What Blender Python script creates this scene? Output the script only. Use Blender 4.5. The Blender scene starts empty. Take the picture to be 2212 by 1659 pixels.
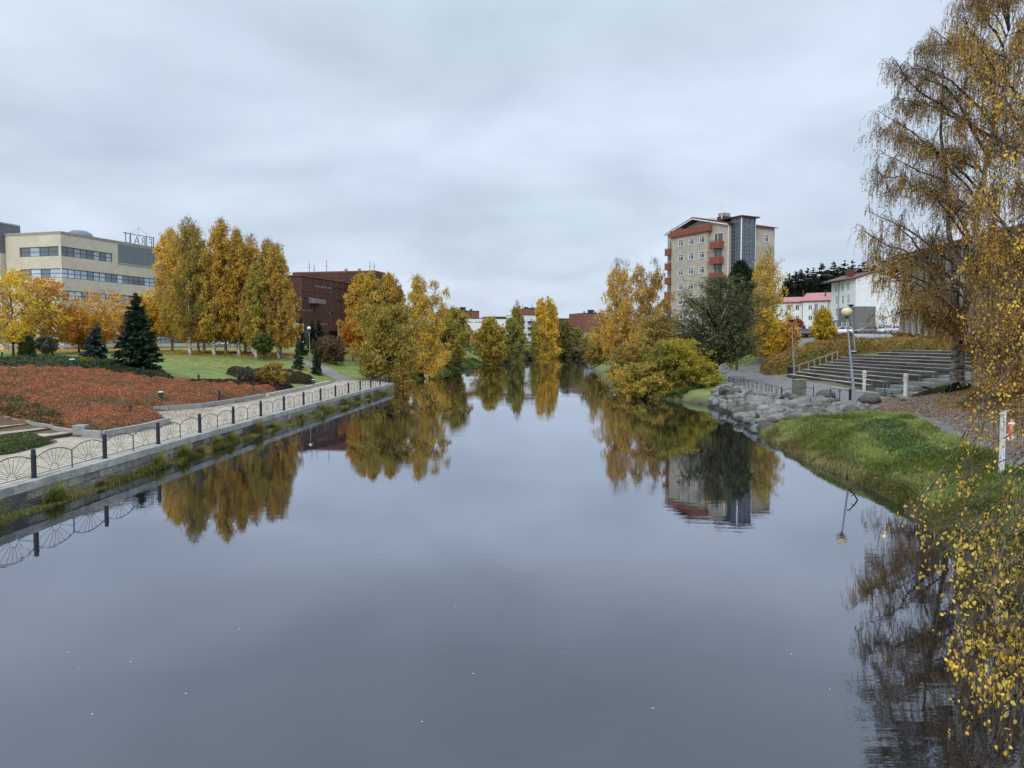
import bpy, math, random
import numpy as np
from mathutils import Vector, Matrix
random.seed(11)
rng = np.random.default_rng(11)
PI = math.pi
SC = bpy.context.scene
COL = SC.collection
FPX, CX, CY, HZ = 1660.7, 1106.0, 829.5, 740.6      # photo measured on a 2212 px wide copy
PITCH = math.atan((CY - HZ) / FPX)
CAMZ = 5.6

def ray(px, py):
    x = (px - CX) / FPX; y = -(py - CY) / FPX
    c, s = math.cos(PITCH), math.sin(PITCH)
    return np.array([x, c + s * y, -s + c * y])
def at(px, py, Y):
    d = ray(px, py); t = Y / d[1]
    return np.array([d[0] * t, Y, CAMZ + d[2] * t])
def onz(px, py, z):
    d = ray(px, py); t = (z - CAMZ) / d[2]
    return np.array([d[0] * t, d[1] * t, z])

# ------------------------------------------------------------------ mesh helpers
def link(name, me, parent=None, mat=None):
    o = bpy.data.objects.new(name, me); COL.objects.link(o)
    if mat is not None and me is not None and len(me.materials) == 0: me.materials.append(mat)
    if parent is not None: o.parent = parent
    return o
def tag(o, label=None, cat=None, group=None, kind=None):
    if label: o['label'] = label
    if cat: o['category'] = cat
    if group: o['group'] = group
    if kind: o['kind'] = kind
    return o
def thing(name, label, cat, loc=(0, 0, 0), rz=0.0, group=None):
    o = bpy.data.objects.new(name, None); COL.objects.link(o)
    o.empty_display_size = .3
    o.location = [float(v) for v in loc]; o.rotation_euler = (0, 0, rz)
    return tag(o, label, cat, group)
def copy_tree(o, parent=None):
    kids = list(o.children)
    c = o.copy(); COL.objects.link(c); c.parent = parent
    for k in kids: copy_tree(k, c)
    return c
def arr_mesh(name, V, polys, cols=None, smooth=False):
    """polys: list of int arrays (n,k)"""
    V = np.asarray(V, dtype=np.float32).reshape(-1, 3)
    me = bpy.data.meshes.new(name)
    me.vertices.add(len(V)); me.vertices.foreach_set('co', V.ravel())
    polys = [np.asarray(p, dtype=np.int32) for p in polys if len(p)]
    nl = sum(p.size for p in polys); npoly = sum(len(p) for p in polys)
    me.loops.add(nl); me.polygons.add(npoly)
    me.loops.foreach_set('vertex_index', np.concatenate([p.ravel() for p in polys]))
    starts = []; s = 0
    for p in polys:
        starts.append(s + np.arange(len(p)) * p.shape[1]); s += p.size
    me.polygons.foreach_set('loop_start', np.concatenate(starts).astype(np.int32))
    if smooth: me.polygons.foreach_set('use_smooth', np.ones(npoly, dtype=bool))
    me.update(calc_edges=True)
    if cols is not None:
        a = me.color_attributes.new('Col', 'FLOAT_COLOR', 'POINT')
        c4 = np.ones((len(V), 4), dtype=np.float32); c4[:, :3] = np.asarray(cols)[:, :3]
        a.data.foreach_set('color', c4.ravel())
    return me

class MB:
    """collects boxes, bars, tubes and sheets; build() links them as one mesh object"""
    def __init__(s): s.v = []; s.f = []; s.c = []; s.cur = (1, 1, 1)
    def add(s, vs, fs):
        n = len(s.v)
        s.v += [tuple(float(a) for a in v) for v in vs]; s.c += [s.cur] * len(vs)
        s.f += [tuple(i + n for i in f) for f in fs]
    def box(s, c, d, rz=0.0, rx=0.0, ry=0.0):
        M = Matrix.Translation(Vector([float(a) for a in c])) @ Matrix.Rotation(rz, 4, 'Z') @ Matrix.Rotation(ry, 4, 'Y') @ Matrix.Rotation(rx, 4, 'X')
        vs = [M @ Vector((sx * d[0] / 2, sy * d[1] / 2, sz * d[2] / 2)) for sx in (-1, 1) for sy in (-1, 1) for sz in (-1, 1)]
        s.add(vs, [(0, 1, 3, 2), (4, 6, 7, 5), (0, 4, 5, 1), (2, 3, 7, 6), (0, 2, 6, 4), (1, 5, 7, 3)])
    def bar(s, a, b, w, h=None, up=(0, 0, 1)):
        h = h or w; a = Vector([float(x) for x in a]); b = Vector([float(x) for x in b]); t = (b - a).normalized()
        u = Vector(up)
        if abs(t.dot(u)) > .98: u = Vector((1, 0, 0))
        r = t.cross(u).normalized(); u = r.cross(t)
        vs = [p + r * (w / 2 * i) + u * (h / 2 * j) for p in (a, b) for i, j in ((-1, -1), (1, -1), (1, 1), (-1, 1))]
        s.add(vs, [(0, 1, 2, 3), (7, 6, 5, 4), (0, 4, 5, 1), (1, 5, 6, 2), (2, 6, 7, 3), (3, 7, 4, 0)])
    def tube(s, pts, r, n=8, cap=True):
        pts = [Vector([float(x) for x in p]) for p in pts]
        rs = r if isinstance(r, (list, tuple)) else [r] * len(pts)
        ref = Vector((0, 0, 1)); base = len(s.v); vs = []; fs = []
        for i, p in enumerate(pts):
            t = (pts[min(i + 1, len(pts) - 1)] - pts[max(i - 1, 0)]).normalized()
            q = ref if abs(t.dot(ref)) < .95 else Vector((1, 0, 0))
            a = t.cross(q).normalized(); b = t.cross(a)
            for k in range(n):
                an = 2 * PI * k / n; vs.append(p + (a * math.cos(an) + b * math.sin(an)) * rs[i])
        for i in range(len(pts) - 1):
            for k in range(n):
                k2 = (k + 1) % n; fs.append((i * n + k, i * n + k2, (i + 1) * n + k2, (i + 1) * n + k))
        if cap: fs.append(tuple(range(n))); fs.append(tuple((len(pts) - 1) * n + k for k in range(n - 1, -1, -1)))
        s.add(vs, fs)
    def lathe(s, c, prof, n=16):
        vs = []; fs = []
        for r, z in prof:
            for k in range(n):
                a = 2 * PI * k / n; vs.append((c[0] + r * math.cos(a), c[1] + r * math.sin(a), c[2] + z))
        m = len(prof)
        for i in range(m - 1):
            for k in range(n):
                k2 = (k + 1) % n; fs.append((i * n + k, i * n + k2, (i + 1) * n + k2, (i + 1) * n + k))
        fs.append(tuple(range(n - 1, -1, -1))); fs.append(tuple((m - 1) * n + k for k in range(n)))
        s.add(vs, fs)
    def prism(s, poly, z0, z1):
        n = len(poly)
        vs = [(p[0], p[1], z0) for p in poly] + [(p[0], p[1], z1) for p in poly]
        fs = [tuple(range(n - 1, -1, -1)), tuple(range(n, 2 * n))] + [(i, (i + 1) % n, n + (i + 1) % n, n + i) for i in range(n)]
        s.add(vs, fs)
    def quad(s, a, b, c, d): s.add([a, b, c, d], [(0, 1, 2, 3)])
    def build(s, name, mat, parent=None, smooth=False, bevel=0):
        me = bpy.data.meshes.new(name); me.from_pydata(s.v, [], s.f); me.update()
        if any(c != (1, 1, 1) for c in s.c):
            a = me.color_attributes.new('Col', 'FLOAT_COLOR', 'POINT')
            a.data.foreach_set('color', np.array([list(c) + [1] for c in s.c], dtype=np.float32).ravel())
        if smooth: me.polygons.foreach_set('use_smooth', np.ones(len(me.polygons), dtype=bool))
        o = link(name, me, parent, mat)
        if bevel:
            m = o.modifiers.new('b', 'BEVEL'); m.width = bevel; m.segments = 2; m.limit_method = 'ANGLE'
        return o

# ------------------------------------------------------------------ materials
def new_mat(name):
    m = bpy.data.materials.new(name); m.use_nodes = True; nt = m.node_tree
    return m, nt, nt.nodes['Principled BSDF']
def mat(name, col, rough=.75, var=.25, scale=3.0, bump=.0, bscale=None, metal=0.0, attr=False, stretch=(1, 1, 1), spec=.35, fine=0.0):
    m, nt, b = new_mat(name); N = nt.nodes; L = nt.links
    tc = N.new('ShaderNodeTexCoord'); mp = N.new('ShaderNodeMapping'); L.new(tc.outputs['Object'], mp.inputs[0])
    mp.inputs['Scale'].default_value = stretch
    nz = N.new('ShaderNodeTexNoise'); nz.inputs['Scale'].default_value = scale; nz.inputs['Detail'].default_value = 6; nz.inputs['Roughness'].default_value = .65
    L.new(mp.outputs[0], nz.inputs['Vector'])
    mr = N.new('ShaderNodeMapRange'); L.new(nz.outputs[0], mr.inputs[0])
    mr.inputs[1].default_value = .3; mr.inputs[2].default_value = .7; mr.inputs[3].default_value = 1 - var; mr.inputs[4].default_value = 1 + var
    mx = N.new('ShaderNodeVectorMath'); mx.operation = 'SCALE'
    if attr:
        at_ = N.new('ShaderNodeAttribute'); at_.attribute_name = 'Col'
        ml = N.new('ShaderNodeVectorMath'); ml.operation = 'MULTIPLY'; L.new(at_.outputs['Color'], ml.inputs[0]); ml.inputs[1].default_value = col
        L.new(ml.outputs[0], mx.inputs[0])
    else: mx.inputs[0].default_value = col
    L.new(mr.outputs[0], mx.inputs['Scale'])
    out = mx
    if fine:
        n2 = N.new('ShaderNodeTexNoise'); n2.inputs['Scale'].default_value = scale * 14; n2.inputs['Detail'].default_value = 3; L.new(mp.outputs[0], n2.inputs['Vector'])
        m2 = N.new('ShaderNodeMapRange'); L.new(n2.outputs[0], m2.inputs[0]); m2.inputs[1].default_value = .3; m2.inputs[2].default_value = .7; m2.inputs[3].default_value = 1 - fine; m2.inputs[4].default_value = 1 + fine
        mm = N.new('ShaderNodeVectorMath'); mm.operation = 'SCALE'; L.new(mx.outputs[0], mm.inputs[0]); L.new(m2.outputs[0], mm.inputs['Scale']); out = mm
    L.new(out.outputs[0], b.inputs['Base Color'])
    b.inputs['Roughness'].default_value = rough; b.inputs['Metallic'].default_value = metal
    b.inputs['Specular IOR Level'].default_value = spec
    if bump:
        nb = N.new('ShaderNodeTexNoise'); nb.inputs['Scale'].default_value = bscale or scale * 4; nb.inputs['Detail'].default_value = 5; L.new(mp.outputs[0], nb.inputs['Vector'])
        bp = N.new('ShaderNodeBump'); bp.inputs['Strength'].default_value = bump; bp.inputs['Distance'].default_value = .1
        L.new(nb.outputs[0], bp.inputs['Height']); L.new(bp.outputs[0], b.inputs['Normal'])
    return m
def leaf_mat(name, trans=.3, rough=.55):
    m, nt, b = new_mat(name); N = nt.nodes; L = nt.links
    a = N.new('ShaderNodeAttribute'); a.attribute_name = 'Col'
    oi = N.new('ShaderNodeObjectInfo'); mr = N.new('ShaderNodeMapRange'); L.new(oi.outputs['Random'], mr.inputs[0]); mr.inputs[3].default_value = .88; mr.inputs[4].default_value = 1.12
    sc = N.new('ShaderNodeVectorMath'); sc.operation = 'SCALE'; L.new(a.outputs['Color'], sc.inputs[0]); L.new(mr.outputs[0], sc.inputs['Scale'])
    L.new(sc.outputs[0], b.inputs['Base Color']); b.inputs['Roughness'].default_value = rough; b.inputs['Specular IOR Level'].default_value = .2
    t = N.new('ShaderNodeBsdfTranslucent'); L.new(sc.outputs[0], t.inputs['Color'])
    mx = N.new('ShaderNodeMixShader'); mx.inputs[0].default_value = trans
    L.new(b.outputs[0], mx.inputs[1]); L.new(t.outputs[0], mx.inputs[2]); L.new(mx.outputs[0], N['Material Output'].inputs['Surface'])
    return m
def brick_mat(name, c1, c2, mortar, bw, bh, msize=.01, rough=.85, var=.15, offset=.5, axis='box', bump=.3, attr=False):
    """bricks laid in metres; axis 'wall' uses the (horizontal run, z) of the object's own space, 'floor' uses (x, y)"""
    m, nt, b = new_mat(name); N = nt.nodes; L = nt.links
    tc = N.new('ShaderNodeTexCoord'); se = N.new('ShaderNodeSeparateXYZ'); L.new(tc.outputs['Object'], se.inputs[0]); cb = N.new('ShaderNodeCombineXYZ')
    if axis == 'wall':
        ad = N.new('ShaderNodeMath'); ad.operation = 'ADD'; L.new(se.outputs[0], ad.inputs[0]); L.new(se.outputs[1], ad.inputs[1])
        L.new(ad.outputs[0], cb.inputs[0]); L.new(se.outputs[2], cb.inputs[1])
    else: L.new(se.outputs[1], cb.inputs[0]); L.new(se.outputs[0], cb.inputs[1])
    br = N.new('ShaderNodeTexBrick'); L.new(cb.outputs[0], br.inputs['Vector'])
    br.inputs['Color1'].default_value = (*c1, 1); br.inputs['Color2'].default_value = (*c2, 1); br.inputs['Mortar'].default_value = (*mortar, 1)
    br.inputs['Scale'].default_value = 1; br.inputs['Brick Width'].default_value = bw; br.inputs['Row Height'].default_value = bh; br.inputs['Mortar Size'].default_value = msize; br.offset = offset
    nz = N.new('ShaderNodeTexNoise'); nz.inputs['Scale'].default_value = .6; nz.inputs['Detail'].default_value = 8; nz.inputs['Roughness'].default_value = .7; L.new(tc.outputs['Object'], nz.inputs['Vector'])
    mr = N.new('ShaderNodeMapRange'); L.new(nz.outputs[0], mr.inputs[0]); mr.inputs[1].default_value = .3; mr.inputs[2].default_value = .7; mr.inputs[3].default_value = 1 - var; mr.inputs[4].default_value = 1 + var
    sc = N.new('ShaderNodeVectorMath'); sc.operation = 'SCALE'; L.new(br.outputs[0], sc.inputs[0]); L.new(mr.outputs[0], sc.inputs['Scale'])
    L.new(sc.outputs[0], b.inputs['Base Color']); b.inputs['Roughness'].default_value = rough; b.inputs['Specular IOR Level'].default_value = .3
    if bump:
        bp = N.new('ShaderNodeBump'); bp.inputs['Strength'].default_value = bump; bp.inputs['Distance'].default_value = .02; bp.invert = True
        L.new(br.outputs['Fac'], bp.inputs['Height']); L.new(bp.outputs[0], b.inputs['Normal'])
    return m
def glass_mat(name, col=(.04, .05, .06), rough=.06):
    m, nt, b = new_mat(name); N = nt.nodes; L = nt.links
    a = N.new('ShaderNodeAttribute'); a.attribute_name = 'Col'
    ml = N.new('ShaderNodeVectorMath'); ml.operation = 'MULTIPLY'; L.new(a.outputs['Color'], ml.inputs[0]); ml.inputs[1].default_value = col
    L.new(ml.outputs[0], b.inputs['Base Color']); b.inputs['Roughness'].default_value = rough; b.inputs['Specular IOR Level'].default_value = .8; b.inputs['IOR'].default_value = 1.6
    return m
def bark_birch(name, near=False):
    m, nt, b = new_mat(name); N = nt.nodes; L = nt.links
    tc = N.new('ShaderNodeTexCoord'); mp = N.new('ShaderNodeMapping'); L.new(tc.outputs['Object'], mp.inputs[0]); mp.inputs['Scale'].default_value = (1.2, 1.2, 5)
    nz = N.new('ShaderNodeTexNoise'); nz.inputs['Scale'].default_value = 1.6; nz.inputs['Detail'].default_value = 6; L.new(mp.outputs[0], nz.inputs['Vector'])
    cr = N.new('ShaderNodeValToRGB'); L.new(nz.outputs[0], cr.inputs[0]); e = cr.color_ramp.elements
    e[0].position = .4; e[0].color = (.05, .045, .04, 1); e[1].position = .52; e[1].color = (.56, .53, .47, 1)
    a = N.new('ShaderNodeAttribute'); a.attribute_name = 'Col'; ml = N.new('ShaderNodeVectorMath'); ml.operation = 'MULTIPLY'
    L.new(cr.outputs[0], ml.inputs[0]); L.new(a.outputs['Color'], ml.inputs[1]); L.new(ml.outputs[0], b.inputs['Base Color']); b.inputs['Roughness'].default_value = .85
    return m

M = {}
M['leaf'] = leaf_mat('leaf', .3); M['needle'] = leaf_mat('needle', .12, .6); M['blade'] = leaf_mat('blade', .35)
M['birch_bark'] = bark_birch('birch_bark'); M['bark'] = mat('bark', (.075, .06, .048), .9, .35, 4, .5, attr=True)
M['granite'] = mat('granite', (.235, .225, .185), .9, .42, 2.2, .9, 9, attr=True, fine=.35)
M['coping'] = mat('coping', (.36, .355, .33), .85, .22, 2.5, .3, 20, fine=.2)
M['kerb'] = mat('kerb', (.27, .268, .255), .85, .2, 2, .2, 15, fine=.15)
M['rock'] = mat('rock', (.13, .128, .115), .88, .5, 1.8, .9, 6, attr=True, fine=.35)
M['navy_iron'] = mat('navy_iron', (.012, .016, .024), .45, .3, 6, spec=.5)
M['rail_iron'] = mat('rail_iron', (.05, .055, .055), .5, .3, 8, spec=.5)
M['paver'] = brick_mat('paver', (.47, .40, .31), (.37, .31, .24), (.17, .15, .11), .30, .30, .03, .9, .22, .5, 'floor', .5)
M['path_paver'] = brick_mat('path_paver', (.28, .25, .235), (.21, .18, .175), (.12, .11, .09), .4, .3, .025, .9, .2, .5, 'floor', .4)
M['asphalt'] = mat('asphalt', (.165, .157, .148), .92, .2, .8, .3, 60, fine=.25)
M['gravel_path'] = mat('gravel_path', (.135, .122, .118), .95, .3, 1.2, .4, 50, fine=.4)
M['old_wood'] = mat('old_wood', (.15, .138, .12), .85, .5, 2.2, .5, 14, attr=True, stretch=(6, .6, 9), fine=.3)
M['grey_wood'] = mat('grey_wood', (.25, .24, .21), .85, .3, 3, .3, 14)
M['galv'] = mat('galv', (.26, .29, .33), .55, .2, 5, metal=.3)
M['globe'] = mat('globe', (.62, .55, .30), .35, .12, 5)
M['globe_white'] = mat('globe_white', (.75, .74, .70), .35, .08, 5)
M['dark_metal'] = mat('dark_metal', (.03, .033, .04), .5, .2, 6)
M['bin_green'] = mat('bin_green', (.012, .055, .045), .45, .2, 6)
M['bin_blue'] = mat('bin_blue', (.012, .016, .04), .5, .2, 6)
M['white_paint'] = mat('white_paint', (.68, .68, .65), .6, .18, 3, .1, 20)
M['cream_paint'] = mat('cream_paint', (.58, .53, .41), .6, .12, 4)
M['orange'] = mat('orange', (.78, .19, .06), .55, .15, 8)
M['beige'] = brick_mat('beige', (.60, .54, .445), (.54, .485, .40), (.50, .45, .37), .6, .2, .02, .85, .12, .5, 'wall', .2)
M['beige_slab'] = mat('beige_slab', (.52, .45, .36), .85, .08, .3)
M['plinth'] = mat('plinth', (.24, .25, .27), .85, .12, 1)
M['grey_clad'] = mat('grey_clad', (.15, .17, .205), .6, .2, 1.5, stretch=(8, 8, .3))
M['grey_ribbed'] = brick_mat('grey_ribbed', (.155, .165, .19), (.145, .155, .18), (.07, .075, .09), 30, .25, .03, .6, .08, 0, 'wall', .5)
M['brown_clad'] = brick_mat('brown_clad', (.090, .034, .023), (.078, .029, .020), (.045, .017, .012), 3.2, .95, .05, .7, .3, 0, 'wall', .2)
M['rust_rail'] = mat('rust_rail', (.17, .08, .055), .7, .2, 3)
M['brown_brick'] = mat('brown_brick', (.19, .083, .055), .85, .18, .6)
M['red_brown'] = mat('red_brown', (.13, .045, .035), .8, .18, .6)
M['dark_brown'] = mat('dark_brown', (.07, .04, .035), .8, .18, .6)
M['apt_brick'] = brick_mat('apt_brick', (.49, .44, .36), (.42, .375, .30), (.31, .28, .23), .5, .16, .022, .88, .2, .5, 'wall', .3)
M['apt_white'] = mat('apt_white', (.62, .62, .60), .8, .15, 1)
M['balcony'] = mat('balcony', (.235, .070, .045), .75, .12, 2)
M['roof_red'] = mat('roof_red', (.10, .032, .028), .6, .2, 2)
M['roof_pink'] = mat('roof_pink', (.38, .165, .155), .6, .22, 1.2, stretch=(3, .3, .3))
M['stucco'] = mat('stucco', (.70, .71, .72), .85, .07, .5, fine=.04)
M['stucco_grey'] = mat('stucco_grey', (.155, .15, .145), .85, .12, .5)
M['white_clad'] = brick_mat('white_clad', (.66, .68, .70), (.64, .66, .68), (.40, .42, .44), 6, 2.6, .05, .6, .06, 0, 'wall', .1)
M['frame_white'] = mat('frame_white', (.70, .70, .68), .6, .08, 2)
M['frame_grey'] = mat('frame_grey', (.10, .11, .135), .6, .1, 2)
M['glass'] = glass_mat('glass')
M['steel'] = mat('steel', (.20, .23, .27), .5, .15, 3, metal=.3)
M['asphalt_roof'] = mat('asphalt_roof', (.06, .06, .065), .9, .2, 1)
# ------------------------------------------------------------------ terrain
WALL = []      # wall face line from the post pixels
_pp = [124, 404, 613, 777, 914, 1023, 1115, 1194, 1261, 1320, 1372, 1418, 1459, 1495, 1530]
POSTS = []
for i, p in enumerate(_pp):
    Y = 26.6 + 4.5 * i; POSTS.append(((p - 2016) / 3027 * Y, Y))
_c = np.polyfit([p[1] for p in POSTS], [p[0] for p in POSTS], 2)
def wall_x(y): return float(np.polyval(_c, y)) if y > 20 else float(np.polyval(_c, 20)) + (y - 20) * .0
POSTS = [(wall_x(13.1 + 4.5 * i), 13.1 + 4.5 * i) for i in range(3)] + [(wall_x(y), y) for _, y in POSTS]
WEND = 90.6
left_shore = [(wall_x(y) + .32, y) for y in (-60, 0, 10, 20, 30, 40, 50, 60, 70, 80, WEND)]
SHORE = left_shore + [(-15.3, 92), (-15.8, 100), (-15.0, 112), (-12.5, 134), (-9.8, 170), (-7.4, 205), (-6.5, 240), (-3.5, 270), (1, 305), (12, 338), (30, 352), (60, 350), (85, 320),
    (60, 290), (34, 255), (23, 225), (18.5, 190), (16, 150), (13.4, 115), (12.4, 95), (13.2, 82), (16.2, 73), (17.6, 69), (17.2, 60), (15.8, 52), (15.1, 47), (14.5, 41), (13.9, 37), (14.0, 31), (13.5, 26),
    (12.5, 22.5), (11.5, 19), (11.0, 15), (10.7, 5), (10.7, -60)]
SH = np.array(SHORE)
def sdist(x, y):
    """distance to the shoreline, negative over the water"""
    x = np.asarray(x, float).ravel(); y = np.asarray(y, float).ravel()
    A = SH; B = np.roll(SH, -1, axis=0)
    best = np.full(len(x), 1e9); inside = np.zeros(len(x), bool)
    for (ax, ay), (bx, by) in zip(A, B):
        dx, dy = bx - ax, by - ay; L2 = dx * dx + dy * dy
        t = np.clip(((x - ax) * dx + (y - ay) * dy) / L2, 0, 1)
        d = np.hypot(x - ax - t * dx, y - ay - t * dy)
        if not (ay == by == -60): best = np.minimum(best, d)
        cond = (ay > y) != (by > y)
        with np.errstate(divide='ignore', invalid='ignore'):
            xi = ax + (y - ay) * dx / (dy if dy else 1e-9)
        inside ^= cond & (x < xi)
    return np.where(inside, -best, best)
CP = []
for y in (-30, 10, 25, 40, 55, 70, 85, 97):
    for x in (-16.6, -18.8, -21): CP.append((x, y, .80))
CP += [(-18.6, 90, .80), (-25.8, 50, 2.0), (-39.6, 72.6, 3.0), (-24, 60, 1.3), (-24.6, 53.6, 1.1), (-23, 57, 1.08), (-29, 68.7, 1.95), (-25.7, 74, 1.6), (-23, 85, 1.25), (-24.5, 43, 1.35), (-22.3, 45, 1.15), (-22.6, 39.6, 1.0), (-22.6, 66, 1.1), (-22, 75, 1.05),
    (-35, 85, 2.9), (-43, 109, 3.8), (-28.8, 105, 2.8), (-35, 116, 3.9), (-25.6, 100, 2.2), (-21.5, 101, 1.3), (-19, 105, 1.3), (-60, 115, 4.2), (-50, 90, 3.5), (-85, 128, 4.4), (-60, 150, 4.6),
    (-55, 200, 4.9), (-80, 200, 4.9), (-22, 143, 3.5), (-17.5, 120, 1.9), (-28, 125, 3.8), (-14, 170, 2.6), (-12, 220, 3), (-30, 180, 4.6), (-15, 260, 4.3), (-30, 260, 4.8),
    (-46, 72, 2.9), (-55, 80, 3.1), (-60, 60, 3.0), (-24.5, 35, 1.0), (-27, 37, 1.3), (-33, 40, 2.1), (-38, 43, 2.6), (-30, 26, 1.2), (-48, 42, 2.9), (-26, 14, 1.0), (-45, 14, 2.5), (-30, 48, 2.2), (-36, 58, 2.7),
    (0, 375, 3.8), (-12, 310, 3.2), (20, 390, 4.2), (0, 430, 4.8), (60, 430, 5), (-100, 300, 5), (0, 700, 5), (-400, 300, 5), (400, 300, 10), (-300, -40, 4), (300, -40, 6), (0, 1200, 6), (-1200, 1200, 6), (1200, 1200, 8), (-1000, 100, 5), (1000, 100, 9),
    (17.4, 26, 1.75), (20, 33, 1.6), (23.5, 46, 1.3), (15.6, 24.5, 1.85), (18.5, 20, 2.1), (15, 15, 2.0), (14, 3, 2.2), (22, 8, 3.2), (22.3, 35.5, 2.05), (28, 48, 2.25), (31, 55, 1.95), (35, 45, 3.9), (30, 35, 3.9), (26, 25, 3.7), (40, 60, 3.6), (47, 50, 5.0),
    (15.6, 31, 1.25), (16.5, 37, 1.15), (18.5, 42, 1.12), (22, 60, 1.12), (25, 62, 1.12), (28, 62, 1.12), (23, 78, 1.12), (27, 75, 1.12), (29.5, 72, 1.12), (26, 90, 1.12), (30.5, 85, 1.12), (30, 100, 1.15), (33, 96, 1.15),
    (25.5, 57, 1.12), (27, 52, 1.2), (20, 70, 1.0), (34.5, 71, 1.35), (40.5, 71, 2.6), (47, 71, 3.8), (35, 93, 1.35), (38.5, 94, 2.4), (42.5, 94, 3.7), (41, 62, 2.9), (36, 63, 1.7), (33, 60, 1.4),
    (48, 85, 4.4), (51, 100, 5.1), (33, 103, 1.4), (38, 108, 2.6), (45, 112, 4.4), (35, 110, 1.5), (35.7, 118, 2.0), (39.5, 118, 3.0), (45, 130, 5.0), (51, 137, 6.2), (40, 135, 4.9), (32, 115, 2.2), (28, 125, 3.8), (31, 150, 6.2), (50, 150, 6.6),
    (14.5, 86, .7), (16.5, 95, 1.0), (20, 110, 1.7), (21, 140, 3.5), (26, 170, 4.5), (24, 200, 2.5), (35, 200, 5.2), (30, 260, 4), (45, 310, 5),
    (57, 142, 7.0), (65, 150, 7.2), (80, 150, 7.3), (60, 180, 7.6), (85, 200, 8.6), (60, 215, 9.0), (70, 250, 9.5), (60, 120, 6.3), (58, 97, 5.7), (62, 80, 5.6), (100, 120, 8), (120, 200, 10), (110, 290, 12), (60, 320, 9)]
CPA = np.array(CP, float)
PROM = [(wall_x(y) - .1, y) for y in (-30, 10, 20, 30, 40, 50, 60, 70, 80, 90.5)] + [(-16.6, 96), (-21.4, 96.5), (-21.3, 90), (-21.1, 79), (-21.3, 73), (-21.4, 66), (-21.6, 61.6), (-22.5, 55.6), (-24.0, 53.5), (-25.3, 52.4), (-23.2, 49.2), (-20.9, 46), (-20.0, 44.6), (-19.9, 41), (-20.3, 37.9), (-21.5, 38.4), (-24, 38.4), (-26, 20), (-30, -30)]
def inpoly(x, y, poly):
    ins = np.zeros(len(x), bool); P = np.array(poly); Q_ = np.roll(P, -1, axis=0)
    for (ax, ay), (bx, by) in zip(P, Q_):
        c = (ay > y) != (by > y); ins ^= c & (x < ax + (y - ay) * (bx - ax) / ((by - ay) or 1e-9))
    return ins
def _ker(d): return np.sqrt(d * d + .6)
_D = _ker(np.hypot(CPA[:, None, 0] - CPA[None, :, 0], CPA[:, None, 1] - CPA[None, :, 1]))
_n = len(CPA); _A = np.zeros((_n + 1, _n + 1)); _A[:_n, :_n] = -_D + np.eye(_n) * -.15; _A[:_n, _n] = 1; _A[_n, :_n] = 1
_W = np.linalg.solve(_A, np.concatenate([CPA[:, 2], [0]]))
def Hs(x, y):
    x = np.asarray(x, float); y = np.asarray(y, float); shp = x.shape; x = x.ravel(); y = y.ravel()
    z = np.full(len(x), _W[_n])
    for i in range(_n): z -= _W[i] * _ker(np.hypot(x - CPA[i, 0], y - CPA[i, 1]))
    z = np.where(inpoly(x, y, PROM), np.minimum(z, .80), z)
    d = sdist(x, y)
    wall = (x < 0) & (y < WEND + .2)
    prof = np.where(d > 0, .10 + .5 * d, np.maximum(-1.6, .45 * d))
    nz = .07 * np.sin(x * 1.3 + y * .7) * np.sin(y * 1.1 - x * .4) + .04 * np.sin(x * 3.1) * np.sin(y * 2.7)
    rough = np.clip((x > 12) * (y < 47) * np.clip(d / 2, 0, 1), 0, 1) + np.clip((y > 100) * np.clip(d / 3, 0, 1), 0, 1) * .7
    z = z + nz * rough
    zb = np.where(d > 0, np.minimum(z, prof + .10 * nz), prof)
    zw = np.where(d > .42, z, -1.6)
    return np.where(wall, zw, zb).reshape(shp)
def H(x, y): return float(Hs(np.array([x]), np.array([y]))[0])
def ground(px, py, tmax=700):
    d = ray(px, py); ts = np.concatenate([np.arange(8, 200, .5), np.arange(200, tmax, 2.)])
    P = CAMZ + d[2] * ts; h = np.maximum(Hs(d[0] * ts, d[1] * ts), 0)
    k = np.argmax(P < h)
    if not (P < h).any(): k = len(ts) - 1
    t0, t1 = ts[max(k - 1, 0)], ts[k]
    for _ in range(12):
        tm = (t0 + t1) / 2
        if CAMZ + d[2] * tm < max(H(d[0] * tm, d[1] * tm), 0): t1 = tm
        else: t0 = tm
    return np.array([d[0] * t1, d[1] * t1, H(d[0] * t1, d[1] * t1)])

def axis_(lo, hi, step, far_lo, far_hi, g=1.16):
    a = list(np.arange(lo, hi + 1e-6, step)); s = step; v = hi
    while v < far_hi: s *= g; v += s; a.append(v)
    s = step; v = lo
    while v > far_lo: s *= g; v -= s; a.insert(0, v)
    return np.array(a)
gx = axis_(-62, 66, .55, -2600, 2600); gy = axis_(2, 150, .6, -60, 3500)
GX, GY = np.meshgrid(gx, gy); GZ = Hs(GX, GY)
nx, ny = len(gx), len(gy)
idx = np.arange(nx * ny).reshape(ny, nx)
Q = np.stack([idx[:-1, :-1], idx[:-1, 1:], idx[1:, 1:], idx[1:, :-1]], -1).reshape(-1, 4)
def sn(x, y, s, seed=0):
    """cheap smooth noise 0..1 built of sines"""
    r = np.random.default_rng(seed); v = 0
    for k in range(6):
        a = r.uniform(0, 2 * PI); f = s * r.uniform(.6, 1.9); v = v + np.sin((x * math.cos(a) + y * math.sin(a)) * f + r.uniform(0, 6.28))
    return np.clip(.5 + v / 6, 0, 1)
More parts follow.
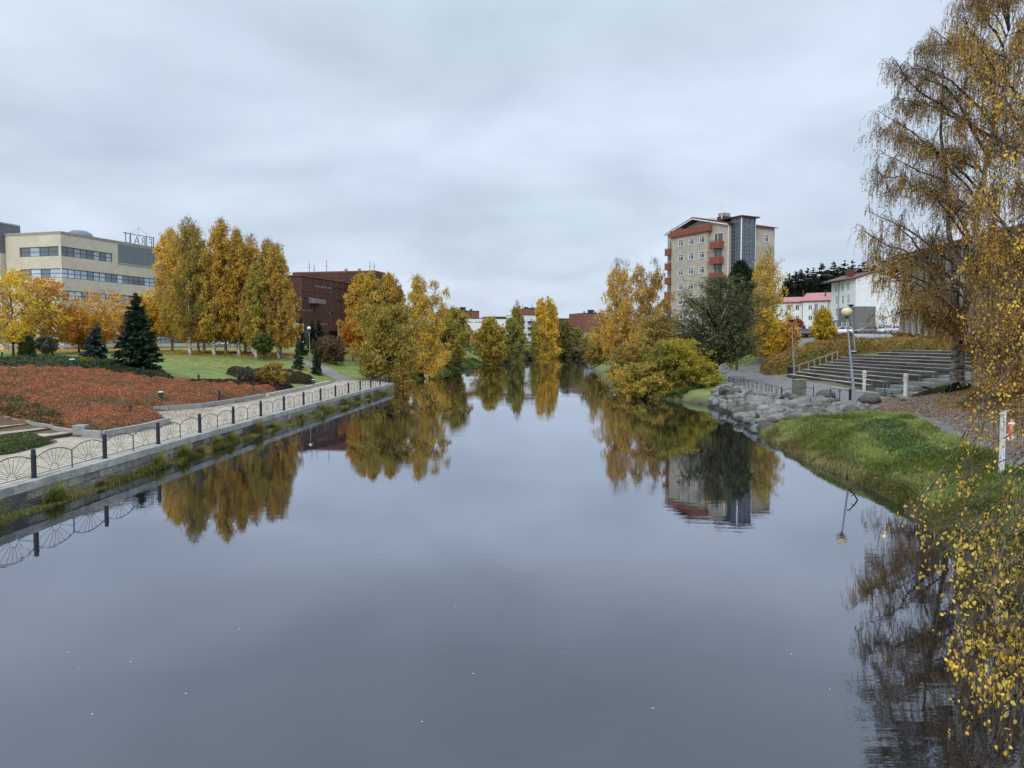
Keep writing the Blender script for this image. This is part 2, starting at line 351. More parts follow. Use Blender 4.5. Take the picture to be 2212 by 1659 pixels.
def ground_col(x, y, d):
    n1 = sn(x, y, .35, 1)[..., None]; n2 = sn(x, y, 1.4, 2)[..., None]
    g = np.array([.122, .155, .034]) * (1 - n1) + np.array([.165, .195, .05]) * n1
    c = g * (.85 + .3 * n2)
    def mixc(c, col, w): w = np.clip(w, 0, 1)[..., None]; return c * (1 - w) + np.array(col) * w
    # litter under the trees on the right slope
    path = np.interp(y, [15, 26, 33, 46, 55, 62], [15.5, 17.2, 19.8, 23.3, 27.5, 31])
    w = (y < 64) * (x > 0) * np.clip((x - path + .5) / 2.0, 0, 1) * (.55 + .6 * sn(x, y, 1.8, 5)) * np.interp(y, [22, 32, 40], [.45, .8, 1.0])
    c = mixc(c, (.17, .095, .045), w)
    w = (x > 12) * (y < 50) * np.clip(1 - abs(x - path) / 1.7, 0, 1) * .7
    c = mixc(c, (.15, .095, .05), w)
    # under the birches of the left bank, leaf fall by the office building
    w = np.clip((y - 112) / 2.5, 0, 1) * (x < -33) * (y < 150) * .85 * np.clip(sn(x, y, .9, 7) * 1.6, 0, 1)
    c = mixc(c, (.30, .19, .045), w * .8)
    # pale rough grass along the waterline
    w = np.clip(1 - (d - .1) / 1.6, 0, 1) * (d > -.5) * ((x > 0) | (y > WEND))
    c = mixc(c, (.075, .068, .03), w * .9)
    w = inpoly(x.ravel(), y.ravel(), [(14.5, 46), (17, 60), (17.4, 68), (21.8, 78), (22.6, 60), (25.5, 57.5), (25, 52), (22, 50), (18, 47)]).reshape(x.shape) * 1.0
    c = mixc(c, (.03, .026, .02), w)
    c = mixc(c, (.035, .028, .018), (d < .12) * 1.0)
    # planted beds and shrub ground
    w = (x < -21.5) * (x > -60) * (y < 74) * (y > 36) * 1.0
    c = mixc(c, (.085, .04, .025), w * (sn(x, y, .8, 3) * .3 + .7) * np.clip(((-21.5 - x) * .0 + 1), 0, 1))
    w = (x > 31) * (x < 52) * (y > 56) * (y < 97)
    c = mixc(c, (.10, .085, .06), w * .8)
    return c
dist = sdist(GX, GY).reshape(GX.shape)
gc = ground_col(GX, GY, dist).reshape(-1, 3)
me = arr_mesh('ground', np.stack([GX, GY, GZ], -1), [Q], gc, True)
M['ground'] = mat('ground', (1, 1, 1), .95, .26, .8, .8, 7, attr=True, fine=.42)
o = link('ground', me, None, M['ground']); tag(o, kind='structure')

# water
m, nt, b = new_mat('river_water'); N = nt.nodes; L = nt.links
for n_ in list(N):
    if n_.type != 'OUTPUT_MATERIAL': N.remove(n_)
tc = N.new('ShaderNodeTexCoord')
mp = N.new('ShaderNodeMapping'); mp.inputs['Scale'].default_value = (.45, 1.5, 1); L.new(tc.outputs['Object'], mp.inputs[0])
nz = N.new('ShaderNodeTexNoise'); nz.inputs['Scale'].default_value = 2.2; nz.inputs['Detail'].default_value = 3; L.new(mp.outputs[0], nz.inputs['Vector'])
nb = N.new('ShaderNodeTexNoise'); nb.inputs['Scale'].default_value = .09; nb.inputs['Detail'].default_value = 3; L.new(mp.outputs[0], nb.inputs['Vector'])
mk = N.new('ShaderNodeMapRange'); L.new(nb.outputs[0], mk.inputs[0]); mk.inputs[1].default_value = .42; mk.inputs[2].default_value = .68; mk.inputs[3].default_value = .12; mk.inputs[4].default_value = 1.0
bst = N.new('ShaderNodeMath'); bst.operation = 'MULTIPLY'; L.new(mk.outputs[0], bst.inputs[0]); bst.inputs[1].default_value = .075
bp = N.new('ShaderNodeBump'); bp.inputs['Distance'].default_value = .05; L.new(bst.outputs[0], bp.inputs['Strength']); L.new(nz.outputs[0], bp.inputs['Height'])
gl = N.new('ShaderNodeBsdfGlossy'); gl.inputs['Roughness'].default_value = .015; gl.inputs['Color'].default_value = (.895, .915, 1.0, 1); L.new(bp.outputs[0], gl.inputs['Normal'])
df = N.new('ShaderNodeBsdfDiffuse'); df.inputs['Color'].default_value = (.008, .009, .010, 1)
lw = N.new('ShaderNodeLayerWeight'); lw.inputs['Blend'].default_value = .5; L.new(bp.outputs[0], lw.inputs['Normal']); fr = N.new('ShaderNodeMath'); fr.operation = 'POWER'; L.new(lw.outputs['Facing'], fr.inputs[0]); fr.inputs[1].default_value = 2.65
ms = N.new('ShaderNodeMixShader'); L.new(fr.outputs[0], ms.inputs[0]); L.new(df.outputs[0], ms.inputs[1]); L.new(gl.outputs[0], ms.inputs[2])
L.new(ms.outputs[0], N['Material Output'].inputs['Surface'])
M['water'] = m
mb = MB(); mb.quad((-40, -70, 0), (110, -70, 0), (110, 365, 0), (-40, 365, 0)); tag(mb.build('river_water', m), kind='structure')

def loft(name, A, B, m_, off=.035, na=40, nc=6, kind='structure', flat=None, zmax=False):
    """sheet draped on the ground between two polylines A and B (world xy)"""
    def res(P):
        P = np.array(P, float); s = np.concatenate([[0], np.cumsum(np.hypot(*np.diff(P[:, :2], axis=0).T))]); s /= s[-1]
        t = np.linspace(0, 1, na); return np.stack([np.interp(t, s, P[:, 0]), np.interp(t, s, P[:, 1])], -1)
    a, b_ = res(A), res(B); t = np.linspace(0, 1, nc)[None, :, None]
    P = a[:, None] * (1 - t) + b_[:, None] * t
    Z = Hs(P[..., 0], P[..., 1]) + off if flat is None else np.full(P.shape[:2], flat)
    V = np.concatenate([P, Z[..., None]], -1); ii = np.arange(na * nc).reshape(na, nc)
    q = np.stack([ii[:-1, :-1], ii[:-1, 1:], ii[1:, 1:], ii[1:, :-1]], -1).reshape(-1, 4)
    o = link(name, arr_mesh(name, V, [q], None, True), None, m_)
    if kind: o['kind'] = kind
    return o
# riverside promenade, paved
mb = MB(); mb.prism(PROM, .70, .88); tag(mb.build('promenade', M['paver']), kind='structure')
loft('footpath', [(-20.9, 90.4), (-22.0, 96), (-26.5, 101), (-31.0, 109), (-37.8, 118), (-60, 124)], [(-15.6, 91), (-17.5, 96), (-22.2, 100.5), (-27.2, 107), (-33.6, 116.5), (-50, 128)], M['path_paver'], .045, 60, 6)
# right bank: gravel path, terrace, rising asphalt path, car park
pl = [(13.8, 8), (16.2, 25), (18.9, 33), (22.2, 45), (23.3, 50), (24.2, 55)]; pr = [(15.6, 8), (18.2, 24.6), (21.0, 32.5), (24.8, 44.5), (27.2, 49), (30.2, 54)]
loft('gravel_path', pl, pr, M['gravel_path'], .04, 60, 6)
loft('terrace_paving', [(24.2, 55), (22.3, 60.5), (22.6, 70), (23.0, 79), (24.0, 86)], [(30.2, 54), (31.0, 64), (31.0, 69), (32.6, 88), (34.0, 99)], M['asphalt'], .05, 60, 12)
loft('footpath', [(23.9, 85.9), (27.0, 97), (29.4, 106), (29.0, 114), (26.5, 122), (24, 130)], [(34.0, 98.9), (33.4, 106), (32.2, 113), (31.8, 118), (29.2, 127), (27, 135)], M['asphalt'], .06, 50, 8)
loft('footpath', [(32.6, 112), (36, 117), (40, 123), (46, 132), (50, 139)], [(34.6, 108), (38, 113), (43, 119), (49, 127), (54, 134)], M['asphalt'], .05, 40, 6)
loft('parking_lot', [(46, 138), (60, 141), (85, 135), (110, 130)], [(44, 175), (60, 186), (85, 184), (112, 180)], M['asphalt'], .08, 30, 14)
loft('parking_lot', [(-6, 372), (30, 376), (60, 372)], [(-8, 395), (30, 396), (62, 394)], M['asphalt'], .1, 12, 6)
# ------------------------------------------------------------------ vegetation
def tubes(P, R, k):
    """P (n,m,3), R (n,m): n tapered tubes of k sides"""
    n, m_, _ = P.shape
    T = np.gradient(P, axis=1); T /= np.linalg.norm(T, axis=2, keepdims=True) + 1e-9
    ref = np.where(np.abs(T[..., 2:3]) > .9, np.array([1., 0, 0]), np.array([0, 0, 1.]))
    A = np.cross(T, ref); A /= np.linalg.norm(A, axis=2, keepdims=True) + 1e-9; B = np.cross(T, A)
    an = np.arange(k) * 2 * PI / k
    V = P[:, :, None] + R[:, :, None, None] * (A[:, :, None] * np.cos(an)[:, None] + B[:, :, None] * np.sin(an)[:, None])
    i = np.arange(n * m_ * k).reshape(n, m_, k); j = np.roll(i, -1, axis=2)
    q = np.stack([i[:, :-1], j[:, :-1], j[:, 1:], i[:, 1:]], -1).reshape(-1, 4)
    return V.reshape(-1, 3), q
def merge(parts):
    V = []; Qs = []; o = 0
    for v, q in parts: V.append(v); Qs.append(q + o); o += len(v)
    return np.concatenate(V), np.concatenate(Qs)
def unit(v): return v / (np.linalg.norm(v, axis=-1, keepdims=True) + 1e-9)
def leaf_quads(c, size, axis=None, asp=.62, r=None, normal=None):
    """diamond leaves: centre c (n,3), size (n,), long axis (n,3) or random"""
    r = r or rng; n = len(c)
    u = unit(r.normal(size=(n, 3)) if axis is None else axis + r.normal(size=(n, 3)) * .35)
    w = r.normal(size=(n, 3)) if normal is None else normal
    v = unit(np.cross(u, w))
    s = np.asarray(size)[:, None] * .5 * np.ones((n, 1))
    V = np.stack([c - u * s, c + v * s * asp - u * s * .15, c + u * s, c - v * s * asp - u * s * .15], 1).reshape(-1, 3)
    return V, np.arange(4 * n).reshape(n, 4)
def palette_cols(pal, sel, jit, r):
    pal = np.array(pal); s = np.clip(sel, 0, .9999) * (len(pal) - 1); i = s.astype(int); f = (s - i)[:, None]
    c = pal[i] * (1 - f) + pal[np.minimum(i + 1, len(pal) - 1)] * f
    return c * r.uniform(1 - jit, 1 + jit, (len(c), 1))
GOLD = (.66, .41, .055); AMBER = (.56, .32, .055); OLIVE = (.38, .30, .05); GREENY = (.23, .235, .045); BROWN = (.33, .20, .075); YEL = (.70, .48, .04); ORNG = (.58, .22, .035); DGRN = (.040, .060, .022); RED = (.32, .07, .035)
SHAPES = {
    'column': lambda t: np.minimum(1, (t * 5 + .35)) * np.power(np.clip(1 - t, 0, 1), .55) * (1 + .12 * np.sin(t * 9)),
    'birch': lambda t: np.minimum(1, (t * 3.2 + .5)) * np.power(np.clip(1 - t ** 1.9, 0, 1), .70),
    'round': lambda t: np.sqrt(np.clip(1 - np.abs(2 * t - .95) ** 2.2, .02, 1)),
    'dome': lambda t: np.power(np.clip(1 - t ** 2.0, 0, 1), .55) * np.minimum(1, t * 3 + .75),
    'cone': lambda t: np.clip(1 - t, 0, 1) ** .8,
}
def grow(seed, Ht, R, shape='birch', base=.15, nl=40, ns=6, nt=5, nlf=8, leaf=.2, droop=.8, twig=1.0, pal=(GOLD, OLIVE), bare=.25, rise=.9, trunk_r=None, stems=1, wood_k=6, twigwood=0, lean=(0, 0), bark=(1, 1, 1), limb_bark=(.5, .42, .38), jit=.28, tips=None, hexa=False, asp=.7, sub=.34, wander=.03, low=0.0, clump=1.0):
    r = np.random.default_rng(seed); trunk_r = trunk_r or Ht * .012
    zc0 = Ht * base; wood = []; wcol = []
    def addw(P, Rr, k, col):
        v, q = tubes(P, Rr, k); wood.append((v, q)); wcol.append(np.tile(np.array(col), (len(v), 1)))
    # trunks
    mt = 12; TR = []
    for s in range(stems):
        t = np.linspace(0, 1, mt); off = (r.uniform(-1, 1, 2) * R * .28 if stems > 1 else np.zeros(2)) * (1 if s or stems > 1 else 0)
        w = np.cumsum(r.normal(size=(mt, 2)) * Ht * wander * .35, axis=0); w -= w[0]
        hh = Ht * (r.uniform(.86, 1.0) if s else .985)
        P = np.stack([w[:, 0] * t + off[0] * t ** 1.1 + lean[0] * t + (off[0] * .12), w[:, 1] * t + off[1] * t ** 1.1 + lean[1] * t + off[1] * .12, t * hh], -1); P[0, 2] = -.25
        rad = trunk_r * (1 - s * .15 / max(1, stems)) * (np.power(1 - t, .8) * .95 + .05); rad[0] *= 1.45
        addw(P[None], rad[None], wood_k + 2, bark); TR.append(P)
    def on_trunk(P, z): return np.stack([np.interp(z, P[:, 2], P[:, 0]), np.interp(z, P[:, 2], P[:, 1]), z], -1)
    # limbs
    if tips is None:
        tt = (np.arange(nl) + r.uniform(0, 1, nl)) / nl; tt = tt ** .92
        az = np.arange(nl) * 2.39996 + r.uniform(-.5, .5, nl)
        rr = R * SHAPES[shape](tt) * r.uniform(.5, 1.14, nl)
        if low: rr = rr * 1.0
        st = r.integers(0, stems, nl)
        cen = np.stack([on_trunk(TR[s], np.array([zc0 + a * (Ht * .97 - zc0)]))[0] for s, a in zip(st, tt)])
        tip = cen + np.stack([np.cos(az) * rr, np.sin(az) * rr, np.zeros(nl)], -1)
        zo = np.clip(tip[:, 2] - rise * rr, Ht * min(base, .12) + .15, None) * 1.0
        zo = np.minimum(zo, tip[:, 2] - .02 * Ht)
        zo = np.maximum(zo, .1)
        org = np.stack([on_trunk(TR[s], np.array([z]))[0] for s, z in zip(st, zo)])
    else:
        tip = np.array(tips, float); nl = len(tip); d = np.hypot(tip[:, 0], tip[:, 1]); zo = np.clip(tip[:, 2] - rise * d, Ht * .13, Ht * .93); org = np.stack([on_trunk(TR[0], np.array([z]))[0] for z in zo])
    ms = 7; s_ = np.linspace(0, 1, ms)[None, :, None]
    Lh = np.linalg.norm(tip - org, axis=1)[:, None, None]
    P = org[:, None] * (1 - s_) + tip[:, None] * s_
    P[..., 2] += (np.sin(s_[..., 0] * PI) * Lh[..., 0] * .13)
    P += r.normal(size=P.shape) * Lh * .022 * np.sin(s_ * PI) + (r.normal(size=(nl, 1, 3)) * Lh * .07 * np.sin(s_ * PI) if tips is not None else 0)
    rl = (trunk_r * .34 * np.clip(Lh[:, 0] / (R * 1.1), .25, 1.1)) * (1 - s_[0, :, 0] * .85)[None]
    addw(P, rl, max(4, wood_k - 1), limb_bark)
    # sub-branches
    si = np.repeat(np.arange(nl), ns); n2 = len(si); sa = r.uniform(.22, 1.0, n2)
    f = sa * (ms - 1); i0 = np.clip(f.astype(int), 0, ms - 2); fr_ = (f - i0)[:, None]
    S0 = P[si, i0] * (1 - fr_) + P[si, i0 + 1] * fr_
    ld = unit(tip - org)[si]
    dd = unit(ld * .8 + r.normal(size=(n2, 3)) * .75 + np.array([0, 0, .25]))
    sl = (R * sub * r.uniform(.5, 1.15, n2) * (1.1 - .45 * sa))[:, None]
    S1 = S0 + dd * sl
    S1[:, 2] = np.minimum(S1[:, 2], Ht * 1.01)
    u3 = np.linspace(0, 1, 4)[None, :, None]
    PS = S0[:, None] * (1 - u3) + S1[:, None] * u3; PS[..., 2] += np.sin(u3[..., 0] * PI) * sl * .1
    PS += r.normal(size=PS.shape) * sl[:, None] * .04
    rs = (trunk_r * .085 * np.ones((n2, 1))) * (1 - u3[0, :, 0] * .75)[None]
    addw(PS, rs, 3, limb_bark)
    # twigs
    ti = np.repeat(np.arange(n2), nt); n3 = len(ti); ta = r.uniform(.15, 1, n3)[:, None]
    T0 = S0[ti] * (1 - ta) + S1[ti] * ta
    td = r.normal(size=(n3, 3)); td[:, 2] *= .6; td = unit(td + ld[np.repeat(np.arange(nl), ns)[ti] * 0 + ti] * .5)
    tl = (twig * r.uniform(.45, 1.25, n3))[:, None]
    T1 = T0 + (td * (1 - droop) + np.array([0, 0, -1]) * droop + td * .22 * droop) * tl
    Tm = (T0 + T1) / 2 + td * tl * .16
    T1[:, 2] = np.maximum(T1[:, 2], low)
    if twigwood:
        sel = r.uniform(size=n3) < twigwood
        PT = np.stack([T0, Tm, T1], 1)[sel]; RT = np.ones((len(PT), 3)) * np.array([1, .8, .5]) * trunk_r * .045
        addw(PT, np.clip(RT, .004, .0085 if tips is not None else .02), 3, limb_bark)
    # leaves, fewer towards the top and tips
    tn = (T0[:, 2] - zc0) / (Ht - zc0)
    clus = sn(T0[:, 0] * 1.0 + T0[:, 2] * .35, T0[:, 1] * 1.0 - T0[:, 2] * .6, 3.2 / R * clump, seed + 3)
    keep = 1 - bare * np.clip(tn * 1.2 - .1, 0, 1) - .45 * (bare > .3) * np.clip((tn - .82) / .15, 0, 1) - .5 * np.clip(.35 - clus, 0, 1)
    li = np.repeat(np.arange(n3), nlf); kp = r.uniform(size=len(li)) < keep[li]; li = li[kp]
    la = np.sqrt(r.uniform(.02, 1, len(li)))[:, None]
    c = (1 - la) ** 2 * T0[li] + 2 * la * (1 - la) * Tm[li] + la ** 2 * T1[li]
    c += r.normal(size=c.shape) * leaf * .42
    sz = leaf * r.uniform(.6, 1.25, len(c))
    ax = np.tile(np.array([0, 0, -1.]), (len(c), 1)) if droop > .5 else None
    V, q = leaf_quads(c, sz, ax, asp, r)
    selc = np.clip(clus[li] * .75 + r.uniform(-.28, .38, len(li)) + .06 * r.normal(size=n3)[li], 0, 1)
    cc = palette_cols(pal, selc, jit, r)
    Vw, qw = merge(wood)
    if hexa:      # real birch leaf outline, folded along the midrib
        u = unit(np.array([0, 0, -1.]) + r.normal(size=c.shape) * .55); w = r.normal(size=c.shape); v = unit(np.cross(u, w)); nn = np.cross(u, v); s = (sz * .5)[:, None]; k = r.uniform(.05, .45, (len(c), 1))
        P_ = lambda a, b_, e: c + u * s * a + v * s * b_ + nn * s * e * k
        V = np.stack([P_(-1, 0, 0), P_(-.62, .62, 1), P_(-.05, .68, 1), P_(1, 0, 0), P_(-.05, -.68, 1), P_(-.62, -.62, 1)], 1).reshape(-1, 3); i6 = np.arange(len(c))[:, None] * 6
        q = np.concatenate([i6 + np.array([[0, 1, 2, 3]]), i6 + np.array([[0, 3, 4, 5]])]); return (Vw, qw, np.concatenate(wcol)), (V, q, np.repeat(cc, 6, axis=0))
    return (Vw, qw, np.concatenate(wcol)), (V, q, np.repeat(cc, 4, axis=0))
def spruce(seed, Ht, R, n_wh=22, nb=9, size=.34, full=0, pal=((.014, .028, .014), (.028, .048, .018)), base=.03, droop=.25, bent=0):
    size0 = size; r = np.random.default_rng(seed); parts = []; C_ = []; A_ = []; S_ = []
    t = np.linspace(0, 1, 8); tp = np.stack([bent * t ** 3 * R, t * 0, t * Ht], -1); tp[0, 2] = -.2
    parts.append(tubes(tp[None], (Ht * .014 * (1 - t * .92))[None], 6)); br = []
    for w in range(n_wh):
        tw = base + (1 - base) * (w / n_wh) ** .95 + r.uniform(-.012, .012)
        L = R * (min(1, (1 - tw) * full) ** .85 if full else (1 - tw) ** .85) + .12; size = size0 * (.4 + .6 * min(1, 2.2 * (1 - tw)))
        for k in range(nb if tw < .8 else nb - 3):
            az = r.uniform(0, 2 * PI); l = L * r.uniform(.68, 1.14)
            z = tw * Ht + r.uniform(-.3, .3) * Ht / n_wh
            ox = np.interp(z, tp[:, 2], tp[:, 0]); dr = np.array([math.cos(az), math.sin(az), 0])
            o0 = np.array([ox, 0, z]); s = np.linspace(0, 1, 5)[:, None]
            P = o0 + dr * l * s + np.array([0, 0, 1.]) * (l * (-droop * s ** 1.2 + .16 * s ** 3 + (.35 * tw) * s))
            br.append(P)
            ns_ = max(6, int(l / size * 7)); a = r.uniform(.06, 1.02, ns_)[:, None]
            f = a * 4; i = np.clip(f.astype(int), 0, 3)[:, 0]; q = f - i[:, None]
            c = P[i] * (1 - q) + P[i + 1] * q
            side = np.cross(dr, [0, 0, 1.]) * r.choice([-1, 1], ns_)[:, None]
            c = c + side * (1 - a * .75) * l * .28 * r.uniform(0, 1, (ns_, 1)); c[:, 2] -= r.uniform(0, .5, ns_) * size
            ax = unit(dr * .8 + side * .7 + np.array([0, 0, -.35]) + r.normal(size=(ns_, 3)) * .15)
            C_.append(c); A_.append(ax); S_.append(size * r.uniform(.7, 1.3, ns_))
    br = np.array(br); parts.append(tubes(br, np.tile(np.array([.02, .016, .012, .008, .004]) * Ht / 7, (len(br), 1)), 3))
    C_ = np.concatenate(C_); A_ = np.concatenate(A_); S_ = np.concatenate(S_)
    V, q = leaf_quads(C_, S_ * 1.25, A_, .42, r)
    cc = palette_cols(pal, r.uniform(0, 1, len(C_)), .3, r)
    Vw, qw = merge(parts)
    return (Vw, qw, np.tile([.8, .7, .6], (len(Vw), 1))), (V, q, np.repeat(cc, 4, axis=0))
def plant_mesh(name, data, label, cat, loc, group=None, bark='bark', leafm='leaf', woodname='trunk', leafname='crown', rz=0.0):
    (Vw, qw, cw), (V, q, c) = data
    t = thing(name, label, cat, loc, rz, group)
    link(woodname, arr_mesh(woodname, Vw, [qw], cw, True), t, M[bark])
    link(leafname, arr_mesh(leafname, V, [q], c), t, M[leafm])
    return t
def place(px, py=None, Y=None):
    if Y is None: return ground(px, py)
    d = ray(px, HZ); x = d[0] / d[1] * Y; return np.array([x, Y, H(x, Y)])
SEED = [100]
WK = {'birch': 1.46, 'dome': 1.1, 'maple': 1.12, 'round': 1.1}
def tree(kind, label, px, top, w, py=None, Y=None, group=None, name=None, cat='tree', **kw):
    """a tree whose base stands at pixel (px, py) of the ground or at depth Y; top pixel row and half width in pixels give its size"""
    p = place(px, py, Y); SEED[0] += 1
    Ht = at(px, top, p[1])[2] - p[2]; R = w * p[1] / FPX * WK.get(kind, 1)
    if kind == 'spruce':
        return plant_mesh(name or 'spruce_tree', spruce(SEED[0], Ht, R, **kw), label, cat, p, group, 'bark', 'needle')
    D = dict(KINDS[kind]); D.update(kw); bark = D.pop('barkm', 'bark'); lf = D.pop('lf', .0023)
    D.setdefault('leaf', lf * p[1])
    if 'twig' not in D: D['twig'] = D.pop('tw', .16) * min(Ht, 3 * R) * .75
    else: D.pop('tw', 0)
    nm = name or D.pop('nm', 'tree'); D.pop('nm', None)
    return plant_mesh(nm, grow(SEED[0], Ht, R, **D), label, cat, p, group, bark)
KINDS = {
    'birch': dict(nm='birch_tree', shape='birch', base=.2, nl=66, ns=8, nt=6, nlf=9, droop=.85, tw=.14, pal=(GREENY, OLIVE, GOLD, GOLD, AMBER), bare=.45, rise=1.3, barkm='birch_bark', lf=.0021, trunk_r=.20, twigwood=.6),
    'round': dict(nm='tree', shape='round', base=.1, nl=46, ns=7, nt=6, nlf=8, droop=.25, tw=.15, pal=(OLIVE, OLIVE, GOLD, OLIVE, GREENY), bare=.05, rise=.7, lf=.0022, trunk_r=.16, limb_bark=(.7, .65, .6)),
    'dome': dict(nm='shrub', shape='dome', base=.02, nl=34, ns=6, nt=6, nlf=8, droop=.2, tw=.16, pal=(OLIVE, GOLD, OLIVE, GREENY), bare=.05, rise=.6, lf=.0021, trunk_r=.09, stems=3),
    'maple': dict(nm='maple_tree', shape='round', base=.22, nl=34, ns=6, nt=6, nlf=8, droop=.15, tw=.16, pal=(OLIVE, YEL, GOLD, AMBER), bare=.15, rise=.7, lf=.0026, trunk_r=.15, limb_bark=(.6, .55, .5)),
}
def polydist(x, y, poly):
    best = np.full(len(x), 1e9); P = np.array(poly, float); Q_ = np.roll(P, -1, axis=0)
    for (ax, ay), (bx, by) in zip(P, Q_):
        dx, dy = bx - ax, by - ay; t = np.clip(((x - ax) * dx + (y - ay) * dy) / (dx * dx + dy * dy + 1e-9), 0, 1)
        best = np.minimum(best, np.hypot(x - ax - t * dx, y - ay - t * dy))
    return best
def sample(poly, n, r):
    P = np.array(poly, float); lo, hi = P.min(0), P.max(0); X = []; Y_ = []; c = 0
    while c < n:
        x = r.uniform(lo[0], hi[0], n * 2); y = r.uniform(lo[1], hi[1], n * 2); k = inpoly(x, y, poly); X.append(x[k]); Y_.append(y[k]); c += k.sum()
    return np.concatenate(X)[:n], np.concatenate(Y_)[:n]
def mass(name, label, cat, poly, h, n, leaf, pal, kind=None, edge=.8, lump=.35, ls=1.0, asp=.6, up=.35, seed=1, group=None, mat_='leaf', jit=.3, depth=.75, stems=0, cellsc=1.0, shell=True):
    """planting that fills a ground polygon: leaves follow a lumpy canopy surface over the terrain, with a closed shell under it in darkened leaf colour"""
    r = np.random.default_rng(seed); x, y = sample(poly, n, r)
    def hh(x, y): e = np.clip(polydist(x, y, poly) / edge, 0, 1); return h * (e * (2 - e)) ** .5 * (1 - lump + lump * 2 * (sn(x, y, 1.6 * ls, seed) * .6 + sn(x, y, 4.5 * ls, seed + 1) * .4))
    hc = hh(x, y); a = 1 - depth * r.uniform(0, 1, n) ** 2.2
    z = Hs(x, y) + hc * a
    c = np.stack([x, y, z], -1); ax = unit(np.stack([r.normal(size=n), r.normal(size=n), np.abs(r.normal(size=n)) * up + up * .3], -1))
    V, q = leaf_quads(c, leaf * r.uniform(.6, 1.3, n), ax, asp, r)
    sel = np.clip(sn(x, y, .9 * cellsc, seed + 7) * .8 + r.uniform(-.3, .35, n), 0, 1)
    cc = palette_cols(pal, sel, jit, r)
    me_ = arr_mesh(name, V, [q], np.repeat(cc, 4, axis=0))
    o = link(name, me_, None, M[mat_])
    if shell:
        P = np.array(poly, float); lo, hi = P.min(0), P.max(0); st = max(.35, min(hi - lo) / 40)
        xs = np.arange(lo[0], hi[0] + st, st); ys = np.arange(lo[1], hi[1] + st, st); X, Y_ = np.meshgrid(xs, ys)
        ins = inpoly(X.ravel(), Y_.ravel(), poly).reshape(X.shape)
        Z = Hs(X, Y_) + np.where(ins, hh(X.ravel(), Y_.ravel()).reshape(X.shape) * .72, -.15)
        ii = np.arange(X.size).reshape(X.shape); k = ins[:-1, :-1] | ins[1:, :-1] | ins[1:, 1:] | ins[:-1, 1:]
        qq = np.stack([ii[:-1, :-1], ii[:-1, 1:], ii[1:, 1:], ii[1:, :-1]], -1)[k]
        base = np.array(pal).mean(0) * .42  # mean leaf colour darkened for the closed shell below the canopy
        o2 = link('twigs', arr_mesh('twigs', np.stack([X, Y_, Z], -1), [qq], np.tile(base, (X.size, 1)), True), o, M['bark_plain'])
    tag(o, label, cat, group, kind)
    return o
M['bark_plain'] = mat('bark_plain', (1, 1, 1), .95, .35, 5, .8, 12, attr=True)
def grass(name, label, poly, n, hgt, pal, wid=.02, seed=3, kind='stuff', flop=.8, cell=.8, parent=None, per=12, spread=.10):
    """tufts of arching blades, per blades to a tuft"""
    r = np.random.default_rng(seed); nt_ = max(1, n // per); tx, ty = sample(poly, nt_, r); ti = np.repeat(np.arange(nt_), per); n = len(ti)
    x = tx[ti] + r.normal(size=n) * spread; y = ty[ti] + r.normal(size=n) * spread; z = np.maximum(Hs(x, y), -.06) - .02
    taz = sn(tx, ty, .5, seed) * 9 + r.normal(size=nt_) * .6; az = taz[ti] + r.normal(size=n) * .55
    ts = (.45 + 1.0 * sn(tx, ty, 1.3, seed + 1)) * r.uniform(.6, 1.3, nt_); l = hgt * r.uniform(.5, 1.2, n) * ts[ti]
    d = np.stack([np.cos(az), np.sin(az), np.zeros(n)], -1); s = np.stack([-np.sin(az), np.cos(az), np.zeros(n)], -1) * wid * .5 * r.uniform(.7, 1.4, (n, 1))
    b = np.stack([x, y, z], -1); L_ = l[:, None]; fl = flop * r.uniform(.3, 1.2, (n, 1)); up = np.array([0, 0, 1.])
    m1 = b + up * L_ * .6 + d * L_ * .25 * fl; t = b + up * L_ * (1 - .35 * fl) + d * L_ * .85 * fl
    V = np.stack([b - s, b + s, m1 + s * .8, m1 - s * .8, t], 1).reshape(-1, 3); i = np.arange(n)[:, None] * 5
    tsel = np.clip(.15 + sn(tx, ty, cell * 1.6, seed + 5) * .6 + r.normal(size=nt_) * .22, 0, 1); sel = np.clip(tsel[ti] + r.uniform(-.15, .15, n), 0, 1)
    cc = palette_cols(pal, sel, .22, r) * (r.uniform(.58, 1.4, nt_)[ti])[:, None]
    me_ = arr_mesh(name, V, [i + np.array([[0, 1, 2, 3]]), i + np.array([[3, 2, 4]])], np.repeat(cc, 5, axis=0))
    o = link(name, me_, parent, M['blade'])
    if parent is None: tag(o, label, 'grass', kind=kind)
    return o
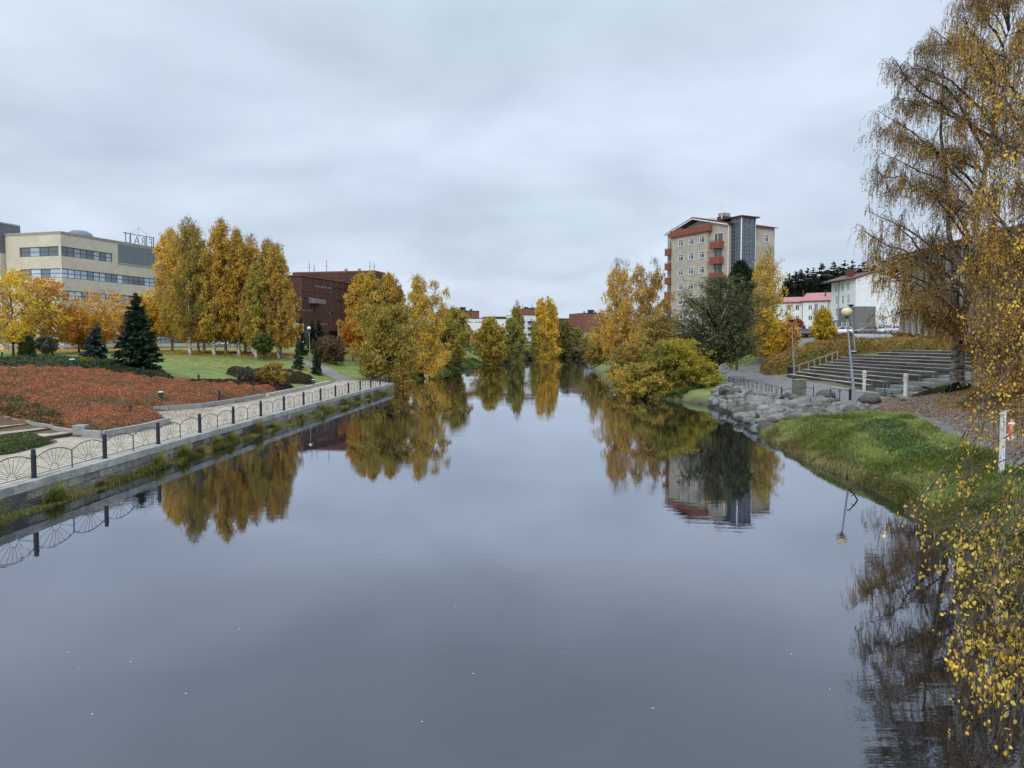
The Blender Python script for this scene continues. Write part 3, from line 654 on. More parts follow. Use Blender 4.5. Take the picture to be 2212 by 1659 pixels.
# ------------------------------------------------------------------ buildings
def child(mb, name, m_, parent, top=None, **k):
    """mesh given in world coordinates, hung under a thing whose Empty stands at its base"""
    o = mb.build(name, m_, parent, **k)
    if top is None: o.location = -parent.location
    return o
def plane_px(P0, P1, px, py):
    P0 = np.array(P0, float); P1 = np.array(P1, float); u = (P1 - P0) / np.linalg.norm(P1 - P0); n = np.array([u[1], -u[0]])
    d = ray(px, py); t = n.dot(P0) / n.dot(d[:2]); p = d[:2] * t
    return float((p - P0).dot(u)), float(CAMZ + d[2] * t)
class Fac:
    def __init__(s, P0, P1, flip=False):
        s.P0 = np.array(P0, float); s.P1 = np.array(P1, float); s.L = float(np.linalg.norm(s.P1 - s.P0)); s.u = (s.P1 - s.P0) / s.L
        n = np.array([s.u[1], -s.u[0]])
        if n.dot(-s.P0) < 0: n = -n
        s.n = -n if flip else n; s.rz = math.atan2(s.u[1], s.u[0])
    def pt(s, a, z, out=0.0): p = s.P0 + s.u * a + s.n * out; return (p[0], p[1], z)
    def px(s, px, py): return plane_px(s.P0, s.P1, px, py)
    def rect(s, x0, y0, x1, y1):
        a0, za = s.px(x0, y0); a1, zb = s.px(x1, y1); return (min(a0, a1), max(a0, a1), min(za, zb), max(za, zb))
    def wall(s, mb, a0, a1, z0, z1, ops=(), depth=.22, out=0.0):
        ops = [(max(a0, o[0]), min(a1, o[1]), max(z0, o[2]), min(z1, o[3])) for o in ops]
        ops = [o for o in ops if o[1] > o[0] and o[3] > o[2]]
        S = sorted({a0, a1, *[o[0] for o in ops], *[o[1] for o in ops]}); Z = sorted({z0, z1, *[o[2] for o in ops], *[o[3] for o in ops]})
        for i in range(len(S) - 1):
            for j in range(len(Z) - 1):
                cs, cz = (S[i] + S[i + 1]) / 2, (Z[j] + Z[j + 1]) / 2
                if any(o[0] < cs < o[1] and o[2] < cz < o[3] for o in ops): continue
                mb.quad(s.pt(S[i], Z[j], out), s.pt(S[i + 1], Z[j], out), s.pt(S[i + 1], Z[j + 1], out), s.pt(S[i], Z[j + 1], out))
        for a, b_, c, d in ops:
            for (p, q) in (((a, c), (b_, c)), ((b_, c), (b_, d)), ((b_, d), (a, d)), ((a, d), (a, c))):
                mb.quad(s.pt(*p, out), s.pt(*q, out), s.pt(*q, out - depth), s.pt(*p, out - depth))
    def box(s, mb, a0, a1, z0, z1, o0, o1):
        c = s.pt((a0 + a1) / 2, (z0 + z1) / 2, (o0 + o1) / 2); mb.box(c, (a1 - a0, abs(o1 - o0), z1 - z0), s.rz)
    def window(s, parent, r, verts=(), trans=(), fw=.07, fm='frame_white', out=0.0, depth=.2, name='window', gcol=None, sill=None, bays=None, trim=0):
        a, b_, c, d = r; f = MB(); o1 = out - depth + .06; o0 = out - depth - .03
        s.box(f, a, b_, c, c + fw, o0, o1); s.box(f, a, b_, d - fw, d, o0, o1); s.box(f, a, a + fw, c + fw, d - fw, o0, o1); s.box(f, b_ - fw, b_, c + fw, d - fw, o0, o1)
        for v in verts: x = a + (b_ - a) * v; s.box(f, x - fw / 2, x + fw / 2, c + fw, d - fw, o0 + .004, o1 - .004)
        for t in trans: z = c + (d - c) * t; s.box(f, a + fw, b_ - fw, z - fw / 2, z + fw / 2, o0 + .008, o1 - .008)
        if trim:
            t = trim; s.box(f, a - t, a, c - t, d + t, out - .02, out + .03); s.box(f, b_, b_ + t, c - t, d + t, out - .02, out + .03); s.box(f, a, b_, d, d + t, out - .02, out + .03); s.box(f, a, b_, c - t, c, out - .02, out + .04)
        fo = child(f, name, M[fm], parent)
        g = MB(); edges = [0] + list(verts) + [1]
        for i in range(len(edges) - 1):
            x0 = a + (b_ - a) * edges[i]; x1 = a + (b_ - a) * edges[i + 1]
            k = (gcol or (lambda i: random.choice([.6, .9, 1.3, 2.2])))(i); g.cur = (k, k * 1.02, k * 1.05)
            g.quad(s.pt(x0, c, out - depth), s.pt(x1, c, out - depth), s.pt(x1, d, out - depth), s.pt(x0, d, out - depth))
        g.build('pane', M['glass'], fo)
        if sill:
            q = MB(); s.box(q, a - .05, b_ + .05, c - .06, c, out - .02, out + .09); q.build('sill', M[sill], fo)
        return fo
def base_of(P): return (P[0], P[1], H(P[0], P[1]))
def polybox(mb, pts, z0, z1): mb.prism([tuple(p) for p in pts], z0, z1)
v2 = lambda *a: np.array(a, float)

# --- beige office building
A0, A1 = v2(-85, 130), v2(-73.9, 127); ub = (A1 - A0) / np.linalg.norm(A1 - A0); wb = np.array([-ub[1], ub[0]]); B1 = A1 + wb * 62
fa, fb = Fac(A0, A1), Fac(A1, B1)
office = thing('office_building', 'beige five storey office block with long grey ribbon windows and a rooftop sign', 'building', base_of(A1))
mbw = MB(); zt = 23.5
Zr = [(19.87, 21.45), (16.3, 17.85), (12.7, 14.25), (9.1, 10.65), (5.5, 7.05)]
opA = [(1.0, 10.0 if k == 0 else 9.6, a, b_) for k, (a, b_) in enumerate(Zr[:4])]
opA = [fa.rect(20.6 + 3, 0, 109.5 if k == 0 else 112.5, 0)[:2] + z for k, z in enumerate(Zr[:4])]
opB = [(.0, 11.0, *Zr[0]), (0.0, 46, *Zr[1]), (0., 46, *Zr[2]), (0., 46, *Zr[3]), (0., 46, *Zr[4])]
opB = [(0.02 + .25 * 0, o[1], o[2], o[3]) for o in opB]
fa.wall(mbw, 0, fa.L, 3.4, zt, opA); fb.wall(mbw, 0, fb.L, 3.4, zt, [(o[0], o[1], o[2], o[3]) for o in opB])
C2 = A0 + wb * 62
for p, q in ((B1, C2), (C2, A0)): mbw.quad((*p, 3.4), (*q, 3.4), (*q, zt), (*p, zt))
child(mbw, 'wall', M['beige'], office)
r_ = MB(); r_.prism([tuple(A0 - ub * .1 - wb * .12), tuple(A1 + ub * .12 - wb * .12), tuple(B1 + ub * .12), tuple(C2)], zt + .002, zt + .22); child(r_, 'roof', M['coping'], office)
pl_ = MB(); fa.box(pl_, 0, fa.L + .05, 3.3, 5.2, 0.0, .06); fb.box(pl_, 0, fb.L, 3.3, 4.9, .0, .06); child(pl_, 'plinth', M['plinth'], office)
blind = lambda i: random.choice([3.0, 10, 11, 12, 3.5, 9, 12])
dimb = lambda i: random.choice([2.0, 3.5, 6, 2.5, 8])
for k, o_ in enumerate(opA): fa.window(office, o_, [.25, .5, .72], [.5], .09, 'frame_grey', depth=.2, gcol=blind if k else dimb)
for k, o_ in enumerate(opB):
    n_ = max(2, int((o_[1] - o_[0]) / 1.32)); fb.window(office, o_, [i / n_ for i in range(1, n_)], [.5], .1, 'frame_grey', depth=.2, gcol=blind if k in (1, 2) else dimb)
gp = MB(); fb.box(gp, 12.4, 40, 20.0, 23.3, -.02, .07); child(gp, 'grey_panel', M['grey_clad'], office)
tr = MB(); fb.box(tr, 12.2, 40, 19.82, 20.0, -.02, .14); fb.box(tr, 0, 62, zt + .22, zt + .34, -.3, .16); fa.box(tr, 0, fa.L + .16, zt + .22, zt + .34, -.3, .16); child(tr, 'trim', M['coping'], office)
d_ = MB(); p = A1 + wb * 9 - ub * 5; d_.lathe((p[0], p[1], zt + .1), [(2.2, 0), (2.2, .8), (1.9, 1.3), (1.2, 1.7), (.3, 1.85)], 18); child(d_, 'roof_dome', M['grey_clad'], office, smooth=True)
# rooftop sign seen from behind
q0 = A1 - ub * 2.2; fs_ = Fac(q0, q0 + wb * 30)
def sa(px): return fs_.px(px, 540)[0]
sg = MB(); zt2 = zt + .3
for px in (272, 282.6, 316.6, 332): sg.bar(fs_.pt(sa(px), zt2 - .2), fs_.pt(sa(px), zt2 + 2.35), .16)
sg.bar(fs_.pt(sa(267), zt2 + 2.15), fs_.pt(sa(332), zt2 + 2.15), .14); sg.bar(fs_.pt(sa(267), zt2 + .25), fs_.pt(sa(332), zt2 + .25), .08)
am_ = sa(300); sg.bar(fs_.pt(am_, zt2), fs_.pt(am_, zt2 + 3.9), .04); sg.bar(fs_.pt(am_, zt2 + 3.5), fs_.pt(sa(284), zt2 + 2.2), .03); sg.bar(fs_.pt(am_, zt2 + 3.5), fs_.pt(sa(328), zt2 + 2.3), .03)
so = child(sg, 'sign_frame', M['steel'], office)
for ch, px in (('F', 326), ('R', 310), ('A', 296), ('L', 279)):
    cu = bpy.data.curves.new('sign_letter', 'FONT'); cu.body = ch; cu.size = 2.3; cu.extrude = .04; cu.offset = -.035; cu.align_x = 'CENTER'
    tmp = bpy.data.objects.new('tmp', cu); COL.objects.link(tmp); bpy.context.view_layer.update(); me_ = bpy.data.meshes.new_from_object(tmp); bpy.data.objects.remove(tmp)
    lo = link('sign_letter', me_, so, None); me_.materials.clear(); me_.materials.append(M['steel'])
    # the lettering faces away from the river, so the camera reads its back
    xa = Vector((-wb[0], -wb[1], 0)); ya = Vector((0, 0, 1)); za = xa.cross(ya); q = fs_.pt(sa(px), zt2 + .35, 0)
    lo.matrix_local = Matrix(((xa.x, ya.x, za.x, q[0]), (xa.y, ya.y, za.y, q[1]), (xa.z, ya.z, za.z, q[2]), (0, 0, 0, 1)))
# --- taller wing at the left edge
D0 = A0 + v2(-.3, -.9); wing = thing('office_building', 'taller office wing with a grey ribbed top floor at the edge of the beige block', 'building', base_of(D0))
fw_ = Fac(D0 - ub * 26, D0); mbw = MB()
ow = [(fw_.L - 12, fw_.L - .02, 16.9, 18.6), (fw_.L - 12, fw_.L - .02, 5.4, 7.0)]
fw_.wall(mbw, 0, fw_.L, 3.4, 20.6, ow); q0, q1 = D0 - ub * 26 + wb * 4, D0 + wb * 4
for p, q in ((D0, q1), (q1, q0), (q0, D0 - ub * 26)): mbw.quad((*p, 3.4), (*q, 3.4), (*q, 20.6), (*p, 20.6))
child(mbw, 'wall', M['beige'], wing)
g_ = MB(); g_.prism([tuple(D0 - ub * 26 - wb * .05), tuple(D0 - wb * .05 + ub * .05), tuple(q1), tuple(q0)], 20.602, 25.5); child(g_, 'top_storey', M['grey_ribbed'], wing)
g_ = MB(); g_.prism([tuple(D0 - ub * 26 - wb * .15), tuple(D0 - wb * .15 + ub * .15), tuple(q1), tuple(q0)], 25.502, 25.7); child(g_, 'roof', M['coping'], wing)
for o_ in ow: fw_.window(wing, o_, [i / 9 for i in range(1, 9)], [.5], .09, 'frame_grey', gcol=dimb)

# --- brown clad building behind the left birches
E0, E1, E2 = v2(-75, 204), v2(-54.7, 200), v2(-46.5, 229)
brown = thing('office_building', 'rust brown metal clad office block with dark glazed ground floor behind the path', 'building', base_of(E1))
f1, f2 = Fac(E0, E1), Fac(E1, E2); mbw = MB(); ztb, zb = 22.9, 9.0
def rz2(f, x0, y0, x1, y1): return f.rect(x0, y0, x1, y1)
cv = lambda x, y: ((1100 + x / 4.739) / 1.8228, (1050 + y / 4.739) / 1.8228)
def pr(f, a, b_, c, d): return f.rect(*cv(a, b_), *cv(c, d))
o1 = [pr(f1, 240, 785, 415, 850), pr(f1, 240, 540, 285, 600)]
o2 = [pr(f2, 440, 780, 665, 845), pr(f2, 550, 550, 800, 625), pr(f2, 665, 335, 1020, 425), pr(f2, 1110, 390, 1290, 460), pr(f2, 1030, 610, 1160, 675), pr(f2, 690, 1040, 935, 1098), pr(f2, 450, 570, 490, 625), pr(f2, 930, 830, 1000, 895), pr(f2, 850, 615, 870, 660)]
f1.wall(mbw, 0, f1.L, zb, ztb, o1, .3); f2.wall(mbw, 0, f2.L, zb, ztb, o2, .3)
E3 = E2 + (E0 - E1)
for p, q in ((E2, E3), (E3, E0)): mbw.quad((*p, zb), (*q, zb), (*q, ztb), (*p, ztb))
mbw.quad((*E0, zb), (*E1, zb), (*E2, zb), (*E3, zb))
child(mbw, 'wall', M['brown_clad'], brown)
for f, oo in ((f1, o1), (f2, o2)):
    for o_ in oo:
        n_ = max(1, int((o_[1] - o_[0]) / 1.6)); f.window(brown, o_, [i / n_ for i in range(1, n_)], [], .1, 'rust_rail', depth=.28, gcol=lambda i: random.choice([.5, 1, 3, .6, 5]))
gf = MB(); ins = lambda P, k=.93: tuple(E1 + (P - E1) * k + (E3 - E1) * .03)
gf.prism([ins(E0), ins(E1), ins(E2), ins(E3)], 3.5, zb - .003); gf.cur = (1.4, 1.4, 1.5); child(gf, 'ground_floor', M['glass'], brown)
for k in range(8):
    co = MB(); co.bar((*(E1 + (E2 - E1) * (k / 7.0 * .96 + .02)), 3.8), (*(E1 + (E2 - E1) * (k / 7.0 * .96 + .02)), zb), .35)
child(co, 'column', M['steel'], brown)
rl_ = MB()
for z in (ztb + .05,): f1.box(rl_, 0, f1.L, z, z + .2, -.1, .12); f2.box(rl_, 0, f2.L, z, z + .2, -.1, .12)
for k in range(1, 8):
    z = zb + (ztb - zb) * k / 8
    f2.box(rl_, 0, f2.L, z, z + .07, .02, .1); f1.box(rl_, 0, f1.L, z, z + .07, .02, .1)
for k in range(0, 9): a = f2.L * k / 8; f2.box(rl_, a, a + .1, zb, ztb, .02, .11)
child(rl_, 'cladding_rail', M['rust_rail'], brown)
a, b_, c, d = pr(f2, 540, 600, 735, 700); bb = MB(); f2.box(bb, a, b_, c, d, .02, 2.2); child(bb, 'box_balcony', mat('box_balcony', (.17, .14, .155), .6, .1, 2), brown)
g_ = MB(); g_.prism([tuple(E0), tuple(E1), tuple(E2), tuple(E3)], ztb - .4, ztb + .04); child(g_, 'roof', M['asphalt_roof'], brown)
# upper wing
U0 = v2(-60.2, 212); U1 = v2(-36.6, 201); uu = (U1 - U0) / np.linalg.norm(U1 - U0); uw = np.array([-uu[1], uu[0]])
U0 = at(634, HZ, 232)[:2]; U1 = at(811, HZ, 226)[:2]; uu = (U1 - U0) / np.linalg.norm(U1 - U0); uw = np.array([-uu[1], uu[0]]); U2 = U1 + uw * 8; U3 = U0 + uw * 8
upper = thing('office_building', 'higher brown block with roof masts rising behind the rust clad facade', 'building', base_of(U1))
fu = Fac(U0, U1); mbw = MB(); ztu = fu.px(720, 588.5)[1]
ou = [fu.rect(*cv(1000, 275), *cv(1330, 320))]
fu.wall(mbw, 0, fu.L, 4, ztu, ou, .4)
for p, q in ((U1, U2), (U2, U3), (U3, U0)): mbw.quad((*p, 4), (*q, 4), (*q, ztu), (*p, ztu))
child(mbw, 'wall', M['brown_clad'], upper); fu.window(upper, ou[0], [i / 8 for i in range(1, 8)], [], .12, 'frame_grey', depth=.35, gcol=lambda i: random.choice([1, 3, 6]))
g_ = MB(); g_.prism([tuple(U0), tuple(U1), tuple(U2), tuple(U3)], ztu + .003, ztu + .35); child(g_, 'roof', M['rust_rail'], upper)
for x_, h_ in ((500, 3.0), (590, 2.2), (825, 3.6), (1640, 2.8), (1800, 2.4), (1190, .8), (1440, .8)):
    a, z = fu.px(*cv(x_, 100)); a = min(a, fu.L - 1); g_ = MB(); g_.bar(fu.pt(a, ztu + .35, -2), fu.pt(a, ztu + .35 + h_, -2), .16 if h_ > 2 else .8); g_.bar(fu.pt(a - .4, ztu + h_ * .6, -2), fu.pt(a + .4, ztu + h_ * .6, -2), .12); child(g_, 'roof_mast', M['steel'], upper)

# --- far complex across the river head
def far_block(name, label, x0, x1, top, bot, Y, dep, m_, wins=(), extra=None, mroof='asphalt_roof', bays=0):
    p0 = at(x0, HZ, Y)[:2]; p1 = at(x1, HZ, Y * 1.01)[:2]; f = Fac(p0, p1); t = thing(name, label, 'building', base_of(p0)); zt_ = at(x0, top, Y)[2]; zb_ = at(x0, bot, Y)[2]
    w = (p1 - p0) / np.linalg.norm(p1 - p0); b2 = np.array([-w[1], w[0]]) * dep; mb = MB(); ops = [f.rect(*q) for q in wins]
    f.wall(mb, 0, f.L, zb_, zt_, ops, .3)
    for a, b_ in ((p1, p1 + b2), (p1 + b2, p0 + b2), (p0 + b2, p0)): mb.quad((*a, zb_), (*b_, zb_), (*b_, zt_), (*a, zt_))
    child(mb, 'wall', m_, t); g = MB(); g.prism([tuple(p0 - b2 * .01), tuple(p1 - b2 * .01), tuple(p1 + b2), tuple(p0 + b2)], zt_ + .002, zt_ + .3); child(g, 'roof', M[mroof], t)
    for o_ in ops: f.window(t, o_, [i / max(1, int((o_[1] - o_[0]) / 2.5)) for i in range(1, max(1, int((o_[1] - o_[0]) / 2.5)))], [], .12, 'frame_grey', depth=.28, gcol=lambda i: random.choice([.6, 1.5, 3]))
    if extra: extra(t, f, zt_, zb_)
    return t
cz = lambda x, y: (932.6 + x * .1736, 576 + y * .1736)
def vents(xs, Y):
    def fn(t, f, zt_, zb_):
        for x, h_, w_ in xs:
            a, _ = f.px(cz(x, 0)[0], 700); g = MB(); h_ = h_ * .32; w_ = w_ * .5; g.lathe(f.pt(a, zt_ + .2, -3), [(w_, 0), (w_, h_ * .75), (w_ * 1.25, h_ * .78), (w_ * 1.25, h_)], 10); child(g, 'roof_vent', M['dark_metal'], t)
    return fn
far_block('apartment_block', 'brown brick block with roof vents rising over the white hall', *[cz(112, 0)[0], cz(592, 0)[0]], cz(0, 553)[1], 745, 372, 25, M['brown_brick'], [cz(468, 578) + cz(480, 632), cz(487, 578) + cz(499, 632), cz(365, 605) + cz(375, 630)], vents([(145, 3, 1.2), (180, 4, 1.5), (200, 4, 1.2), (380, 6, 1.5), (412, 6, 1.6), (355, 2, .6), (500, 3, 1.2), (440, 1.5, .8)], 372))
def hall(t, f, zt_, zb_):
    g = MB(); a0, z0 = f.px(*cz(420, 832)); a1, _ = f.px(*cz(560, 832))
    f.box(g, a0, a1, zb_ - 1, z0, .02, .12); g.cur = (.5, .5, .6); child(g, 'glazed_front', M['glass'], t); g = MB()
    for x in (500, 548): a, _ = f.px(*cz(x, 850)); f.box(g, a - .9, a + .9, zb_ - 1, z0, .1, .5)
    child(g, 'pillar', mat('orange_brick', (.30, .12, .06), .8, .15, 2), t)
far_block('exhibition_hall', 'low white panelled hall with a dark glazed ground floor', cz(330, 0)[0], cz(1010, 0)[0], cz(0, 648)[1], 743.5, 352, 14, M['white_clad'], [cz(445, 686) + cz(512, 696), cz(535, 686) + cz(640, 698)], hall)
far_block('apartment_block', 'dark brown block with a low roof between the two white buildings', cz(672, 0)[0], cz(1240, 0)[0], cz(0, 628)[1], 740, 392, 14, M['dark_brown'])
far_block('apartment_block', 'brown brick penthouse block behind the slender white tower', cz(1187, 0)[0], cz(1420, 0)[0], cz(0, 520)[1], 742, 380, 20, M['brown_brick'], (), vents([(1188, 2, 1.), (1215, 2, 1.2), (1290, 2, .8), (1160, 6, .2), (1275, 7, .2)], 380))
def tower(t, f, zt_, zb_):
    for y in (680, 755, 830):
        g = MB(); a0, z0 = f.px(*cz(1192, y + 22)); a1, z1 = f.px(*cz(1252, y)); f.box(g, a0, a1, min(z0, z1), max(z0, z1), .02, 1.4); g.cur = (6, 7, 7); child(g, 'balcony', M['glass'], t)
far_block('apartment_block', 'slender white apartment tower with glass balconies between the far birches', cz(1140, 0)[0], cz(1300, 0)[0], cz(0, 603)[1], cz(0, 885)[1] + 8, 360, 16, M['white_clad'], [cz(1232, y) + cz(1252, y + 45) for y in (655, 730, 805)], tower)
far_block('apartment_block', 'long red brown block with a flat roof behind the olive tree', cz(1560, 0)[0], cz(1905, 0)[0], cz(0, 650)[1], 742, 402, 20, M['red_brown'], (), vents([(1750, 3, .7), (1580, 3, .7)], 402))
def gbase(t, f, zt_, zb_):
    g = MB(); _, z = f.px(*cz(1900, 815)); f.box(g, 0, f.L, zb_ - 1, z, .02, .2); child(g, 'plinth', M['plinth'], t)
far_block('apartment_block', 'square brown brick block with two roof vents and a grey base', cz(1895, 0)[0], cz(2140, 0)[0], cz(0, 582)[1], 742, 385, 18, M['brown_brick'], [cz(1938, 772) + cz(1950, 812)], lambda *a: (vents([(1928, 3, .7), (1995, 5.5, 1.8), (2028, 5.5, 1.8), (2068, 3, .8)], 385)(*a), gbase(*a)))
far_block('apartment_block', 'low brown block at the far right bend of the river', cz(2138, 0)[0], cz(2330, 0)[0], cz(0, 628)[1], 742, 400, 18, M['red_brown'])

# --- tower block of flats
z8 = lambda x, y: (1426.4 + x * .16534, 438.9 + y * .16534)
G0, G1, S1_ = v2(31.9, 159), v2(40, 144), v2(50.8, 150)
fg, fs = Fac(G0, G1), Fac(G1, S1_)
flats = thing('apartment_tower', 'eight storey tan brick apartment tower with red brown balconies and a glazed stairwell', 'building', base_of(G1))
ze = fs.px(*z8(850, 258))[1]; ap_s, ap_z = fg.px(*z8(440, 203)); zg = 5.4
bay0, _ = fg.px(*z8(172, 500)); bay1, _ = fg.px(*z8(645, 500)); zbay = fg.px(*z8(400, 420))[1] + .2
_, zw1 = fg.px(*z8(543, 440)); _, zw0 = fg.px(*z8(543, 530)); flo = 2.9
fbay = Fac(G0 + fg.n * .55, G1 + fg.n * .55)
cols3 = [fbay.rect(*z8(236, 490), *z8(300, 570))[:2], fbay.rect(*z8(370, 468), *z8(436, 550))[:2], fbay.rect(*z8(508, 442), *z8(576, 530))[:2]]
mbw = MB(); opb = [(c[0], c[1], zw0 + .05 - k * flo, zw1 - k * flo) for k in range(8) for c in cols3]
fbay.wall(mbw, bay0, bay1, zg, zbay, opb, .15)
for a in (bay0, bay1): mbw.quad(fg.pt(a, zg, 0), fg.pt(a, zg, .55), fg.pt(a, zbay, .55), fg.pt(a, zbay, 0))
mbw.quad(fg.pt(bay0, zbay, 0), fg.pt(bay1, zbay, 0), fg.pt(bay1, zbay, .55), fg.pt(bay0, zbay, .55))
lc = (.5, 2.3); rc = fg.rect(*z8(700, 410), *z8(818, 490))[:2]
opg = [(lc[0], lc[1], zw0 - .5 - k * flo, zw1 - k * flo - .1) for k in range(8)] + [(rc[0], rc[1], zw0 - .3 - k * flo, zw1 + .1 - k * flo) for k in range(8)]
lo0, _ = fg.px(*z8(238, 370)); lo1, _ = fg.px(*z8(665, 300))
opg.append((lo0, lo1, zbay + .01, ze - .02))
fg.wall(mbw, 0, fg.L, zg, ze, opg, .18)
# gable triangle with the loggia cut out
def gz(a): return ze + (ap_z - ze) * (a / ap_s if a < ap_s else (fg.L - a) / (fg.L - ap_s))
mbw.add([fg.pt(0, ze), fg.pt(lo0, ze), fg.pt(lo0, gz(lo0))], [(0, 1, 2)]); mbw.add([fg.pt(lo1, ze), fg.pt(fg.L, ze), fg.pt(lo1, gz(lo1))], [(0, 1, 2)])
wc = fs.rect(*z8(1360, 412), *z8(1420, 508)); ops_ = [(wc[0], wc[1], wc[2] - k * flo, wc[3] - k * flo) for k in range(8)]
fs.wall(mbw, 0, fs.L, zg, ze, ops_, .15)
T0, T1 = G0 + fs.u * fs.L, S1_
for p, q in ((S1_, G0 + fs.u * fs.L), (G0 + fs.u * fs.L, G0)): mbw.quad((*p, zg), (*q, zg), (*q, ze), (*p, ze))
child(mbw, 'wall', M['apt_brick'], flats)
lg = MB(); lg.add([fg.pt(lo0, zbay, -1.8), fg.pt(lo1, zbay, -1.8), fg.pt(lo1, gz(lo1), -1.8), fg.pt(ap_s, ap_z, -1.8), fg.pt(lo0, gz(lo0), -1.8)], [(0, 1, 2, 3, 4)])
lg.quad(fg.pt(lo0, zbay, -1.8), fg.pt(lo0, zbay, 0), fg.pt(lo0, gz(lo0), 0), fg.pt(lo0, gz(lo0), -1.8)); lg.quad(fg.pt(lo1, zbay, -1.8), fg.pt(lo1, zbay, 0), fg.pt(lo1, gz(lo1), 0), fg.pt(lo1, gz(lo1), -1.8))
lg.quad(fg.pt(lo0, zbay - .02, -1.8), fg.pt(lo1, zbay - .02, -1.8), fg.pt(lo1, zbay - .02, 0), fg.pt(lo0, zbay - .02, 0)); child(lg, 'loggia', M['stucco'], flats)
fl2 = Fac(G0 - fg.n * 1.8, G1 - fg.n * 1.8); fl2.window(flats, (lo0 + 1, lo1 - .6, zbay + .9, ze + .2), [.2, .4, .6, .8], [], .1, 'frame_white', out=.12, depth=.08)
bl = MB(); fg.box(bl, bay0 - .1, fg.px(*z8(690, 320))[0], zbay + .05, zbay + 1.12, .35, .9); fg.box(bl, bay0 - .3, fg.px(*z8(690, 320))[0], zbay - .12, zbay + .04, .3, 1.0); child(bl, 'roof_terrace_parapet', M['balcony'], flats)
bl = MB(); fg.box(bl, bay0, fg.px(*z8(690, 320))[0], zbay + 1.55, zbay + 1.6, .85, .9); child(bl, 'handrail', M['dark_metal'], flats)
for k in range(8):
    for c in cols3: fbay.window(flats, (c[0], c[1], zw0 + .05 - k * flo, zw1 - k * flo), [.36], [.72], .09, 'frame_white', depth=.12, sill='frame_white', trim=.07)
    fg.window(flats, (lc[0], lc[1], zw0 - .5 - k * flo, zw1 - k * flo - .1), [.35], [], .1, 'frame_white', depth=.15)
    fg.window(flats, (rc[0], rc[1], zw0 - .3 - k * flo, zw1 + .1 - k * flo), [.38], [], .1, 'frame_white', depth=.15, trim=.06)
    fs.window(flats, ops_[k], [.4], [.7], .09, 'frame_white', depth=.12, sill='frame_white', trim=.07)
fbal = Fac(G0 + fg.n * 1.25, G1 + fg.n * 1.25); la, lb, lzc, lzd = fbal.rect(*z8(57, 590), *z8(176, 672)); ra, rb, rzc, rzd = fbal.rect(*z8(642, 492), *z8(765, 583)); rzd = min(rzd, rzc + 1.35); lzd = min(lzd, lzc + 1.35)
for k in range(8):
    for (a, b_, zc_, zd_, nm) in ((la, bay0 + .1, lzc, lzd, 0), (ra, rb, rzc, rzd, 1)):
        z0_, z1_ = zc_ - k * flo, zd_ - k * flo
        if z0_ < zg + .6: continue
        o0_ = .02; q = MB(); fg.box(q, a, b_, z0_, z1_, 1.15, 1.25); fg.box(q, a, a + .1, z0_, z1_, o0_, 1.15); fg.box(q, b_ - .1, b_, z0_, z1_, o0_, 1.15); fg.box(q, a + .1, b_ - .1, z0_, z0_ + .16, o0_, 1.15)
        bo = child(q, 'balcony', M['balcony'], flats); q = MB(); fg.box(q, a, b_, z1_ + .14, z1_ + .18, 1.16, 1.22); fg.box(q, a, a + .05, z1_, z1_ + .14, 1.16, 1.22); fg.box(q, b_ - .05, b_, z1_, z1_ + .14, 1.16, 1.22); q.build('handrail', M['dark_metal'], bo)
gfl = MB(); fbay.box(gfl, bay0, bay1, zg, zw0 - 6 * flo - 1.2, .01, .05) if zw0 - 6 * flo - 1.2 > zg else None
if gfl.v: child(gfl, 'plinth', M['apt_white'], flats)
# roof
rf = MB(); oh = .5; dirs = fs.u * (fs.L + .5)
def rp(a, z, out, back): p = G0 + fg.u * a + fg.n * out + fs.u * back; return (p[0], p[1], z)
for (a, za, b_, zb_) in ((-oh, ze - .12, ap_s, ap_z + .15), (ap_s, ap_z + .15, fg.L + oh, ze - .12)):
    vs = []
    for dz in (0, .15):
        vs += [rp(a, za + dz, .45, 0), rp(b_, zb_ + dz, .45, 0), rp(b_, zb_ + dz, 0, fs.L + .5), rp(a, za + dz, 0, fs.L + .5)]
    rf.add(vs, [(0, 3, 2, 1), (4, 5, 6, 7), (0, 1, 5, 4), (1, 2, 6, 5), (2, 3, 7, 6), (3, 0, 4, 7)])
ro = child(rf, 'roof', M['roof_red'], flats)
fas = MB()
for (a, za, b_, zb_) in ((-oh, ze - .3, ap_s, ap_z - .05), (ap_s, ap_z - .05, fg.L + oh, ze - .3)): fas.bar(rp(a, za, .5, 0), rp(b_, zb_, .5, 0), .08, .22)
fas.build('fascia', M['frame_white'], ro)
# glazed stairwell
tc_ = G1 + fs.u * 1.02; Tn = tc_ + fs.n * 2.34; Te = Tn + fs.u * 3.54; Tb = tc_ + fs.u * 3.54; zst = 28.7
st = MB(); fl_, fr2 = Fac(tc_, Tn), Fac(Tn, Te); st.cur = (1.2, 1.3, 1.5)
fl_.box(st, 0, fl_.L, zg, zst, -.06, 0); fr2.box(st, 0, fr2.L, zg, zst, -.06, 0); ff = Fac(Te, Tb); st.quad((*Te, zg), (*Tb, zg), (*Tb, zst), (*Te, zst))
sw_ = child(st, 'glazed_stairwell', M['glass'], flats)
mu = MB()
for f, n_ in ((fl_, 2), (fr2, 3)):
    for k in range(n_ + 1): a = f.L * k / n_; f.box(mu, a - .05, a + .05, zg, zst, .01, .1)
    z = zst
    while z > zg: f.box(mu, 0, f.L, z - .1, z, .012, .09); f.box(mu, 0, f.L, z - .75, z - .68, .012, .08); z -= 1.45
for k in range(14):
    z = zst - 1.4 - k * 1.45
    if k % 2 == 0: mu.bar(fr2.pt(.4, z - 1.2, .02), fr2.pt(2.8, z + .2, .02), .12)
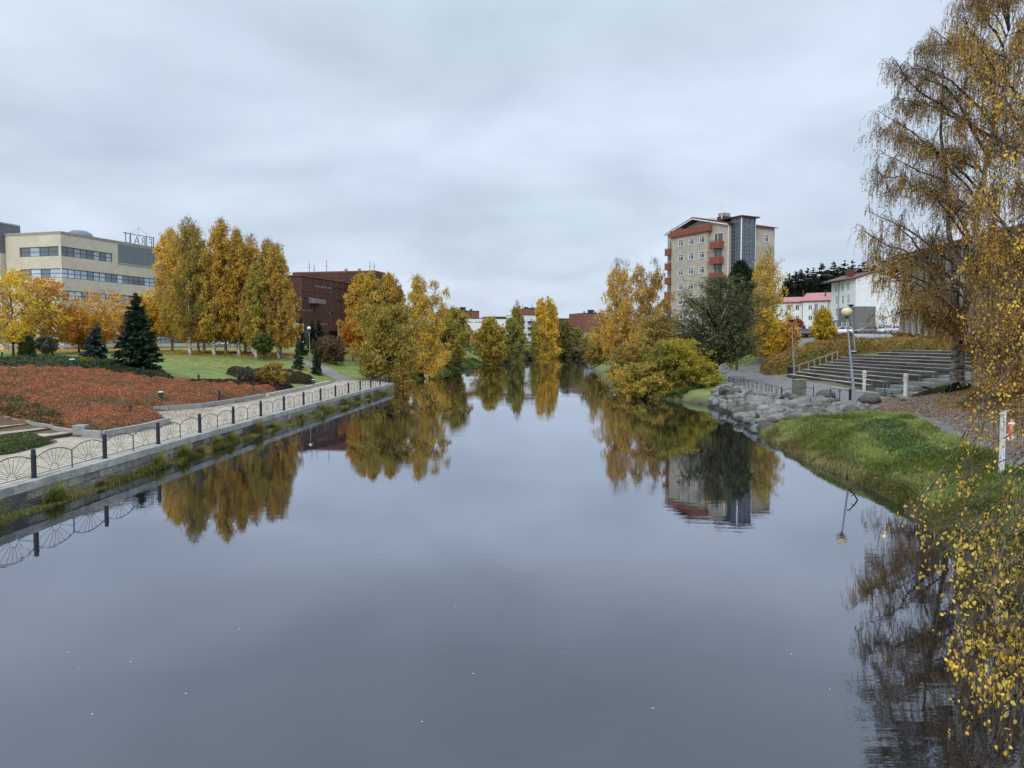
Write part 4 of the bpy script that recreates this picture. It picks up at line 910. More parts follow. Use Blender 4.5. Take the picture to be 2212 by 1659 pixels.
mu.build('mullion', M['steel'], sw_)
pp = MB(); pp.bar((*(Tn + fs.n * .1 - fg.u * 0), zg), (*(Tn + fs.n * .1), zst), .2); pp.bar((*(tc_ - fs.u * .9 + fs.n * .1), zg), (*(tc_ - fs.u * .9 + fs.n * .1), ze), .14); pp.bar((*(Te + fs.n * .05 + fs.u * .1), zg), (*(Te + fs.n * .05 + fs.u * .1), zst), .12)
child(pp, 'downpipe', M['frame_white'], flats)
sr = MB(); q0 = tc_ - fs.u * .5; sr.prism([tuple(q0 - fs.n * 3), tuple(q0 + fs.n * 3.0), tuple(Te + fs.u * .6 + fs.n * .7), tuple(Tb + fs.u * .6 - fs.n * 3)], zst + .002, zst + .2); child(sr, 'stairwell_roof', M['roof_red'], flats)
sr = MB(); c_ = G1 + fs.u * 4 - fs.n * 5; sr.box((*c_, ze + 1.5), (2.0, 1.8, 1.3), fs.rz); child(sr, 'chimney', M['roof_red'], flats); sr = MB(); sr.box((*c_, ze + 2.5), (1.7, 1.5, .7), fs.rz); child(sr, 'vent_housing', M['galv'], flats)
sr = MB(); c_ = G1 - fg.u * 4.8 - fs.n * 2.0 * 0 + fs.u * 1.0
sr.tube([(c_[0], c_[1], ze + .5), (c_[0], c_[1], ze + 6.5)], .05); sr.box((c_[0], c_[1], ze + 1.8), (1.2, .3, .25)); c2 = c_ + fg.u * 1.6 + fs.u * .6; sr.tube([(c2[0], c2[1], ze + .5), (c2[0], c2[1], ze + 2.4)], .08); sr.tube([(c2[0], c2[1], ze + 2.4), (c2[0], c2[1], ze + 4.4)], .24)
child(sr, 'antenna', M['frame_white'], flats)

# --- white house with the pink metal roof
z6 = lambda x, y: (1591 + x * .1983, 493.7 + y * .1983)
P0_, P1_ = at(z6(700, 0)[0], HZ, 218)[:2], at(z6(1100, 0)[0], HZ, 212)[:2]
fp = Fac(P0_, P1_); hs = thing('apartment_house', 'white rendered house with a pink metal roof below the dark spruces', 'building', base_of(P0_))
zc_ = fp.px(*z6(850, 788))[1]; zrd = fp.px(*z6(850, 706))[1] + .3
def wins(f, xs, ys, w, h): return [f.rect(*z6(x - w / 2, y - h / 2), *z6(x + w / 2, y + h / 2)) for x in xs for y in ys]
op = wins(fp, (802, 932), (860, 975, 1090), 44, 54) + wins(fp, (866,), (868, 985), 42, 100)
mbw = MB(); bk = -fp.n * 12; fp.wall(mbw, 0, fp.L, 7, zc_, op, .2)
for p, q in ((P1_, P1_ + bk), (P1_ + bk, P0_ + bk), (P0_ + bk, P0_)): mbw.quad((*p, 7), (*q, 7), (*q, zc_), (*p, zc_))
child(mbw, 'wall', M['stucco'], hs)
for o_ in op: fp.window(hs, o_, [.5], [], .12, 'frame_white', depth=.15, gcol=lambda i: random.choice([1.5, 3]))
for y in (893, 1010):
    q = MB(); a, b_, c, d = fp.rect(*z6(838, y - 18), *z6(900, y + 24))
    fp.box(q, a, b_, c, c + .18, .02, 1.1); fp.box(q, a, b_, d - .06, d, 1.04, 1.1)
    for k in range(9): x = a + (b_ - a - .05) * k / 8; fp.box(q, x, x + .05, c + .18, d - .06, 1.04, 1.1)
    child(q, 'balcony', mat('balcony_pink', (.40, .22, .20), .7, .1, 3), hs)
def gable_roof(f, t, ze_, zr_, dep, m_, oh=.4, a0=0, a1=None):
    a1 = f.L if a1 is None else a1; r = MB(); th = .2
    for (o0, z0_, o1, z1_) in ((oh, ze_ - .05, -dep / 2, zr_), (-dep / 2, zr_, -dep - oh, ze_ - .05)):
        vs = []
        for dz in (0, th): vs += [f.pt(a0 - oh, z0_ + dz, o0), f.pt(a1 + oh, z0_ + dz, o0), f.pt(a1 + oh, z1_ + dz, o1), f.pt(a0 - oh, z1_ + dz, o1)]
        r.add(vs, [(0, 3, 2, 1), (4, 5, 6, 7), (0, 1, 5, 4), (1, 2, 6, 5), (2, 3, 7, 6), (3, 0, 4, 7)])
    ro = child(r, 'roof', M[m_], t)
    g = MB()
    for a in (a0, a1): g.add([f.pt(a, ze_, 0), f.pt(a, ze_, -dep), f.pt(a, zr_, -dep / 2)], [(0, 1, 2)])
    child(g, 'gable', M['stucco'], t); g = MB()
    n_ = int((a1 - a0) / .8)
    for k in range(n_): a = a0 + (a1 - a0) * (k + .5) / n_; g.bar(f.pt(a, ze_ + th - .03, oh), f.pt(a, zr_ + th + .02, -dep / 2), .05, .06)
    g.build('standing_seam', M[m_], ro); g = MB(); g.bar(f.pt(a0 - oh, ze_ - .1, oh + .06), f.pt(a1 + oh, ze_ - .1, oh + .06), .14); g.build('gutter', M['roof_red'], ro)
    return ro
gable_roof(fp, hs, zc_, zrd, 12, 'roof_pink')
q = MB(); q.bar(fp.pt(.3, 8, .1), fp.pt(.3, zc_, .1), .14); a_ = fp.px(*z6(1000, 900))[0]; q.bar(fp.pt(a_, 8, .1), fp.pt(a_, zc_, .1), .14); child(q, 'downpipe', M['galv'], hs)
for x_ in (690, 935): q = MB(); a_ = fp.px(*z6(x_, 740))[0]; q.lathe(fp.pt(a_, zc_ + (zrd - zc_) * .5, -3), [(.2, 0), (.2, 1.6), (.3, 1.7), (.3, 1.9)], 8); child(q, 'roof_vent', M['roof_red'], hs)
Q0, Q1 = at(z6(420, 0)[0], HZ, 222)[:2], at(z6(703, 0)[0], HZ, 219)[:2]
fq = Fac(Q0, Q1); h2 = thing('apartment_house', 'lower white house with a pink roof half hidden by the yellow birch', 'building', base_of(Q1))
zc2 = fq.px(*z6(600, 803))[1]; zr2_ = fq.px(*z6(600, 752))[1] + .2; op = wins(fq, (570, 662), (862, 980, 1090), 42, 62); mbw = MB(); bk = -fq.n * 9; fq.wall(mbw, 0, fq.L, 7, zc2, op, .2)
for p, q in ((Q1, Q1 + bk), (Q1 + bk, Q0 + bk), (Q0 + bk, Q0)): mbw.quad((*p, 7), (*q, 7), (*q, zc2), (*p, zc2))
child(mbw, 'wall', M['stucco'], h2); gable_roof(fq, h2, zc2, zr2_, 9, 'roof_pink')
for o_ in op: fq.window(h2, o_, [.5], [], .12, 'frame_white', depth=.15, gcol=lambda i: random.choice([1, 2]))

# --- tall white house beside the car park
R0, R1, R2 = v2(83.9, 203), v2(83.6, 188), v2(107, 190)
h3 = thing('apartment_house', 'tall white rendered house with a red roof and grey lower walls behind parked cars', 'building', base_of(R1))
fl3, fr3 = Fac(R0, R1), Fac(R1, R2); ze3 = fl3.px(*z6(1255, 552))[1]; zr3 = fr3.px(*z6(1520, 470))[1]
opl = [fl3.rect(*z6(x - 13, y0), *z6(x + 13, y1)) for x, yy in ((1087, ((610, 690), (742, 825), (878, 960), (1010, 1090))), (1155, ((597, 683), (735, 820))), (1215, ((588, 673), (727, 812)))) for y0, y1 in yy]
opl += [fl3.rect(*z6(1145, 872), *z6(1182, 905)), fl3.rect(*z6(1195, 868), *z6(1228, 902)), fl3.rect(*z6(1145, 1008), *z6(1182, 1088)), fl3.rect(*z6(1195, 1005), *z6(1232, 1088))]
mbw = MB(); fl3.wall(mbw, 0, fl3.L, 7, ze3, opl, .2); fr3.wall(mbw, 0, fr3.L, 7, ze3, [], .2)
am = fr3.px(*z6(1520, 470))[0]; mbw.add([fr3.pt(0, ze3), fr3.pt(2 * am, ze3), fr3.pt(am, zr3)], [(0, 1, 2)])
R3 = R2 + (R0 - R1)
for p, q in ((R2, R3), (R3, R0)): mbw.quad((*p, 7), (*q, 7), (*q, ze3), (*p, ze3))
child(mbw, 'wall', M['stucco'], h3)
for o_ in opl: fl3.window(h3, o_, [.5] if o_[1] - o_[0] > 1.4 else [], [.72], .1, 'frame_white', depth=.15, gcol=lambda i: random.choice([2, 4, 5]))
zg1 = fr3.px(*z6(1400, 848))[1]; gg = MB(); fr3.box(gg, 0, fr3.px(*z6(1515, 900))[0], 7, zg1, 0, .05); child(gg, 'grey_render', M['stucco_grey'], h3)
gg = MB(); a_ = fl3.px(*z6(1117, 900))[0]; fl3.wall(gg, a_, fl3.L + .05, 7, zg1, opl, .01, .05); fl3.wall(gg, 0, a_, 7, fl3.px(*z6(1080, 1000))[1], opl, .01, .04); child(gg, 'grey_render', M['stucco_grey'], h3)
rf = MB()
for (a, za, b_, zb_) in ((-.7, ze3 - .1, am, zr3 + .1), (am, zr3 + .1, 2 * am + .7, ze3 - .1)):
    vs = []
    for dz in (0, .25):
        vs += [fr3.pt(a, za + dz, .5), fr3.pt(b_, zb_ + dz, .5), fr3.pt(b_, zb_ + dz, -16), fr3.pt(a, za + dz, -16)]
    rf.add(vs, [(0, 3, 2, 1), (4, 5, 6, 7), (0, 1, 5, 4), (1, 2, 6, 5), (2, 3, 7, 6), (3, 0, 4, 7)])
ro = child(rf, 'roof', M['roof_red'], h3)
q = MB(); q.box(fr3.pt(am * .45, ze3 + (zr3 - ze3) * .45 + 1.3, -7), (1.8, 1.2, 1.6)); q.build('chimney', M['roof_red'], ro)
q = MB(); q.bar(fl3.pt(fl3.px(*z6(1112, 900))[0], 8, .1), fl3.pt(fl3.px(*z6(1112, 900))[0], ze3, .1), .16); child(q, 'downpipe', M['galv'], h3)
q = MB(); x0 = fr3.px(*z6(1275, 1050))[0]; x1 = fr3.px(*z6(1525, 1050))[0]
for k in range(20): a = x0 + (x1 - x0) * k / 19; q.bar(fr3.pt(a, 8.2, 2), fr3.pt(a, 10.3, 2), .05)
q.bar(fr3.pt(x0, 10.3, 2), fr3.pt(x1, 10.3, 2), .08); q.bar(fr3.pt(x0, 8.4, 2), fr3.pt(x1, 8.4, 2), .08)
fo = child(q, 'mesh_fence', M['galv'], (lambda t: t)(thing('mesh_fence', 'grey metal mesh fence in front of the grey painted wall', 'fence', fr3.pt(x0, 8.2, 2))))

# --- hall with white pilasters behind the big birches
K0, K1 = v2(60.4, 120), v2(58.0, 74)
hk = thing('concert_hall', 'hall with tall white pilasters and a red brown roof behind the golden birches', 'building', base_of(K0)); fk = Fac(K0, K1); zk = 18.4; mbw = MB()
fk.box(mbw, 0, fk.L, 4, zk, -20, -.5); child(mbw, 'wall', M['dark_brown'], hk); gk = MB(); fk.box(gk, .4, fk.L - .4, 6.5, zk - 1, -.48, -.40); gk.cur = (1.5, 1.7, 2); child(gk, 'glazing', M['glass'], hk)
for k in range(24): q = MB(); a = .3 + k * 1.95; fk.box(q, a, a + .38, 4.5, zk, -.42, .25); child(q, 'pilaster', M['coping'], hk)
q = MB(); fk.box(q, -1.2, fk.L + 1, zk + .002, zk + .7, -20, 1.0); child(q, 'roof', M['red_brown'], hk)
q = MB(); fk.box(q, -.5, fk.L, 3.5, 6.2, -.3, .35); child(q, 'plinth', M['coping'], hk)
# cream hall far behind the left birches
X0, X1 = at(380, HZ, 190)[:2], at(600, HZ, 185)[:2]; fx = Fac(X0, X1); hx = thing('office_building', 'pale low building glimpsed between the birch trunks on the left lawn', 'building', base_of(X0)); mbw = MB()
ox = [(3 + k * 4.2, 5.6 + k * 4.2, 6.6, 8.2) for k in range(5)]
fx.wall(mbw, 0, fx.L, 4, 10.5, ox, .2); bk = -fx.n * 14
for p, q in ((X1, X1 + bk), (X1 + bk, X0 + bk), (X0 + bk, X0)): mbw.quad((*p, 4), (*q, 4), (*q, 10.5), (*p, 10.5))
child(mbw, 'wall', M['stucco'], hx); q = MB(); q.prism([tuple(X0), tuple(X1), tuple(X1 + bk), tuple(X0 + bk)], 10.502, 10.8); child(q, 'roof', M['asphalt_roof'], hx)
for o_ in ox: fx.window(hx, o_, [.5], [], .1, 'frame_grey', depth=.15)
# ------------------------------------------------------------------ quay wall and sunburst railing
wallt = thing('quay_wall', 'long grey granite block quay wall carrying the sunburst railing', 'wall', (wall_x(50), 50, 0))
cpth, stn = MB(), MB(); r_w = random.Random(4)
def wp(y, out=0.0): return wall_x(y) + .32 + out
for row, (z0, z1) in enumerate(((.30, .60), (.02, .29), (-.45, .01))):
    y = -20 + r_w.uniform(0, .8)
    while y < WEND:
        l = r_w.uniform(.75, 1.35); y1 = min(y + l, WEND); j = r_w.uniform(-.02, .012); k = r_w.uniform(.72, 1.15); g = r_w.uniform(-.03, .03)
        stn.cur = (k * (1 + g), k, k * (1 - g)); x0, x1 = wp(y + .01), wp(y1 - .01)
        stn.prism([(x0 + j, y + .012), (x1 + j, y1 - .012), (x1 - .5, y1 - .012), (x0 - .5, y + .012)], z0, z1 - .012); y = y1
y = -20.
while y < WEND:
    y1 = min(y + r_w.uniform(1.2, 1.7), WEND); k = r_w.uniform(.85, 1.1); j = r_w.uniform(-.006, .012); cpth.cur = (k, k, k * .99)
    cpth.prism([(wp(y) + .03 + j, y + .006), (wp(y1) + .03 + j, y1 - .006), (wp(y1) - .46, y1 - .006), (wp(y) - .46, y + .006)], .605, .90); y = y1
stn.cur = (.9, .9, .9)
for z0, z1 in ((.30, .60), (.02, .29), (-.45, .01)):
    for k in range(3): stn.box((wp(WEND) - .5 - k * .95, WEND + .2, (z0 + z1) / 2), (.93, .38, z1 - z0 - .012))
core = MB(); core.cur = (.35, .35, .35); core.prism([(wp(-20) - .06, -20), (wp(30) - .06, 30), (wp(60) - .06, 60), (wp(WEND) - .06, WEND), (wp(WEND) - .55, WEND), (wp(60) - .55, 60), (wp(30) - .55, 30), (wp(-20) - .55, -20)], -1.0, .59)
M['granite2'] = M['granite']
child(stn, 'granite_course', M['granite'], wallt); child(core, 'mortar_core', M['granite'], wallt)
M['cop'] = mat('cop', (.31, .305, .275), .9, .38, 1.6, .5, 16, attr=True, fine=.2); child(cpth, 'coping', M['cop'], wallt)

def sunburst(w, h=.88, side=.66, z0=.10, r=.018, ring=.24, nr=8, rr=.008):
    """one railing panel in the local x-z plane, x from 0 to w"""
    mb = MB(); n = 18
    # arch through (0,side), (w/2,h), (w,side)
    s = h - side; R_ = (w * w / 4 + s * s) / (2 * s); cz_ = h - R_; a0 = math.asin(min(1, w / 2 / R_))
    P = [(w / 2 + R_ * math.sin(-a0 + 2 * a0 * i / n), 0, cz_ + R_ * math.cos(-a0 + 2 * a0 * i / n)) for i in range(n + 1)]
    mb.tube(P, r, 6); mb.bar((0, 0, z0), (w, 0, z0), .022)
    mb.tube([(w / 2 + ring * math.cos(a), 0, z0 + ring * math.sin(a)) for a in [PI * i / 10 for i in range(11)]], rr * 1.1, 5)
    for i in range(nr):
        a = PI * (i + .5) / nr if nr < 7 else PI * (.09 + .82 * i / (nr - 1)); dx, dz = math.cos(a), math.sin(a)
        t = ring
        while True:
            t += .01; x, z = w / 2 + dx * t, z0 + dz * t
            if x < 0.01 or x > w - .01 or math.hypot(x - w / 2, z - cz_) > R_ - .005 or t > 3: break
        mb.tube([(w / 2 + dx * ring, 0, z0 + dz * ring), (w / 2 + dx * t, 0, z0 + dz * t)], rr, 4)
    return mb
rail = thing('riverside_railing', 'long iron railing with sunburst panels and thick dark posts along the paved promenade', 'railing', (*POSTS[6], .9))
def loc(o, p, rz=0, sx=1.0):
    o.location = Vector((p[0], p[1], p[2])) - rail.location; o.rotation_euler = (0, 0, rz); o.scale = (sx, 1, 1); return o
pm = MB(); pm.lathe((0, 0, 0), [(.115, 0), (.115, .03), (.085, .04), (.085, .78), (.095, .79), (.095, .82), (.078, .83), (.075, .99), (.07, 1.0), (.0, 1.0)], 14)
p0 = pm.build('post', M['navy_iron'], rail, smooth=False); mm_ = MB(); mm_.bar((0, 0, 0), (0, 0, .68), .035); m0 = mm_.build('mid_post', M['rail_iron'], rail)
wp_ = 2.14; pa = sunburst(wp_).build('sunburst_panel', M['rail_iron'], rail)
first = [1, 1, 1]
for i, (x, y) in enumerate(POSTS):
    o = p0 if i == 0 else p0.copy()
    if i: COL.objects.link(o)
    loc(o, (x, y, .9))
    if i < len(POSTS) - 1:
        x2, y2 = POSTS[i + 1]; dx, dy = x2 - x, y2 - y; L_ = math.hypot(dx, dy); rz = math.atan2(dy, dx)
        o = m0 if i == 0 else m0.copy()
        if i: COL.objects.link(o)
        loc(o, ((x + x2) / 2, (y + y2) / 2, .9), rz)
        for k in range(2):
            o = pa if i == 0 and k == 0 else pa.copy()
            if i or k: COL.objects.link(o)
            ux, uy = dx / L_, dy / L_; st_ = .09 if k == 0 else L_ / 2 + .02
            loc(o, (x + ux * st_, y + uy * st_, .9), rz, (L_ / 2 - .11) / wp_)
x, y = POSTS[-1]
for k, (a, b_) in enumerate((((x, y), (x - 1.3, y + 1.6)), ((x - 1.3, y + 1.6), (x - 2.6, y + 3.2)))):
    o = pa.copy(); COL.objects.link(o); loc(o, (*a, .9), math.atan2(b_[1] - a[1], b_[0] - a[0]), math.hypot(b_[0] - a[0], b_[1] - a[1]) / wp_)
    o = m0.copy(); COL.objects.link(o); loc(o, (*b_, .85))

# upper railing by the plaza on the left
def rail_line(label, pts, h=1.0, m_='rail_iron', wide=2.4, cat='railing', zoff=0.0, ends=True, **kw):
    t = thing('sunburst_railing', label, cat, pts[0]); pts = [np.array(p, float) for p in pts]
    for i, p in enumerate(pts):
        q = MB(); q.bar((0, 0, -.1), (0, 0, h * .98 + .02), .05); o = q.build('post', M[m_], t); o.location = Vector(p) - t.location
        if i < len(pts) - 1:
            d = pts[i + 1] - p; L_ = math.hypot(d[0], d[1]); o = sunburst(L_ - .03, h * .98, h * .74, r=.02, rr=.011, nr=kw.get('nr', 7), ring=min(.26, L_ * .14)).build('sunburst_panel', M[m_], t)
            o.location = Vector((p[0] + d[0] / L_ * .015, p[1] + d[1] / L_ * .015, p[2])) - t.location; o.rotation_euler = (0, -math.atan2(d[2], L_), math.atan2(d[1], d[0]))
    return t
a = [at(px, HZ, Y)[:2] for px, Y in ((-10, 70), (17, 70), (88, 70.5), (140, 71), (168, 71.5))]
rail_line('short sunburst railing at the pale plaza above the red shrub bed', [(*p, H(*p) + .05) for p in a], 1.05)
# railings above the stone bank
gp_ = [(1581, 833), (1592, 835), (1607, 838.5), (1630, 843.5), (1643, 847), (1664, 852), (1687.6, 862)]
zt_ = 1.17
pts = [(22.35, 79.2, zt_), (22.3, 77.2, zt_)] + [tuple(onz(px, py, zt_)) for px, py in ((1600, 838.3), (1616.5, 842), (1634.6, 846.4), (1654.4, 851), (1667, 855.5), (1687.6, 862))]
pts = [(24.3, 80.5, zt_)] + pts
pe = np.array([25.0, 63.2, zt_])
rail_line('black sunburst railing curving along the top of the stone bank', pts, .98, 'dark_metal')
rail_line('wide low black sunburst railing panel in front of the square stone pillar', [tuple(onz(1689, 862.2, zt_)), tuple(onz(1757, 857.5, zt_))], .92, 'dark_metal', nr=10)
t = rail_line('pair of black sunburst railing panels beside the leaning globe lamp', [tuple(onz(1793, 866.5, zt_)), tuple(onz(1813.6, 868.5, zt_)), tuple(onz(1834, 869, zt_))], 1.0, 'dark_metal')
q = MB(); q.lathe((0, 0, 0), [(.1, 0), (.1, 1.0), (0, 1.0)], 10); o = q.build('end_post', M['navy_iron'], t); o.location = Vector(onz(1836, 869.3, zt_)) - t.location
c0_, c1_ = ground(1889, 852), ground(1911, 855.5)
rail_line('single black sunburst railing panel at the foot of the stone steps', [tuple(c0_), tuple(c1_)], 1.12, 'dark_metal', nr=7)

# ------------------------------------------------------------------ kerbs, steps and stone block on the left
def kerb(label, pts, h, w=.22, m_='kerb', z=None, name='kerb_wall', cat='kerb'):
    t = thing(name, label, cat, (*pts[0], H(*pts[0]))); q = MB()
    for a, b_ in zip(pts[:-1], pts[1:]):
        a, b_ = np.array(a, float), np.array(b_, float); n = max(1, int(np.linalg.norm(b_ - a) / 1.9)); d = (b_ - a) / np.linalg.norm(b_ - a)
        for k in range(n):
            p = a + (b_ - a) * k / n + d * .006; s = a + (b_ - a) * (k + 1) / n - d * .006; zz = .86 if z is None else z
            q.bar((*p, zz + h / 2 - .1), (*s, zz + h / 2 - .1), w, h + .2)
    child(q, 'kerbstone', M[m_], t); return t
K1_ = [(-21.5, 38.4), (-20.3, 37.9), (-19.9, 41), (-20.0, 44.6), (-20.9, 46)]
kerb('low grey stone kerb wall rounding the near tip of the red shrub bed', K1_, .38)
K2_ = [(-25.3, 52.4), (-24.0, 53.5), (-22.5, 55.6), (-21.6, 61.6), (-21.4, 66.0)]
kerb('grey stone kerb wall behind the promenade along the far part of the red bed', K2_, .36)
kerb('pale stepped stone kerb edging the green lawn beside the promenade', [(-21.4, 67), (-21.3, 73), (-21.1, 79), (-21.3, 90)], .32, .3, 'coping')
blk = thing('stone_block', 'square pale stone block ending the steps beside the red shrub bed', 'block', (-21.9, 38.9, .88)); q = MB(); q.box((0, 0, .25), (.62, .5, .62)); q.build('block', M['kerb'], blk, bevel=.02)
stp = thing('garden_steps', 'broad paved steps with dark risers climbing left of the red shrub bed', 'steps', (-24, 38, .88))
for k in range(7):
    q = MB(); x0 = -22.3 - k * 1.55; z1 = .90 + .15 * (k + 1); ys = 38.7 + k * .75
    q.prism([(x0, ys), (x0 - 1.56, ys + .75), (x0 - 3.4, ys - 6.2), (x0 - 1.84, ys - 6.95)], .3, z1); child(q, 'step', M['paver'], stp)
    q = MB(); q.bar((x0 + .02, ys + .01, z1 - .055), (x0 - 1.84 + .02, ys - 6.95, z1 - .055), .12, .125); child(q, 'riser', M['dark_brown'], stp)
    q = MB(); q.bar((x0 + .1, ys + .12, z1 + .0), (x0 - 1.5, ys + .87, z1 + .1), .2, .3); child(q, 'side_kerb', M['kerb'], stp)
# pale plaza behind the upper railing
loft('plaza', [(-52, 69), (-44.5, 70), (-38.5, 71.4)], [(-58, 78), (-48.5, 79), (-40.5, 75)], M['paver'], .05, 20, 8)

# ------------------------------------------------------------------ boulders of the stone bank
def icos(sub):
    import bmesh
    bm = bmesh.new(); bmesh.ops.create_icosphere(bm, subdivisions=sub, radius=1); V = np.array([v.co[:] for v in bm.verts]); F_ = np.array([[v.index for v in f.verts] for f in bm.faces]); bm.free(); return V, F_
IV, IF = icos(3)
ROCKS = []
for k in range(9):
    r = np.random.default_rng(50 + k); V = IV.copy(); dsp = np.ones(len(V))
    for _ in range(9):
        f = r.normal(size=3) * r.uniform(.8, 2.6); dsp += .07 * np.sin(V @ f + r.uniform(0, 6))
    for _ in range(7):   # planed faces
        n_ = unit(r.normal(size=3)); c = r.uniform(.68, .95); d = V @ n_ * dsp; over = np.clip(d - c, 0, None); dsp = dsp * (1 - over / (np.abs(d) + 1e-6) * .8)
    V = V * dsp[:, None] * np.array([1.0, r.uniform(.62, .85), r.uniform(.48, .66)])
    kk = r.uniform(.5, 1.7); tone = np.array([1 + r.uniform(-.05, .10), 1, 1 - r.uniform(-.04, .10)]) * kk
    ROCKS.append(arr_mesh('boulder', V, [IF], np.tile(tone, (len(V), 1)), True))
def boulder(mesh_k, p, s, rz, tilt, label, group, m_=None):
    o = link('boulder', ROCKS[mesh_k], None, M['rock'] if m_ is None else m_); o.location = [float(v) for v in p]; o.scale = (s, s, s); o.rotation_euler = (tilt[0], tilt[1], rz); return tag(o, label, 'boulder', group)
bank = [(15.0, 46.5), (15.9, 52), (17.2, 60), (17.7, 68.5), (19.4, 73.0), (21.3, 77.8), (22.1, 78.4), (22.0, 70), (21.2, 62), (22.6, 59.5), (25.5, 57.2), (25.2, 53), (22.2, 50.5), (18.5, 48)]
r = np.random.default_rng(8); bx, by = sample(bank, 2600, r); keep = []; S = []
for x, y in zip(bx, by):
    d = min(abs(sdist([x], [y])[0]), 6); near_top = d > 3.3
    s = r.uniform(.32, .68) * (.5 if near_top and r.uniform() < .55 else 1)
    if all((x - a) ** 2 + (y - b_) ** 2 > ((s + c) * .70) ** 2 for a, b_, c in zip([k[0] for k in keep], [k[1] for k in keep], S)): keep.append((x, y)); S.append(s)
    if len(keep) >= 285: break
for i, ((x, y), s) in enumerate(zip(keep, S)):
    z = max(H(x, y), -.15); dn = math.atan2(.5, 1.0)
    boulder(i % 9, (x, y, z + s * .22), s * 1.12, r.uniform(0, 6.3), (r.normal() * .25, r.normal() * .25 + .0), 'rounded grey boulder laid in the sloping stone bank by the water', 'boulders of the stone bank')
for (px, py, s, lab) in ((1783, 860, .95, 'large brown boulder between the two railing sections on the terrace edge'), (1878, 871, 1.0, 'large grey boulder right of the leaning globe lamp foot'), (1826, 883, .75, 'dark round boulder just left of the leaning globe lamp foot'), (1955, 866, .42, 'small flat boulder at the foot of the right white lantern post')):
    p = ground(px, py); boulder(3 if s > .9 else 5, p + [0, 0, s * .25], s, .6, (.05, .05), lab, None)

# ------------------------------------------------------------------ terraced timber seating
rows = []
r_s = random.Random(9); ORD = ['lowest', 'second', 'third', 'fourth', 'fifth', 'sixth', 'seventh', 'eighth', 'ninth', 'tenth', 'eleventh']
for k in range(11):
    zt = 1.75 + .30 * k; Fp = np.array([34.1 + .94 * k, 95.0]); Np = np.array([32.9 + 1.5 * k, 71.0 if k < 6 else 64.5])
    if k >= 9: Fp = np.array([45.0 + (k - 9) * 1.2, 94.6 - (k - 9)])
    t = thing('terrace_bench', f'{ORD[k]} weathered timber bench row counted up from the terrace paving', 'bench', (*Np, zt - .6), 0, 'timber bench rows of the terrace')
    u = (Fp - Np); L_ = np.linalg.norm(u); u /= L_; nrm = np.array([u[1], -u[0]]); nrm = nrm if nrm[0] > 0 else -nrm
    n_ = 6; bd, stt = MB(), MB()
    for i in range(n_):
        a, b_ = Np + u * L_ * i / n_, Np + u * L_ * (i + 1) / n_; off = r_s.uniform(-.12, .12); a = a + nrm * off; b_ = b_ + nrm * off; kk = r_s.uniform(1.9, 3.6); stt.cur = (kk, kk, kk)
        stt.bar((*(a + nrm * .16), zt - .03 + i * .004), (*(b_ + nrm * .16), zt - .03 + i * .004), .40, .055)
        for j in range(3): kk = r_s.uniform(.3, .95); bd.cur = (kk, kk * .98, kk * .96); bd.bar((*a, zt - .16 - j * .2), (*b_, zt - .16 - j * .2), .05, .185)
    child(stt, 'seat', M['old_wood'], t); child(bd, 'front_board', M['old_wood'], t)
    e = MB(); e.cur = (.8, .8, .8); p = Np + nrm * .18; e.box((p[0], p[1] - .06, zt - .33), (.14, .09, .56)); e.box((p[0] + .24, p[1] - .06, zt - .33), (.12, .09, .56)); e.box((p[0] + .1, p[1] - .06, zt - .12), (.36, .07, .1)); child(e, 'end_frame', M['old_wood'], t)
# stone edge of the terrace and the steps beside the benches
edge = thing('edging_stones', 'pale stone edging between the terrace paving and the timber benches', 'kerb', (31, 70, 1.17)); q = MB(); ep = [(33.6, 95.5), (32.6, 88), (31.7, 79), (31.2, 72), (30.9, 67.5)]
for a, b_ in zip(ep[:-1], ep[1:]):
    for k in range(5): p = np.array(a) + (np.array(b_) - a) * (k + .01) / 5; s = np.array(a) + (np.array(b_) - a) * (k + .99) / 5; q.bar((*p, 1.24), (*s, 1.24), .32, .2)
child(q, 'kerbstone', M['coping'], edge)
ss = thing('stone_steps', 'rough stone steps between white lantern posts climbing beside the timber benches', 'steps', (33, 65, 1.2))
for k in range(9):
    q = MB(); x0 = 31.3 + k * 1.42; q.box((x0, 67.0 - k * .12, 1.16 + .29 * k), (.5, 3.0, .3), .14); child(q, 'step', M['kerb'], ss)
    if k < 7: q = MB(); q.box((x0 + .5, 63.4 - k * .2, 1.16 + .22 * k), (.5, 2.0, .26), .1); child(q, 'step', M['kerb'], ss)
r = np.random.default_rng(5)
for i in range(46):
    x = r.uniform(31.2, 43); y = r.uniform(61.8, 67.8); s = r.uniform(.12, .26); boulder(i % 9, (x, y, H(x, y) + s * .5), s, r.uniform(0, 6), (0, 0), 'fist to head sized stone lying between the rough stone steps', 'stones between the steps')
# timber handrail
ht = thing('timber_handrail', 'sloping grey timber handrail left of the bench rows', 'handrail', (35.2, 97, 1.2)); q = MB()
hp = []
for i, (px, py, pb) in enumerate(((1701.5, 797, 814), (1728, 788, 801), (1747.5, 781, 797), (1760, 776.5, 792), (1772, 772, 788), (1785, 768, 783), (1798, 763.5, 778), (1809.6, 759.8, 775))):
    Y = 97.0; d = ray(px, HZ); x = d[0] / d[1] * Y; zb_ = H(x, Y); zt = at(px, py, Y)[2]; hp.append((x, Y, zt)); o = MB(); o.bar((x, Y, zb_ - .2), (x, Y, zt - .03), .13); child(o, 'post', M['grey_wood'], ht)
q.bar(hp[0], hp[-1], .16, .09); child(q, 'top_rail', M['grey_wood'], ht)
